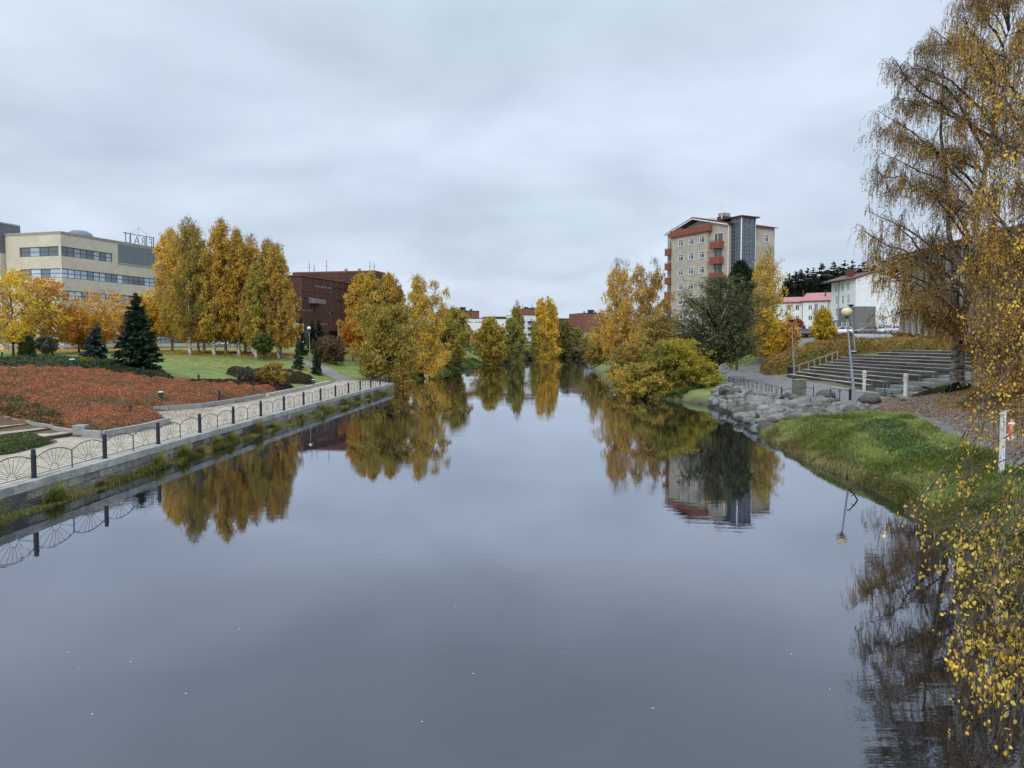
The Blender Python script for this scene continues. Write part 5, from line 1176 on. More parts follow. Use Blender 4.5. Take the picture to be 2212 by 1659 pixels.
# square stone pillar on the terrace
p = onz(1726, 852, 1.17); t = thing('stone_pillar', 'squat square stone pillar on the terrace behind the railing', 'pillar', p, .3)
q = MB(); q.cur = (.7, .7, .66); q.box((0, 0, .6), (.95, .75, 1.25)); q.cur = (.9, .9, .82); q.box((0, 0, 1.26), (1.02, .82, .12)); q.build('shaft', M['granite'], t, bevel=.04)
# lantern posts
for (px, py, h_, lab) in ((1866.5, 846.5, 1.96, 'white lantern post left of the stone steps'), (1955.4, 861, 1.92, 'white lantern post right of the stone steps, nearer the birch')):
    p = ground(px, py); t = thing('lantern_post', lab, 'lantern post', p, 0, 'white lantern posts by the steps')
    q = MB(); q.lathe((0, 0, 0), [(.135, .1), (.135, h_ - .62), (0, h_ - .62)], 16); q.build('shaft', M['white_paint'], t, smooth=False)
    q = MB(); q.box((0, 0, .04), (.5, .5, .2)); q.build('base', M['kerb'], t)
    q = MB(); q.lathe((0, 0, 0), [(.20, h_ - .62), (.20, h_ - .54), (.165, h_ - .53), (.165, h_ - .28), (.20, h_ - .27), (.20, h_ - .2), (.17, h_ - .19), (.15, h_ - .06), (.06, h_), (0, h_)], 16); q.build('lantern', M['cream_paint'], t)
# lamps
def lamp(label, base, top, kind, r0=.085, arm=None, name='street_lamp'):
    base, top = np.array(base), np.array(top); t = thing(name, label, 'street lamp', base)
    d = top - base; L_ = np.linalg.norm(d); mid = d * .42
    q = MB(); q.tube([(0, 0, -.1), tuple(mid)], [r0, r0 * .95], 12); q.tube([tuple(mid), tuple(mid + d / L_ * .06)], [r0 * 1.15, r0 * .7], 12); q.tube([tuple(mid), tuple(d)], [r0 * .62, r0 * .45], 12); q.build('pole', M['galv'], t)
    if kind == 'concrete': pass
    q = MB(); q.lathe((0, 0, -.2), [(r0 * 2.3, 0), (r0 * 2.1, .5), (0, .5)], 14); q.build('foot', M['kerb'], t)
    if kind == 'globe':
        q = MB(); q.lathe(tuple(d), [(0, -.16), (.10, -.15), (.14, -.04), (0, .0)], 14); q.build('collar', M['dark_metal'], t)
        R_ = arm or .29; q = MB(); q.lathe(tuple(d + [0, 0, R_ * .78]), [(R_ * math.sin(a) + .001, -R_ * math.cos(a) * (.86 if a > PI / 2 else .82)) for a in [PI * i / 14 for i in range(15)]], 22); q.build('globe', M['globe'] if R_ > .25 else M['globe_white'], t, smooth=True)
    elif kind == 'hood':
        q = MB(); q.lathe(tuple(d), [(.05, -.12), (.12, -.1), (.42, .12), (.44, .17), (.0, .2)], 14); q.build('lamp_head', M['dark_metal'], t)
    else:
        q = MB(); q.box(tuple(d + np.array([.25, 0, .03])), (.7, .22, .1)); q.build('lamp_head', M['galv'], t)
    return t
b0 = onz(1848, 886, 1.12); lamp('leaning globe lamp with a yellowed shade above the stone bank', b0, at(1829, 683, b0[1] + .3), 'globe', .11, .35)
b1 = ground(1716, 809.5); lamp('street lamp with a dark hood rising by the dark blue bin at the handrail', b1, at(1710, 694, b1[1]), 'hood', .10)
b2 = place(1849, None, 98); b2[2] = H(b2[0], b2[1]); lamp('street lamp with a dark hood behind the green bin above the benches', b2, at(1838, 661, b2[1]), 'hood', .11)
b3 = ground(670.5, 799); lamp('slim globe lamp with a white shade beside the paved garden path', b3, at(667.5, 712, b3[1]), 'globe', .07, .24)
b4 = place(731, None, 150); lamp('plain grey lamp post in front of the rust clad building', b4, at(730, 702, 150), 'flat', .09)
# lifebuoy post
p = onz(2164, 994, 1.86); p[2] = H(p[0], p[1]); top_ = at(2164.5, 886, p[1])[2] - p[2]
t = thing('lifebuoy_post', 'peeling white painted post carrying a rescue ring beside the gravel path', 'post', p)
M['peel'] = mat('peel', (.66, .66, .64), .7, .45, 9, .3, 20, stretch=(2, 2, .4))
q = MB(); q.box((0, 0, top_ / 2 - .1), (.125, .125, top_ + .2)); q.build('post', M['peel'], t, bevel=.01); q = MB(); q.box((0, 0, top_ + .012), (.135, .135, .02)); q.box((.02, .0, top_ - .27), (.16, .13, .012)); q.build('cap', M['dark_metal'], t)
q = MB(); q.bar((.06, 0, top_ - .78), (.24, .0, top_ - .78), .06, .04); q.build('hook', M['white_paint'], t)
lb = thing('lifebuoy', 'orange lifebuoy with a loose rope hanging on the white post', 'lifebuoy', (p[0] + .25, p[1] - .02, p[2] + top_ - .68)); q = MB(); n_ = 28; Rr, rr_ = .31, .07; vs = []; fs_2 = []
for i in range(n_):
    a = 2 * PI * i / n_
    for j in range(12):
        b_ = 2 * PI * j / 12; rr2 = Rr + rr_ * math.cos(b_); vs.append((rr2 * math.cos(a) * .56, rr_ * math.sin(b_) * .9 + rr2 * math.cos(a) * .74, rr2 * math.sin(a) * 1.02))
        fs_2.append((i * 12 + j, ((i + 1) % n_) * 12 + j, ((i + 1) % n_) * 12 + (j + 1) % 12, i * 12 + (j + 1) % 12))
q.add(vs, fs_2); q.build('ring', M['orange'], lb, smooth=True)
q = MB()
for a in (.8, 2.3, 3.9, 5.5):
    c = np.array([Rr * math.cos(a) * .56, Rr * math.cos(a) * .74, Rr * math.sin(a) * 1.02]); tdir = np.array([-math.sin(a) * .56, -math.sin(a) * .74, math.cos(a)]); tdir /= np.linalg.norm(tdir); q.tube([tuple(c - tdir * .03), tuple(c + tdir * .03)], rr_ * 1.08, 12)
q.build('reflective_band', M['white_paint'], lb); q = MB()
q.tube([(.42 * .36 * math.cos(a) + .01, .8 * .36 * math.cos(a), .36 * math.sin(a) - .03 * math.sin(3 * a)) for a in [2 * PI * i / 30 for i in range(31)]], .008, 5); q.build('rope', M['white_paint'], lb)

# bins, short bollard lights
def bin_(label, p, h_, w_, m_, lid=True, rz=0, sides=4, post=False):
    t = thing('litter_bin', label, 'litter bin', p, rz); q = MB(); q.lathe((0, 0, .12 if post else 0), [(w_ * .5, 0), (w_ * .56, h_ * .85), (w_ * .56, h_ * .9)], 4 if sides == 4 else 14); q.build('body', M[m_], t)
    q = MB(); q.lathe((0, 0, .12 if post else 0), [(w_ * .6, h_ * .9), (w_ * .6, h_ * .97), (w_ * .4, h_), (0, h_)], 4 if sides == 4 else 14); q.build('lid', M['white_paint' if lid == 'white' else 'dark_metal'], t)
    q = MB(); q.bar((0, 0, -.2), (0, 0, .15), .1); q.build('foot', M['galv'], t)
    return t
bin_('green litter bin on the lawn edge by the promenade kerb', ground(677, 834.5), .62, .36, 'bin_green', 'white', PI / 4, post=True)
bin_('green litter bin with a white lid standing in the red shrub bed', np.array([-25.0, 54.6, H(-25, 54.6) + .15]), .75, .30, 'bin_green', 'white', PI / 4, post=True)
p = place(1844, None, 96.5); bin_('green litter bin above the bench rows beside the lamp post', np.array([p[0], p[1], H(p[0], p[1]) + .1]), .8, .62, 'bin_green', 'white', PI / 4)
p = ground(1706, 811); bin_('dark blue litter bin behind the lower end of the handrail', p, 1.1, .66, 'bin_blue', True, PI / 4)
p = place(155, None, 72.5); bin_('dark green litter bin behind the upper sunburst railing', p, 1.1, .42, 'bin_green', 'white', 0, 12)
for (px, pt, pb, lab) in ((5, 760, 772, 'short dark bollard light at the left picture edge by the junipers'), (63, 768, 787, 'short dark bollard light in front of the clipped thujas'), (128, 768, 784, 'short dark bollard light between the thujas and the plaza bin'), (208, 774, 796, 'short dark bollard light beside the round yellow green shrub'), (311, 792, 809, 'short dark bollard light at the foot of the large spruce'), (429.5, 809, 826, 'short dark bollard light on the lawn edge above the red bed'), (474, 842, 855, 'short dark bollard light inside the far part of the red bed'), (548.5, 826, 840, 'short dark bollard light at the far tip of the red bed'), (282, 875, 890, 'short dark bollard light in the near part of the red bed')):
    p = ground(px, pb + (13 if ('bed' in lab or 'spruce' in lab) else 5)); q = MB(); h_ = at(px, pt, p[1])[2] - p[2]; t = thing('bollard_light', lab, 'bollard', p, 0, 'short dark bollard lights'); q.lathe((0, 0, 0), [(.085, -.2), (.085, h_ * .97), (.07, h_), (0, h_)], 12); q.build('shaft', M['navy_iron'], t); q = MB(); q.lathe((0, 0, 0), [(.095, h_ * .78), (.095, h_ * .92)], 12); q.build('light_ring', M['dark_metal'], t)

# ------------------------------------------------------------------ cars
CARC = {}
def car(label, colr, p, rz, kind='hatch', group='parked cars'):
    t = thing('parked_car', label, 'car', p, rz, group); W = .88
    if colr not in CARC: m_, nt, b = new_mat('car_paint'); b.inputs['Base Color'].default_value = (*colr, 1); b.inputs['Roughness'].default_value = .28; b.inputs['Coat Weight'].default_value = .6; CARC[colr] = m_
    hr = 1.46 if kind != 'suv' else 1.66; rx = {'hatch': (1.35, 2.0), 'wagon': (1.75, 2.2), 'sedan': (.95, 1.65), 'suv': (1.65, 2.1)}[kind]
    st = [(-2.18, .42, .55, .70), (-2.12, .24, .70, .80), (-1.9, .2, .76, .86), (-1.05, .2, .93, W), (0, .2, .95, W), (1.2, .2, .97, W), (1.9, .2, .95, .86), (2.12, .25, .88, .80), (2.2, .42, .62, .72)]
    vs = []; fs_3 = []
    for x, zb_, zt_, w in st: vs += [(x, -w * .9, zb_), (x, -w, zb_ + (zt_ - zb_) * .45), (x, -w * .93, zt_), (x, -w * .5, zt_ + .03), (x, w * .5, zt_ + .03), (x, w * .93, zt_), (x, w, zb_ + (zt_ - zb_) * .45), (x, w * .9, zb_)]
    for i in range(len(st) - 1):
        for j in range(8): k = (j + 1) % 8; fs_3.append((i * 8 + j, i * 8 + k, (i + 1) * 8 + k, (i + 1) * 8 + j))
    fs_3 += [tuple(range(8)), tuple((len(st) - 1) * 8 + k for k in range(7, -1, -1))]
    q = MB(); q.add(vs, fs_3); wb_, wt = W * .90, W * .70; x0, x1, x2, x3 = -1.1, -.35, rx[0], rx[1]
    bo = q.build('body', CARC[colr], t, smooth=True); bo.data.polygons.foreach_set('use_smooth', [True] * len(bo.data.polygons))
    q = MB(); q.add([(x0, -wb_, .93), (x0, wb_, .93), (x3, wb_, .93), (x3, -wb_, .93), (x1, -wt, hr - .03), (x1, wt, hr - .03), (x2, wt, hr - .03), (x2, -wt, hr - .03)], [(0, 1, 5, 4), (1, 2, 6, 5), (2, 3, 7, 6), (3, 0, 4, 7), (4, 5, 6, 7)]); q.cur = (1, 1, 1); q.build('window_glass', M['glass'], bo)
    q = MB(); q.box(((x1 + x2) / 2, 0, hr - .01), (x2 - x1 + .1, wt * 2 + .04, .05))
    for s in (-1, 1):
        q.bar((x0, s * wb_, .93), (x1, s * wt, hr), .07); q.bar((x3, s * wb_, .93), (x2, s * wt, hr), .12); xm = (x1 + x2) / 2; q.bar((xm, s * (wb_ + .005), .93), (xm, s * (wt + .01), hr), .08)
    q.build('roof', CARC[colr], bo)
    for sx in (-1.32, 1.32):
        for s in (-1, 1):
            q = MB(); q.tube([(sx, s * (W - .19), .32), (sx, s * (W + .01), .32)], .33, 16); w_ = q.build('wheel', M['dark_metal'], t); q = MB(); q.tube([(sx, s * (W + .0), .32), (sx, s * (W + .02), .32)], .2, 10); q.build('rim', M['galv'], w_)
    for s in (-1, 1):
        q = MB(); q.box((-2.06, s * .62, .66), (.16, .34, .13)); q.build('headlight', M['frame_white'], t); q = MB(); q.box((2.08, s * .64, .78), (.16, .24, .16)); q.build('tail_light', M['orange'], t)
    return t
def pcar(label, colr, px, py, Y, rz, kind): p = place(px, None, Y); p[2] += .09; return car(label, colr, p, rz, kind)
WH, SI, GR, BK, BL = (.72, .73, .75), (.52, .55, .58), (.10, .12, .14), (.012, .014, .02), (.05, .07, .14)
pcar('white suv parked beside the black estate car', WH, 1722, 0, 142, 2.3, 'suv'); pcar('black car parked between the white suv and the small yellow maple', BK, 1744, 0, 139.5, 2.9, 'wagon')
pcar('silver white hatchback parked behind the orange hedge', WH, 1816, 0, 147, .05, 'hatch'); pcar('dark grey estate car parked in front of the grey painted wall', GR, 1868, 0, 151, .25, 'wagon')
pcar('white saloon parked next to the grey estate', WH, 1894, 0, 153, .5, 'sedan'); pcar('silver car parked near the pilastered hall', SI, 1924, 0, 158, .6, 'hatch'); pcar('pale saloon parked farthest along behind the birch twigs', WH, 1905, 0, 170, .4, 'sedan')
for k, (px, Y, c, lab) in enumerate(((1091, 376, SI, 'silver car left of the white car under the slender tower'), (1110, 375, WH, 'white car parked under the slender white tower'), (1128, 377, BL, 'blue car right of the white one at the slender tower'), (1206, 378, WH, 'white car nearest the gold birch on the far lot'), (1232, 376, SI, 'silver car parked in front of the red brown far block'), (1256, 374, BK, 'dark car parked in front of the square brown block'), (1274, 376, WH, 'white car parked at the end of the far lot'))):
    pcar(lab, c, px, 0, Y, .1 + .2 * (k % 3), ('hatch', 'wagon', 'sedan')[k % 3])
p = place(380, None, 160); car('grey van like car seen between the trunks of the left birches', GR, p, .1, 'suv')
p = place(470, None, 165); car('white car seen between the trunks of the left birches', WH, p, .2, 'hatch')
# bike shelter
p = place(1879, None, 108); t = thing('bicycle_shelter', 'curved grey metal shelter roof above the orange hedge', 'shelter', (p[0], p[1], H(p[0], p[1]))); zt = at(1879, 719, 108)[2] - t.location[2]
n_ = 8
def arc(w, zz): return [(x_, -w * math.cos(PI * i / n_), zz + .55 * math.sin(PI * i / n_)) for i in range(n_ + 1) for x_ in (0,)]
q = MB(); A_ = arc(1.3, zt - .7); vs = [(-2.6, a[1], a[2]) for a in A_] + [(2.6, a[1], a[2]) for a in A_] + [(-2.6, a[1], a[2] - .06) for a in A_] + [(2.6, a[1], a[2] - .06) for a in A_]; m1 = n_ + 1
q.add(vs, [(i, i + 1, m1 + i + 1, m1 + i) for i in range(n_)] + [(2 * m1 + i, 3 * m1 + i, 3 * m1 + i + 1, 2 * m1 + i + 1) for i in range(n_)] + [(i, 2 * m1 + i, 2 * m1 + i + 1, i + 1) for i in range(n_)] + [(m1 + i, m1 + i + 1, 3 * m1 + i + 1, 3 * m1 + i) for i in range(n_)])
q.build('roof', M['galv'], t)
for sx in (-2.4, 2.4):
    for sy in (-1.2, 1.2): q = MB(); q.bar((sx, sy, -.2), (sx, sy, zt - .68), .08); q.build('post', M['dark_metal'], t)
# dead branch and twig standing in the water
p = onz(1845, 1080, .0); t = thing('dead_branch', 'black forked dead branch poking out of the water near the grassy bank', 'branch', (p[0], p[1], 0))
def tw(px, py, Y=p[1]): a = at(px, py, Y); return (a[0] - p[0], a[1] - p[1], a[2])
q = MB(); q.tube([tuple(onz(1831, 1102, -.02) - [p[0], p[1], 0]), tw(1836, 1092), tw(1845, 1086), tw(1852, 1079), tw(1845, 1068), tw(1838, 1061), tw(1831, 1056)], [.035, .032, .03, .028, .024, .018, .01], 6)
q.tube([tw(1838, 1061), tw(1837, 1052)], [.015, .007], 5); q.tube([tw(1845, 1068), tw(1836, 1073)], [.014, .006], 5); q.build('limb', M['bark_plain'], t)
# pale flecks drifting on the water
r = np.random.default_rng(3); q = MB()
spots = [(848, 1310), (983, 1309), (518, 1359), (146, 1409), (173, 1443), (282, 1430), (401, 1498), (200, 1543), (1056, 1119), (430, 1181), (820, 1205), (1792, 1489), (911, 1559), (1710, 1413), (1410, 1530), (558, 1215), (1023, 1455), (1645, 1064)]
lm = None
for i, (px, py) in enumerate(spots):
    if lm is None: b_ = MB(); b_.add([(-.022, 0, 0), (0, -.012, .006), (.024, 0, .002), (0, .012, .006)], [(0, 1, 2, 3)]); o = b_.build('floating_leaf', M['frame_white']); lm = o
    else: o = lm.copy(); COL.objects.link(o)
    o.location = onz(px, py, .006); o.rotation_euler = (0, 0, r.uniform(0, 6)); s_ = r.uniform(.6, 1.0); o.scale = (s_, s_, s_); tag(o, 'tiny pale leaf drifting on the open water', 'leaf', 'pale leaves drifting on the river')
# ------------------------------------------------------------------ planting
# left bank birches
BG = 'birches on the left lawn'
for (px, Y, top, w, lab, pal, bare) in (
    (372, 121, 486, 40, 'golden birch at the left end of the lawn birches', (OLIVE, GOLD, GOLD, YEL), .35), (410, 110, 461, 42, 'tallest white stemmed birch in the left half of the lawn grove', (GREENY, OLIVE, GOLD, AMBER), .5),
    (440, 114, 478, 38, 'olive gold birch right of the tallest one', (OLIVE, OLIVE, GOLD, GREENY), .45), (462, 110, 464, 34, 'birch with a narrow pointed top in the middle of the lawn grove', (OLIVE, GOLD, AMBER), .4),
    (487, 113, 500, 36, 'thin crowned birch with bare greyish top', (BROWN, OLIVE, GOLD), .75), (516, 111, 488, 34, 'amber topped birch right of the bare topped one', (OLIVE, GOLD, AMBER, AMBER), .4),
    (548, 112, 500, 33, 'brownish birch behind the yellow green one', (BROWN, AMBER, GOLD, OLIVE), .55), (553, 107, 562, 25, 'shorter yellow green birch at the front of the grove', (GREENY, OLIVE, OLIVE, YEL), .2),
    (577, 111, 507, 33, 'birch with ragged amber top near the right end of the grove', (BROWN, OLIVE, AMBER, GOLD), .5), (600, 109, 520, 34, 'rightmost amber birch of the lawn grove beside the path', (BROWN, AMBER, GOLD, OLIVE), .4), (428, 118, 545, 55, 'low spreading golden birch filling the back of the grove', (OLIVE, GOLD, GOLD, AMBER), .2), (530, 118, 575, 50, 'low olive birch filling the back of the grove', (OLIVE, GOLD, BROWN), .2), (606, 115, 600, 28, 'small orange birch tucked behind the rightmost one', (AMBER, GOLD, ORNG), .2)):
    tree('birch', lab, px, top, w, Y=Y, group=BG, pal=pal, bare=bare, base=.16, nlf=10)
for px, py in ((404, 766),): pass
# maples
tree('maple', 'large yellow green maple at the left picture edge', 28, 588, 92, Y=101, pal=(OLIVE, YEL, (.50, .36, .04), GOLD, AMBER), nl=46, base=.16, nlf=9)
tree('maple', 'orange maple with a ragged pointed top in front of the beige office corner', 112, 604, 62, Y=106, pal=(OLIVE, GOLD, ORNG, ORNG, AMBER), bare=.3)
tree('maple', 'golden orange maple with bare top twigs between the two dark spruces', 226, 625, 62, Y=112, pal=(AMBER, GOLD, ORNG, GOLD), bare=.6, twigwood=.5)
tree('maple', 'bright yellow maple behind the large spruce', 318, 640, 42, Y=118, pal=(GOLD, YEL, ORNG, YEL), bare=.2)
tree('maple', 'low orange maple branches behind the clipped thujas', 170, 670, 45, Y=114, pal=(ORNG, GOLD, RED, AMBER), bare=.3)
TH = ((.028, .05, .014), (.05, .075, .018))
tree('dome', 'left brownish clipped thuja cone', 53, 727, 13, py=770, name='thuja', pal=((.08, .07, .02), (.05, .06, .018)), leaf=.13, shape='cone', stems=1, nl=60)
tree('dome', 'right dark green clipped thuja cone', 64, 727, 14, py=776, name='thuja', pal=TH, leaf=.13, shape='cone', stems=1, nl=60)
tree('round', 'small grey green willow pear in front of the beige office', 100, 728, 22, py=770, name='small_tree', pal=((.10, .12, .07), (.15, .16, .10)), base=.25, leaf=.15)
tree('spruce', 'dark spruce with a bent drooping tip left of the larger one', 202, 696, 38, py=788, n_wh=14, nb=9, size=.42, pal=((.012, .03, .028), (.03, .055, .045)), bent=.35, droop=.45)
tree('spruce', 'large broad dark green spruce on the near lawn', 298, 629, 56, py=803, n_wh=34, nb=15, size=.36, pal=((.010, .028, .014), (.028, .055, .022)), droop=.3)
tree('dome', 'clipped round yellow green shrub beside the plaza', 189, 774, 18, py=797, name='round_shrub', pal=((.22, .20, .02), (.30, .24, .02)), leaf=.10, droop=.2, nl=60)
tree('round', 'small green round crowned tree in front of the lawn birches', 571, 724, 18, Y=105, name='small_tree', pal=((.10, .13, .03), (.14, .16, .04)), base=.35)
# spruces by the garden path
SP = ((.016, .035, .016), (.035, .06, .022))
tree('spruce', 'young spruce left of the slim globe lamp', 645, 728, 12, py=798, n_wh=22, size=.28, pal=((.03, .05, .02), (.06, .085, .03))); tree('spruce', 'young spruce standing right beside the slim globe lamp', 684, 751, 12, py=809, n_wh=20, size=.28, pal=SP)
tree('spruce', 'narrow dark spruce behind the young spruce at the lamp', 651, 683, 13, Y=118, n_wh=26, size=.3, pal=SP); tree('spruce', 'narrow spruce in front of the brown glazed ground floor', 675, 690, 13, Y=124, n_wh=26, size=.3, pal=SP); tree('spruce', 'slim spruce right of its twin before the brown building', 689, 687, 13, Y=127, n_wh=26, size=.3, pal=SP)
RB = ((.16, .085, .05), (.11, .08, .04), (.16, .12, .03))
tree('round', 'reddish brown small tree left of its twin beyond the path', 700, 727, 28, Y=112, name='small_tree', pal=RB, base=.15, bare=.4, twigwood=.5, stems=2); tree('round', 'sparse dusky red small tree right of its twin beyond the path', 724, 728, 27, Y=110, name='small_tree', pal=RB, base=.15, bare=.5, twigwood=.6, stems=2, nlf=6)
tree('round', 'small leafless grey shrub tree on the near lawn', 528, 792, 19, py=832, name='small_tree', pal=((.15, .13, .09), (.12, .12, .06)), base=.2, nlf=2, twigwood=1, limb_bark=(1.2, 1.1, 1), bare=.5, stems=2)
tree('round', 'brown and gold round shrub tree on the near lawn', 585, 787, 28, py=837, name='small_tree', pal=((.16, .09, .03), OLIVE, (.22, .14, .03)), base=.12, stems=2, twigwood=.4)
tree('dome', 'dull red shrub beside the brown and gold shrub tree', 565, 806, 14, py=826, pal=((.14, .07, .04), (.12, .08, .04)))
# left bank trees behind the wall
LB = 'birches beyond the garden path'
for (px, Y, top, w, lab, pal, bare) in ((768, 128, 612, 28, 'orange tinted birch at the left of the clump beyond the path', (AMBER, GOLD, ORNG), .2), (790, 132, 590, 30, 'tall golden birch left in the clump beyond the path', (OLIVE, GOLD, GOLD), .3), (812, 126, 587, 30, 'olive gold birch in the middle of the clump beyond the path', (GREENY, OLIVE, GOLD), .3), (838, 128, 588, 30, 'golden birch right of the middle of the clump', (OLIVE, GOLD, AMBER), .3), (862, 130, 598, 22, 'thin topped birch at the right of the clump beyond the path', (OLIVE, BROWN, GOLD), .75)):
    tree('birch', lab, px, top, w, Y=Y, group=LB, pal=pal, bare=bare, base=.12)
tree('maple', 'low bright orange tree at the foot of the birch clump', 762, 695, 20, Y=118, name='small_tree', pal=(ORNG, ORNG, AMBER))
tree('round', 'big olive yellow willow leaning over the end of the quay wall', 836, 664, 68, Y=99, name='willow_tree', pal=((.26, .22, .05), (.36, .27, .05), (.44, .32, .06), (.24, .21, .05)), nl=90, ns=8, base=.03, stems=4, leaf=.24, trunk_r=.22, nlf=8)
tree('birch', 'tall golden birch right of the big willow on the left bank', 920, 590, 40, Y=121, pal=(OLIVE, GOLD, GOLD, OLIVE, AMBER), base=.07, nl=80, stems=3, bare=.35)
tree('round', 'round olive tree behind the tall riverside birch', 962, 690, 24, Y=150, name='small_tree', pal=(OLIVE, (.3, .23, .05), BROWN), base=.05, stems=2); tree('round', 'dome shaped olive gold tree left of the white hall', 981, 667, 30, Y=160, name='small_tree', pal=(GREENY, OLIVE, (.38, .27, .05)), base=.05, stems=2, nl=60)
tree('round', 'round crowned gold green tree in front of the white hall', 1061, 690, 31, Y=205, name='small_tree', pal=(OLIVE, (.34, .24, .03), OLIVE), base=.12, nl=60, twigwood=.4); tree('round', 'grey green tree right of the round crowned one', 1108, 688, 23, Y=225, name='small_tree', pal=((.17, .18, .05), (.25, .22, .05)), base=.08, nl=55, droop=.6)
tree('birch', 'thin topped birch right of the white hall', 1118, 645, 13, Y=250, pal=(GREENY, OLIVE, BROWN), bare=.85, twigwood=.6, base=.1); tree('birch', 'pale drooping birch left of the far gold one', 1156, 692, 8, Y=270, pal=(GREENY, OLIVE, OLIVE), base=.1)
tree('birch', 'gold birch mirrored at the head of the river', 1182, 638, 20, Y=285, pal=(OLIVE, GOLD, GOLD, YEL, AMBER), base=.06, nl=60, stems=2, bare=.4); tree('birch', 'second gold birch half behind the mirrored one', 1197, 658, 11, Y=298, pal=(GOLD, AMBER, OLIVE), base=.08, nl=40)
tree('round', 'bare brownish round tree before the red brown far block', 1224, 692, 19, Y=300, name='small_tree', pal=((.26, .20, .08), (.22, .20, .06)), twigwood=.5, bare=.3, nlf=5); tree('round', 'small green round tree before the red brown far block', 1246, 708, 11, Y=305, name='small_tree', pal=((.24, .25, .06), OLIVE))
for k, (px, Y, top, w, lab) in enumerate(((1075, 222, 772, 22, 'grey twiggy bush dipping into the water at the left bend'), (1102, 240, 768, 18, 'grey twiggy bush right of the one at the left bend'), (1134, 262, 764, 20, 'grey twiggy bush under the thin topped far birch'), (1222, 320, 754, 24, 'brown twiggy bush at the river head'), (1255, 300, 752, 20, 'brown twiggy bush near the right far bank'))):
    p_ = place(px, None, Y); tree('dome', lab, px, top - 4, w, Y=Y, pal=((.11, .10, .06), (.09, .09, .04), (.12, .11, .05)), nlf=4, twigwood=1, limb_bark=(1, .95, .9))
tree('dome', 'small orange brown bush under the big willow at the wall end', 862, 793, 24, Y=97, pal=(AMBER, BROWN, OLIVE), leaf=.17)
# right bank
tree('round', 'olive brown round tree on the right bank nearest the river bend', 1292, 710, 33, Y=165, name='small_tree', pal=((.24, .17, .06), OLIVE, (.32, .20, .06)), base=.03, stems=3, nl=60, leaf=.3)
tree('birch', 'tall golden birch with white stems left of the tan tower', 1340, 549, 42, Y=128, pal=(AMBER, GOLD, (.42, .24, .04)), bare=.6, base=.12, nl=62, stems=2, trunk_r=.2, twigwood=.5); tree('birch', 'brown gold birch beside the left balconies of the tan tower', 1404, 556, 40, Y=132, pal=(BROWN, AMBER, OLIVE), bare=.6, base=.1, nl=60, stems=2, twigwood=.5)
tree('dome', 'orange brown riverside bush at the left of the big thicket', 1345, 745, 38, Y=92, pal=(AMBER, BROWN, OLIVE, (.16, .13, .04)), twigwood=.4, nl=46, nlf=7, leaf=.2)
tree('round', 'tall olive willow bush rising in the middle of the riverside thicket', 1415, 684, 52, Y=93, name='willow_tree', pal=(OLIVE, (.34, .25, .05), BROWN, GREENY), base=.02, stems=4, nl=70, leaf=.21, twigwood=.3)
tree('dome', 'broad yellow green bush overhanging the water on the right bank', 1470, 738, 74, Y=80, pal=((.20, .19, .035), (.33, .28, .035), (.42, .34, .04), OLIVE), nl=80, ns=7, nlf=9, leaf=.2, stems=5, twigwood=.2)
tree('dome', 'low amber bush hanging over the water below the broad one', 1392, 788, 66, Y=79, pal=(AMBER, OLIVE, OLIVE, GREENY, BROWN), nl=60, ns=7, leaf=.19, twigwood=.4, stems=4)
tree('dome', 'bright yellow green bush beside the stone bank', 1520, 775, 34, Y=82, pal=((.30, .27, .035), (.42, .36, .04)), nl=60, leaf=.18)
tree('round', 'dark grey green tree with a leaning trunk in front of the tan tower', 1545, 600, 108, Y=92, name='dark_tree', pal=((.08, .095, .04), (.13, .135, .05), (.10, .12, .04)), base=.2, nl=90, ns=8, nlf=8, twigwood=.4, leaf=.17, rise=.8, trunk_r=.33, lean=(.8, 0), bare=.2, limb_bark=(.35, .32, .3), bark=(.55, .5, .45))
tree('round', 'dark pine crown rising behind the dark grey green tree', 1592, 564, 25, Y=112, name='pine_tree', pal=((.012, .026, .010), (.03, .05, .016)), base=.35, nl=60, nlf=11, leaf=.3, droop=.2)
tree('birch', 'golden birch right of the glazed stairwell of the tan tower', 1652, 522, 44, Y=118, pal=(GOLD, GOLD, OLIVE, YEL, AMBER), bare=.55, base=.07, nl=80, ns=6, stems=2, twigwood=.3)
tree('maple', 'small bright yellow maple at the foot of the golden birch', 1655, 672, 26, Y=112, pal=(YEL, YEL, GOLD), base=.2)
tree('dome', 'dark green bush beside the small yellow maple', 1680, 695, 16, Y=124, pal=TH); tree('maple', 'sparse orange maple sapling near the parked white suv', 1703, 688, 20, Y=110, pal=(ORNG, AMBER, GOLD), nlf=3, twigwood=.8, bare=.4)
tree('round', 'small dusky red tree in front of the white house', 1722, 692, 14, Y=180, name='small_tree', pal=(RED, (.28, .07, .06)), base=.1); tree('maple', 'small yellow green maple with a pointed top on the bank', 1777, 671, 22, py=741, pal=(OLIVE, YEL, (.28, .24, .03)), base=.12, shape='column', nl=50)
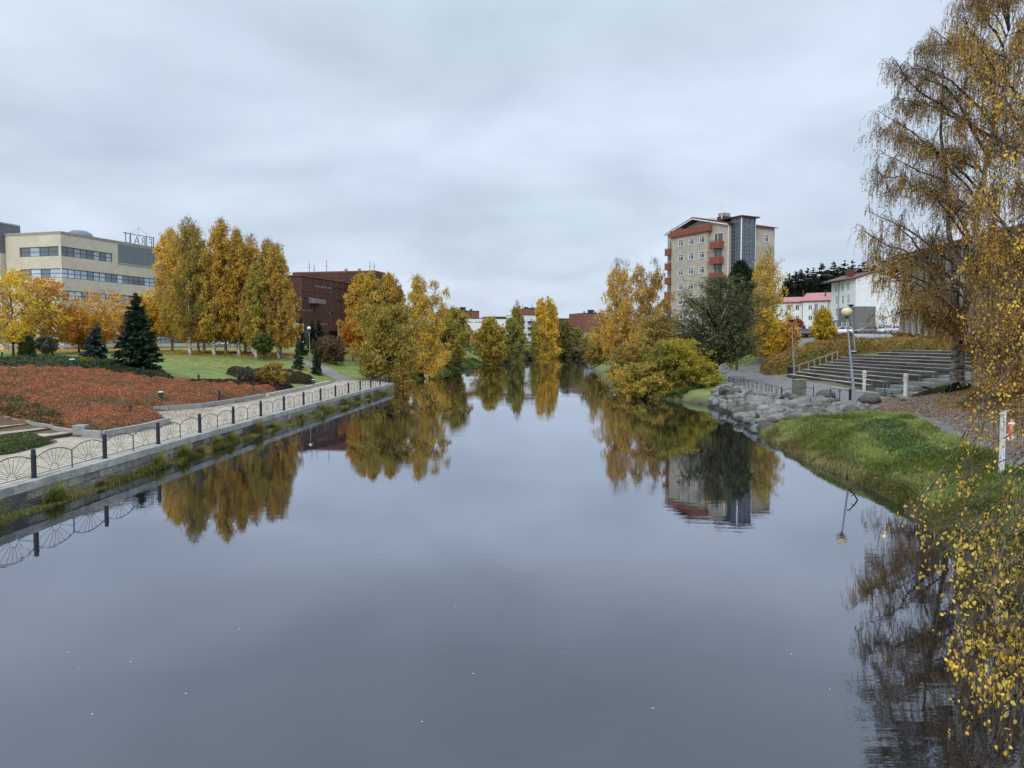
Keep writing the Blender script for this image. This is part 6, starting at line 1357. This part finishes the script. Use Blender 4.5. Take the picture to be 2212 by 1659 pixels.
# spruce wood behind the white houses
for k, (x_, yt, w_) in enumerate(((560, 480, 70), (630, 452, 75), (685, 430, 75), (760, 418, 80), (820, 420, 75), (910, 362, 85), (1040, 345, 95), (1160, 342, 100), (1240, 336, 100), (1370, 345, 100), (1480, 370, 90), (1585, 335, 90), (1690, 330, 100), (600, 500, 75), (720, 480, 90), (860, 460, 90), (970, 430, 90), (1100, 400, 95), (1310, 390, 90), (1430, 400, 90), (520, 520, 60))):
    X_ = 1591 + x_ * .1983; Y_ = 262 + (k * 37 % 23) + (14 if k > 12 else 0)
    tree('spruce', f"{['tall','dense','slender','ragged','pointed','broad','dark'][k % 7]} spruce {'above the pink roof' if x_ < 1040 else 'above the red roof of the tall white house'}, {['first','second','third','fourth','fifth','sixth','seventh','eighth','ninth','tenth','eleventh','twelfth','thirteenth','fourteenth','fifteenth','sixteenth','seventeenth','eighteenth','nineteenth','twentieth','last'][sorted([560,630,685,760,820,910,1040,1160,1240,1370,1480,1585,1690,600,720,860,970,1100,1310,1430,520]).index(x_)]} from the left", X_, 493.7 + yt * .1983, w_ * .1983 * 1.0, Y=Y_, group='spruces behind the white houses', n_wh=30, nb=10, size=.9, full=3.2, pal=((.008, .016, .010), (.018, .028, .015)))
# planted beds
bed = [(-20.3, 38.2), (-20.2, 41), (-20.2, 44.4), (-21.2, 46.1), (-23.5, 49.0), (-25.5, 52.2), (-24.2, 53.8), (-22.8, 55.8), (-21.9, 61.5), (-21.9, 70.0), (-22.4, 73.0), (-24.2, 71.0), (-27, 67.5), (-30.5, 66.5), (-34, 67.5), (-38.0, 69.5), (-45, 68.8), (-56, 67), (-50, 55), (-38, 45.6), (-30, 42.4), (-22.4, 39)]
RP = ((.17, .14, .055), (.25, .135, .06), (.41, .155, .07), (.50, .19, .095), (.44, .15, .075), (.27, .12, .06))
mass('red_groundcover', 'wide bed of rust red spirea sloping up from the promenade', 'shrub bed', bed, .55, 170000, .12, RP, kind='stuff', edge=.6, lump=.5, ls=1.5, seed=2, cellsc=1.1, jit=.3, up=.8)
grass_g = ((.03, .05, .018), (.06, .085, .028))
JP = ((.035, .06, .022), (.085, .115, .035), (.06, .085, .035))
mass('juniper_bed', 'spreading green juniper beside the near steps at the left edge', 'juniper', [(-27.5, 33.2), (-24.4, 34.5), (-21.6, 36.4), (-21.3, 34.4), (-21.2, 32.4), (-24, 28), (-28, 27), (-30, 30)], .55, 26000, .15, ((.05, .075, .025), (.13, .16, .05), (.08, .11, .035)), edge=.9, lump=.4, seed=12, up=.9, asp=.3)
mass('brown_hedge', 'dark olive brown shrubs along the top of the steps at the left edge', 'shrub', [(-22.8, 39.3), (-26, 40.6), (-31, 43.0), (-36, 45.2), (-39, 47.5), (-35, 48), (-30, 45.5), (-24.5, 41.8)], .7, 16000, .13, ((.10, .085, .03), (.14, .11, .04), (.18, .09, .045)), seed=19)
mass('juniper_bed', 'dark juniper carpet left of the plaza at the picture edge', 'juniper', [(-52, 79), (-44, 80), (-42.5, 84), (-48, 87), (-60, 87), (-62, 80)], .7, 12000, .26, JP, seed=13)
mass('juniper_bed', 'dark juniper mound between the plaza and the bent spruce', 'juniper', [(-43.5, 74.5), (-39.5, 73.5), (-38.5, 76.5), (-41, 79), (-44.5, 78)], .75, 7000, .22, JP, seed=14)
mass('juniper_bed', 'low dark shrub strip in front of the large spruce', 'shrub', [(-39.0, 72.0), (-35, 70.2), (-31.0, 69.4), (-31.5, 71.5), (-35.5, 73), (-38.5, 75)], .5, 9000, .18, ((.03, .05, .02), (.08, .07, .03)), seed=15)
mass('juniper_bed', 'dark brown green shrub patch on the lawn behind the litter bin', 'shrub', [(-26.8, 77.5), (-24.2, 79.5), (-21.9, 83.5), (-22.6, 88.0), (-25.2, 90), (-28.2, 87), (-30.5, 82)], .75, 16000, .2, ((.045, .055, .02), (.09, .05, .03), (.03, .05, .02)), seed=16)
mass('juniper_bed', 'dark maroon low shrubs at the far tip of the red bed', 'shrub', [(-22.0, 73.2), (-21.9, 77.0), (-23.6, 78.5), (-26.8, 73.6), (-29.5, 69), (-27.5, 68.2)], .45, 9000, .17, ((.09, .035, .03), (.06, .05, .025), (.12, .05, .03)), seed=17)
mass('low_hedge', 'low dark red hedge where the garden path meets the promenade', 'hedge', [(-17.4, 97.5), (-15.6, 95.5), (-16.2, 100.5), (-18.4, 105.5), (-20.6, 104.5), (-19.0, 101)], .9, 9000, .2, ((.09, .035, .028), (.13, .06, .035)), seed=18)
OP = ((.19, .18, .04), (.30, .22, .055), (.40, .23, .075), (.30, .17, .06))
mass('orange_hedge', 'big orange and olive spirea thicket left of the timber handrail', 'hedge', [(32.9, 99.2), (36.5, 97.8), (42.0, 97.6), (46.5, 97.8), (46.5, 103), (43, 110.5), (39.5, 108.5), (36.0, 106.5), (34.0, 105.5)], 1.9, 42000, .24, OP, edge=1.4, seed=21, lump=.3, up=.7)
mass('orange_hedge', 'orange spirea hedge crowning the slope above the bench rows', 'hedge', [(46.7, 97.5), (47.5, 90), (50.2, 76), (50, 68), (53.0, 68), (53.5, 80), (53.5, 95), (52.5, 106), (48, 108), (46.7, 103)], 1.15, 36000, .24, OP, edge=1.1, seed=22, lump=.3, up=.7)
mass('orange_hedge', 'upper orange hedge below the parked silver white hatchback', 'hedge', [(53, 110), (50, 122), (53.5, 131), (59, 131), (60, 118), (58, 108)], .9, 20000, .28, ((.13, .10, .02), (.26, .12, .03)), edge=1.2, seed=23)
mass('brown_hedge', 'brown hedge beside the rising path under the yellow maple', 'hedge', [(33, 121), (35.5, 121.5), (42, 130), (46, 137), (43, 139), (37, 133), (33, 127)], 1.1, 14000, .26, ((.08, .09, .02), (.14, .07, .03), (.10, .05, .03)), seed=24)
mass('green_hedge', 'low green hedge between the lower footpath and the dark tree', 'hedge', [(31.3, 119), (33.5, 120.5), (33, 127), (30.5, 131), (28.8, 129)], .8, 9000, .25, ((.05, .07, .02), (.08, .09, .02)), seed=25)
mass('brown_hedge', 'dark red hedge in front of the tan tower ground floor', 'hedge', [(29, 140), (35, 138), (40, 138.5), (41, 142), (36, 148), (30, 148)], 1.2, 11000, .3, ((.10, .04, .03), (.09, .06, .03)), seed=26)
mass('green_juniper', 'low green juniper spreading from the big birch toward the steps', 'juniper', [(30.6, 57.4), (33.8, 56.2), (35, 58.5), (33.2, 60.6), (31.6, 60.8)], .5, 11000, .15, ((.03, .05, .015), (.06, .09, .025)), seed=27, up=.9, asp=.3)
mass('golden_bush', 'amber bush glowing behind the trunk of the big birch', 'shrub', [(36, 50.5), (40.5, 50), (43.5, 53.5), (42, 58), (38, 58.2), (35.6, 55)], 2.6, 15000, .2, (AMBER, GOLD, BROWN), seed=28, edge=1.6, lump=.35, up=.3)
mass('nettle_patch', 'dark green nettle patch in the middle of the near grassy bank', 'plants', [(15.2, 30), (16.3, 28.5), (17.6, 32), (19.6, 38), (19.8, 41.5), (17.6, 40), (16.0, 35)], .34, 10000, .12, ((.065, .105, .03), (.095, .14, .04), (.13, .17, .05)), kind='stuff', seed=29, up=.5, lump=.5, depth=.9, shell=False, asp=.5)
# grass
GP = ((.20, .16, .06), (.15, .19, .04), (.24, .29, .065), (.13, .19, .04), (.34, .31, .12))
grass('bank_grass', 'long green and tan grass on the near right bank', [(11.3, 9), (11.6, 17.5), (12.8, 22.5), (13.9, 26), (14.5, 31), (14.4, 37), (15.2, 42), (15.9, 46.5), (19, 48.3), (22.6, 50.6), (23.2, 47), (21.6, 42), (18.8, 33), (16.2, 25), (14, 14), (13.5, 9)], 230000, .27, GP, .026, 31)
grass('waterline_grass', 'tan grass fringe hanging over the right waterline', [(11.0, 8), (11.4, 17.5), (12.5, 22.4), (13.5, 25.9), (14.05, 31), (13.95, 37), (14.55, 41), (15.15, 46.5), (15.7, 46.6), (15.1, 41), (14.6, 37), (14.7, 31), (14.2, 25.7), (13.2, 22.2), (12.1, 17.5), (11.7, 8)], 60000, .27, ((.28, .23, .10), (.22, .20, .07), (.17, .19, .05)), .02, 33, flop=1.0)
grass('slope_grass', 'grass and weeds showing through leaf litter on the right slope', [(18.3, 24), (21.2, 32), (24.8, 43), (29, 50), (33, 46), (34, 36), (30, 26), (24, 20)], 36000, .14, ((.10, .08, .03), (.09, .12, .03), (.10, .13, .03)), .02, 35)
grass('riverbank_grass', 'rough tufted grass along the far left bank', [(-15.1, 92.5), (-15.5, 100), (-14.7, 112), (-12.2, 134), (-9.4, 170), (-7, 205), (-10, 206), (-14, 170), (-18, 134), (-19, 112), (-17.6, 103), (-16.4, 95)], 60000, .30, ((.16, .14, .05), (.09, .14, .03), (.13, .18, .04)), .06, 37)
grass('riverbank_grass', 'rough grass at the foot of the riverside thicket', [(13.3, 82), (16.3, 73.6), (20, 79.6), (23, 86), (25, 92), (22, 108), (15, 108), (12.7, 95)], 70000, .40, ((.10, .13, .03), (.07, .11, .02), (.14, .13, .05)), .05, 39)
grass('riverbank_grass', 'rough grass round the head of the river', [(-7, 215), (-6, 240), (-3, 271), (2, 306), (13, 340), (30, 354), (60, 352), (60, 362), (0, 362), (-14, 300), (-16, 230)], 24000, .6, ((.16, .14, .05), (.09, .13, .03)), .14, 41)
# fallen leaves
def litter(name, label, poly, n, size, pal, seed, lift=.015):
    r = np.random.default_rng(seed); x, y = sample(poly, n, r); c = np.stack([x, y, Hs(x, y) + lift + r.uniform(0, .035, n)], -1)
    ax = np.stack([r.normal(size=n), r.normal(size=n), r.normal(size=n) * .25], -1); nm = np.stack([r.normal(size=n) * .5, r.normal(size=n) * .5, np.ones(n)], -1)
    V, q = leaf_quads(c, size * r.uniform(.6, 1.2, n), ax, .75, r, nm); cc = palette_cols(pal, r.uniform(0, 1, n), .35, r)
    tag(link(name, arr_mesh(name, V, [q], np.repeat(cc, 4, axis=0)), None, M['leaf']), label, 'leaves', kind='stuff')
LP = ((.12, .06, .025), (.23, .115, .045), (.32, .165, .065), (.42, .26, .11))
litter('fallen_leaves', 'brown leaf litter covering the slope under the big birch', [(19.5, 26), (22.0, 33), (25.5, 43), (28.5, 48), (30.8, 54.5), (31.2, 61), (36, 58), (42, 52), (44, 40), (36, 28), (26, 22)], 90000, .14, LP, 51)
litter('fallen_leaves', 'brown leaves drifted along both edges of the gravel path', [(16.5, 25), (20, 34), (23.5, 46), (24.5, 54), (31, 62), (31.2, 56), (27, 47), (22.4, 34), (19.6, 25.5)], 9000, .10, LP, 52, .055)
litter('yellow_leaves', 'fresh yellow leaves scattered on grass and litter of the right bank', [(11.5, 16), (13.5, 26), (14.3, 36), (20, 48), (31, 56), (40, 50), (34, 30), (20, 14)], 900, .13, (GOLD, YEL, (.7, .55, .2)), 53, .12)
litter('yellow_leaves', 'yellow leaf carpet under the maples by the beige office', [(-95, 117), (-45, 114), (-42, 122), (-70, 125), (-95, 128)], 14000, .28, (GOLD, YEL, AMBER), 54, .03)
litter('yellow_leaves', 'orange leaf carpet under the lawn birches', [(-50, 112), (-33, 110), (-32, 118), (-52, 121)], 9000, .25, (GOLD, AMBER, BROWN), 55, .03)
litter('yellow_leaves', 'scattered birch leaves on the lawn and the garden path', [(-52, 112), (-33, 111), (-25, 98), (-17, 93), (-21, 80), (-28, 80), (-40, 90)], 2600, .13, (GOLD, AMBER, BROWN, YEL), 56, .03)
litter('brown_leaves', 'small brown leaves blown against the kerb of the promenade', [(-20.9, 46.2), (-23.4, 50), (-24.9, 52.2), (-23.8, 53.4), (-22.3, 55.5), (-21.4, 61.6), (-21.2, 70), (-20.9, 79), (-20.3, 79), (-20.5, 62), (-21.0, 55), (-20.0, 48)], 2200, .07, LP, 57, .09)
# tufts along the quay wall
TG = 'grass tufts rooted at the foot of the quay wall'
for k, (px, py, s, lab) in enumerate(((16, 1135, 1.0, 'yellow green tuft at the left picture edge of the wall foot'), (132, 1085, 1.0, 'bright green tuft below the first thick post'), (220, 1052, .45, 'thin single tuft below the second post'), (338, 1010, .95, 'tuft below the third post, left of the tan one'), (378, 992, 1.15, 'tall tan tuft below the third and fourth posts'), (428, 980, .6, 'small yellow tuft beside the tall tan one'), (462, 968, 1.0, 'tuft below the fifth post'), (505, 958, 1.0, 'broad green tuft left of the paired tufts'), (562, 938, 1.35, 'tall bushy yellow green tuft at mid wall'), (598, 928, .75, 'orange tinged tuft right of the bushy one'), (652, 908, .9, 'spreading tuft past mid wall'), (692, 893, 1.15, 'tall feathery tuft past mid wall'), (742, 877, 1.1, 'bright green tuft near the far wall end'), (780, 868, .7, 'brown tuft near the far wall end'), (806, 861, .9, 'orange brown tuft at the far wall end'))):
    p = onz(px, py, 0); d_ = (p[1]); x0 = wp(d_) + .16; p = (x0, d_, -.04); r = np.random.default_rng(70 + k); n = 420; a = r.uniform(0, 2 * PI, n); rad = r.uniform(0, .28, n) * s
    t = thing('grass_tuft', lab, 'grass tuft', p, 0, TG); s = s * 1.2; b = np.stack([np.cos(a) * rad * .5 + .1, np.sin(a) * rad * 1.5, np.zeros(n)], -1); l = (r.uniform(.25, .85, n) * s * (1.15 - .75 * rad / (.28 * s)))[:, None]; az = a + r.normal(size=n) * .5
    d = np.stack([np.abs(np.cos(az)) * .8 + .1, np.sin(az) * 1.3, np.zeros(n)], -1); sd = np.stack([-np.sin(az + 1), np.cos(az + 1), np.zeros(n)], -1) * .010; fl = r.uniform(.3, 1.1, (n, 1)); up = np.array([0, 0, 1.])
    m1 = b + up * l * .65 + d * l * .25 * fl; tt = b + up * l * (1 - .4 * fl) + d * l * .95 * fl; V = np.stack([b - sd, b + sd, m1 + sd, m1 - sd, tt], 1).reshape(-1, 3); i = np.arange(n)[:, None] * 5
    pal = (((.25, .22, .03), (.20, .24, .03)), ((.16, .22, .03), (.24, .22, .04)), ((.24, .17, .06), (.22, .20, .04)))[k % 3]; cc = palette_cols(pal, r.uniform(0, 1, n), .25, r)
    link('blades', arr_mesh('blades', V, [i + np.array([[0, 1, 2, 3]]), i + np.array([[3, 2, 4]])], np.repeat(cc, 5, axis=0)), t, M['blade'])
grass('wall_foot_weed', 'brown weed fringe trailing at the waterline of the quay wall', [(wp(y) + .02, y) for y in (16, 30, 45, 60, 75, 89)] + [(wp(y) + .5, y) for y in (89, 75, 60, 45, 30, 16)], 60000, .34, ((.16, .11, .04), (.22, .20, .05), (.20, .22, .05), (.26, .20, .07)), .018, 61, flop=1.1, cell=.35)
# ------------------------------------------------------------------ the large birches on the right
p = ground(2064, 846); SEED[0] = 500
bark_d = (.42, .40, .38)
Ht = 27.0
def tipsfor(px_list, org, Yj, seed):
    r = np.random.default_rng(seed); out = []
    for px, py in px_list:
        Y = org[1] + r.uniform(-Yj, Yj * .4); a = at(px, py, Y); out.append(a - org)
    return out
L1 = [(1872, 455), (1893, 370), (1895, 540), (1903, 285), (1935, 130), (1965, 150), (1868, 500), (1885, 610), (1905, 690), (1880, 560), (1900, 420), (1905, 330), (1912, 250), (1925, 215), (1945, 175), (1985, 110), (2010, 60), (1935, 300), (1940, 400), (1930, 480), (1925, 560), (1950, 620), (1970, 230), (1975, 330),
      (2000, 150), (2030, 90), (2060, 30), (2050, -60), (2090, -40), (2000, 400), (2010, 520), (2000, 620), (2010, 680), (2060, 200), (2080, 330), (2060, 450), (2090, 560), (2080, 680), (2110, 750), (2130, 100), (2150, 240), (2160, 400), (2170, 600), (2150, 720), (2120, -120), (2180, -60), (2180, 780), (2140, 500)]
data = grow(501, Ht, 6.5, 'birch', nl=1, ns=20, nt=11, nlf=8, leaf=.095, droop=.8, twig=1.5, low=3.0, pal=((.32, .20, .08), BROWN, (.44, .27, .05), AMBER, GOLD), bare=.15, rise=.62, trunk_r=.29, stems=2, wood_k=8, twigwood=1.0, bark=bark_d, limb_bark=(.16, .13, .11), jit=.3, tips=tipsfor(L1, p, 5, 1), asp=.75, sub=.27, clump=1.4)
t = plant_mesh('birch_tree', data, 'big weeping birch with bare twigs and a dark split trunk beside the stone steps', 'tree', p, 'large birches on the right bank', 'birch_bark')
# roots flare
q = MB()
for a in (0.3, 1.4, 2.6, 3.7, 4.9, 5.8): q.tube([(0, 0, .75), (math.cos(a) * .35, math.sin(a) * .35, .25), (math.cos(a) * .95, math.sin(a) * .95, H(p[0] + math.cos(a) * .95, p[1] + math.sin(a) * .95) - p[2] - .05)], [.22, .2, .06], 8)
q.build('root_flare', M['bark'], t, smooth=True)
p2 = np.array([30.6, 44.5, H(30.6, 44.5)])
L2 = [(2085, 40), (2110, 160), (2080, 260), (2100, 380), (2075, 470), (2110, 560), (2112, 640), (2125, 700), (2130, 760), (2150, 300), (2160, 120), (2150, 480), (2160, 620), (2165, 740), (2190, 220), (2200, 400), (2200, 560), (2195, 700), (2210, 60), (2230, 300), (2230, 500), (2220, 650), (2240, 760), (2140, -60), (2200, -100), (2260, 0), (2290, 200), (2290, 450), (2290, 640), (2145, 800), (2185, 790), (2190, 830), (2160, 850)]
data = grow(502, 26, 6, 'birch', nl=1, ns=17, nt=10, nlf=11, leaf=.115, droop=.92, twig=2.2, pal=((.34, .20, .06), BROWN, AMBER, GOLD, GOLD), bare=.25, rise=.6, trunk_r=.26, stems=2, wood_k=8, twigwood=.7, bark=(.9, .9, .9), limb_bark=(.18, .14, .12), jit=.3, tips=tipsfor(L2, p2, 5, 2), asp=.75, sub=.3, clump=1.4)
plant_mesh('birch_tree', data, 'golden weeping birch with a pale trunk at the right picture edge on the litter slope', 'tree', p2, 'large birches on the right bank', 'birch_bark')
# the nearest birch leans over the water from beyond the right edge
p3 = np.array([13.2, 10.5, H(13.2, 10.5)])
def pts3(L): return [at(px, py, Y) - p3 for px, py, Y in L]
L3 = [(2180, 1620, 7.4), (2155, 1590, 7.6), (2210, 1650, 7.2), (2205, 1590, 7.3), (2165, 1540, 7.5), (2230, 1620, 7.3), (2130, 1480, 7.8), (2190, 1500, 7.5), (2215, 1440, 7.6), (2195, 1420, 7.7), (2215, 1360, 7.9), (2170, 1360, 8.0), (2190, 1300, 8.2), (2210, 1180, 8.8), (2060, 930, 12), (2060, 1010, 11), (2010, 1060, 10.5), (1975, 1110, 9.5), (2050, 1130, 9.3), (2120, 1140, 9.2), (2030, 1200, 8.8), (2090, 1230, 8.6), (2075, 1300, 8.2), (2120, 1340, 8.0), (2165, 1290, 8.4), (2150, 1400, 7.8), (2190, 1360, 8.0), (2180, 1450, 7.6), (2200, 1240, 8.6),
      (2220, 1420, 7.8), (2230, 1320, 8.2), (2240, 1180, 9), (2210, 1480, 7.6), (2230, 1250, 8.3), (2130, 1260, 8.4)]
class NL: pass
def near_leaves(V, q, c): return V, q, c
data = grow(503, 15, 4.2, 'birch', nl=1, ns=13, nt=8, nlf=5, leaf=.050, droop=.72, twig=.7, pal=((.50, .28, .06), GOLD, (.66, .44, .07), (.72, .52, .10), (.60, .38, .06), (.42, .36, .06)), bare=.0, rise=-.30, trunk_r=.085, wander=.03, stems=1, wood_k=10, twigwood=1.0, bark=(1, 1, 1), limb_bark=(.20, .16, .14), jit=.35, tips=pts3(L3), hexa=True, asp=.85, sub=.22, low=1.0, clump=1.6)
plant_mesh('birch_tree', data, 'nearest birch whose leafy yellow twigs hang over the dark water at the right edge', 'tree', p3, 'large birches on the right bank', 'birch_bark')
p4 = np.array([15.0, 14.0, H(15.0, 14.0)])
def pts4(L): return [at(px, py, Y) - p4 for px, py, Y in L]
L4 = [(2120, 100, 14), (2150, 210, 13.5), (2100, 330, 14), (2130, 420, 13.5), (2095, 540, 14), (2150, 600, 13), (2180, 330, 13), (2190, 480, 13), (2200, 140, 13), (2170, 690, 13), (2205, 620, 12.5), (2225, 260, 12.5), (2230, 430, 12.5), (2235, 560, 12.5), (2240, 700, 12.5), (2130, 680, 13.5), (2160, 20, 14), (2215, -30, 13)]
data = grow(504, 19, 4.4, 'birch', nl=1, ns=10, nt=6, nlf=4, leaf=.065, droop=.8, twig=.8, pal=(BROWN, AMBER, GOLD, YEL), bare=.2, rise=-.25, trunk_r=.10, stems=1, wood_k=8, twigwood=1.0, bark=(1, 1, 1), limb_bark=(.20, .16, .14), jit=.3, tips=pts4(L4), hexa=True, asp=.85, sub=.24, clump=1.4)
plant_mesh('birch_tree', data, 'near birch dangling scattered yellow leaves before the pilastered hall', 'tree', p4, 'large birches on the right bank', 'birch_bark')

# ------------------------------------------------------------------ far wood closing the horizon
r = np.random.default_rng(77); V = []; cc = []; qn = 0; n = 5200
ang = r.uniform(-.95, .95, n); dd = r.uniform(620, 900, n); x = np.sin(ang) * dd; y = np.cos(ang) * dd; h_ = r.uniform(6, 15, n); z = 5.0 + h_ * r.uniform(.1, 1, n)
c = np.stack([x, y, z], -1); V_, q_ = leaf_quads(c, r.uniform(4, 9, n), np.tile([0, 0, 1.], (n, 1)), .7, r)
col = palette_cols(((.02, .03, .018), (.05, .055, .02), (.10, .08, .03)), r.uniform(0, 1, n), .3, r)
tag(link('distant_forest', arr_mesh('distant_forest', V_, [q_], np.repeat(col, 4, axis=0)), None, M['needle']), 'low dark belt of woodland on the horizon behind the buildings', 'forest', kind='stuff')

# ------------------------------------------------------------------ camera, sky, light
cam = bpy.data.cameras.new('camera'); co = bpy.data.objects.new('camera', cam); COL.objects.link(co); SC.camera = co
cam.sensor_fit = 'HORIZONTAL'; cam.sensor_width = 36.0; cam.lens = 36.0 * FPX / 2212.0; cam.clip_start = .1; cam.clip_end = 8000
co.location = (0, 0, CAMZ); co.rotation_euler = (PI / 2 - PITCH, 0, 0)
w = bpy.data.worlds.new('World'); SC.world = w; w.use_nodes = True; nt = w.node_tree; N = nt.nodes; L = nt.links; bg = N['Background']
sky = N.new('ShaderNodeTexSky'); sky.sky_type = 'NISHITA'; sky.sun_disc = False; SUN_EL, SUN_AZ = math.radians(32), math.radians(200)
sky.sun_elevation = SUN_EL; sky.sun_rotation = SUN_AZ; sky.air_density = 1; sky.dust_density = 2
tc = N.new('ShaderNodeTexCoord'); se = N.new('ShaderNodeSeparateXYZ'); L.new(tc.outputs['Generated'], se.inputs[0])
zz = N.new('ShaderNodeMath'); zz.operation = 'ADD'; L.new(se.outputs[2], zz.inputs[0]); zz.inputs[1].default_value = .22
def div(i):
    d = N.new('ShaderNodeMath'); d.operation = 'DIVIDE'; L.new(se.outputs[i], d.inputs[0]); L.new(zz.outputs[0], d.inputs[1]); return d
cb = N.new('ShaderNodeCombineXYZ'); L.new(div(0).outputs[0], cb.inputs[0]); L.new(div(1).outputs[0], cb.inputs[1])
def nz_(scale, det, off, dist=.6, rough=.55):
    mp = N.new('ShaderNodeMapping'); mp.inputs['Location'].default_value = off; L.new(cb.outputs[0], mp.inputs[0]); n_ = N.new('ShaderNodeTexNoise'); n_.inputs['Scale'].default_value = scale; n_.inputs['Detail'].default_value = det; n_.inputs['Roughness'].default_value = rough; n_.inputs['Distortion'].default_value = dist; L.new(mp.outputs[0], n_.inputs['Vector']); return n_
n1 = nz_(1.5, 5, (3.1, 1.7, 0), .25, .5); n2 = nz_(.55, 2, (7.7, 2.2, 3))
mx1 = N.new('ShaderNodeMapRange'); L.new(n1.outputs[0], mx1.inputs[0]); mx1.inputs[1].default_value = .33; mx1.inputs[2].default_value = .67
cr = N.new('ShaderNodeMix'); cr.data_type = 'RGBA'; cr.inputs[6].default_value = (4.95, 5.75, 6.75, 1); cr.inputs[7].default_value = (6.75, 7.65, 8.8, 1); L.new(mx1.outputs[0], cr.inputs[0])
mx2 = N.new('ShaderNodeMapRange'); L.new(n2.outputs[0], mx2.inputs[0]); mx2.inputs[1].default_value = .35; mx2.inputs[2].default_value = .65
tin = N.new('ShaderNodeMix'); tin.data_type = 'RGBA'; tin.blend_type = 'MULTIPLY'; tin.inputs[0].default_value = 1; L.new(cr.outputs[2], tin.inputs[6])
t2 = N.new('ShaderNodeMix'); t2.data_type = 'RGBA'; t2.inputs[6].default_value = (.96, 1.0, 1.0, 1); t2.inputs[7].default_value = (1.01, .99, 1.03, 1); L.new(mx2.outputs[0], t2.inputs[0]); L.new(t2.outputs[2], tin.inputs[7])
# overcast skies are brighter overhead
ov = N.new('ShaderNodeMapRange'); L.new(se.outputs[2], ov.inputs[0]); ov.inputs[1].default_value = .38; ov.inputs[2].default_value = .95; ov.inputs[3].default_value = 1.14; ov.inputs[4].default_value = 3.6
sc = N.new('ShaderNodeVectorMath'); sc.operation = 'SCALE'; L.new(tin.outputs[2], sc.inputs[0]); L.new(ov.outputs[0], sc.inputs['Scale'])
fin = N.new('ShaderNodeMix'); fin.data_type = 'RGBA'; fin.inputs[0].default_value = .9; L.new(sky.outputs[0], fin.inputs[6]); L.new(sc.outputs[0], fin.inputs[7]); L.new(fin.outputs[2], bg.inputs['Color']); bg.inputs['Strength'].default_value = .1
sun = bpy.data.lights.new('sun', 'SUN'); sun.energy = 1.5; sun.angle = math.radians(22); sun.color = (1, .97, .92); so_ = bpy.data.objects.new('sun', sun); COL.objects.link(so_)
dv = Vector((math.sin(SUN_AZ) * math.cos(SUN_EL), math.cos(SUN_AZ) * math.cos(SUN_EL), math.sin(SUN_EL)))
so_.rotation_euler = (-dv).to_track_quat('-Z', 'Y').to_euler(); so_.location = (0, 0, 60)
SC.view_settings.view_transform = 'Standard'; SC.view_settings.look = 'None'; SC.view_settings.exposure = 0; SC.view_settings.gamma = 1
SC.render.engine = 'CYCLES'; SC.cycles.max_bounces = 5; SC.cycles.transparent_max_bounces = 4; SC.cycles.use_denoising = True; SC.cycles.use_adaptive_sampling = True; SC.cycles.adaptive_threshold = .02
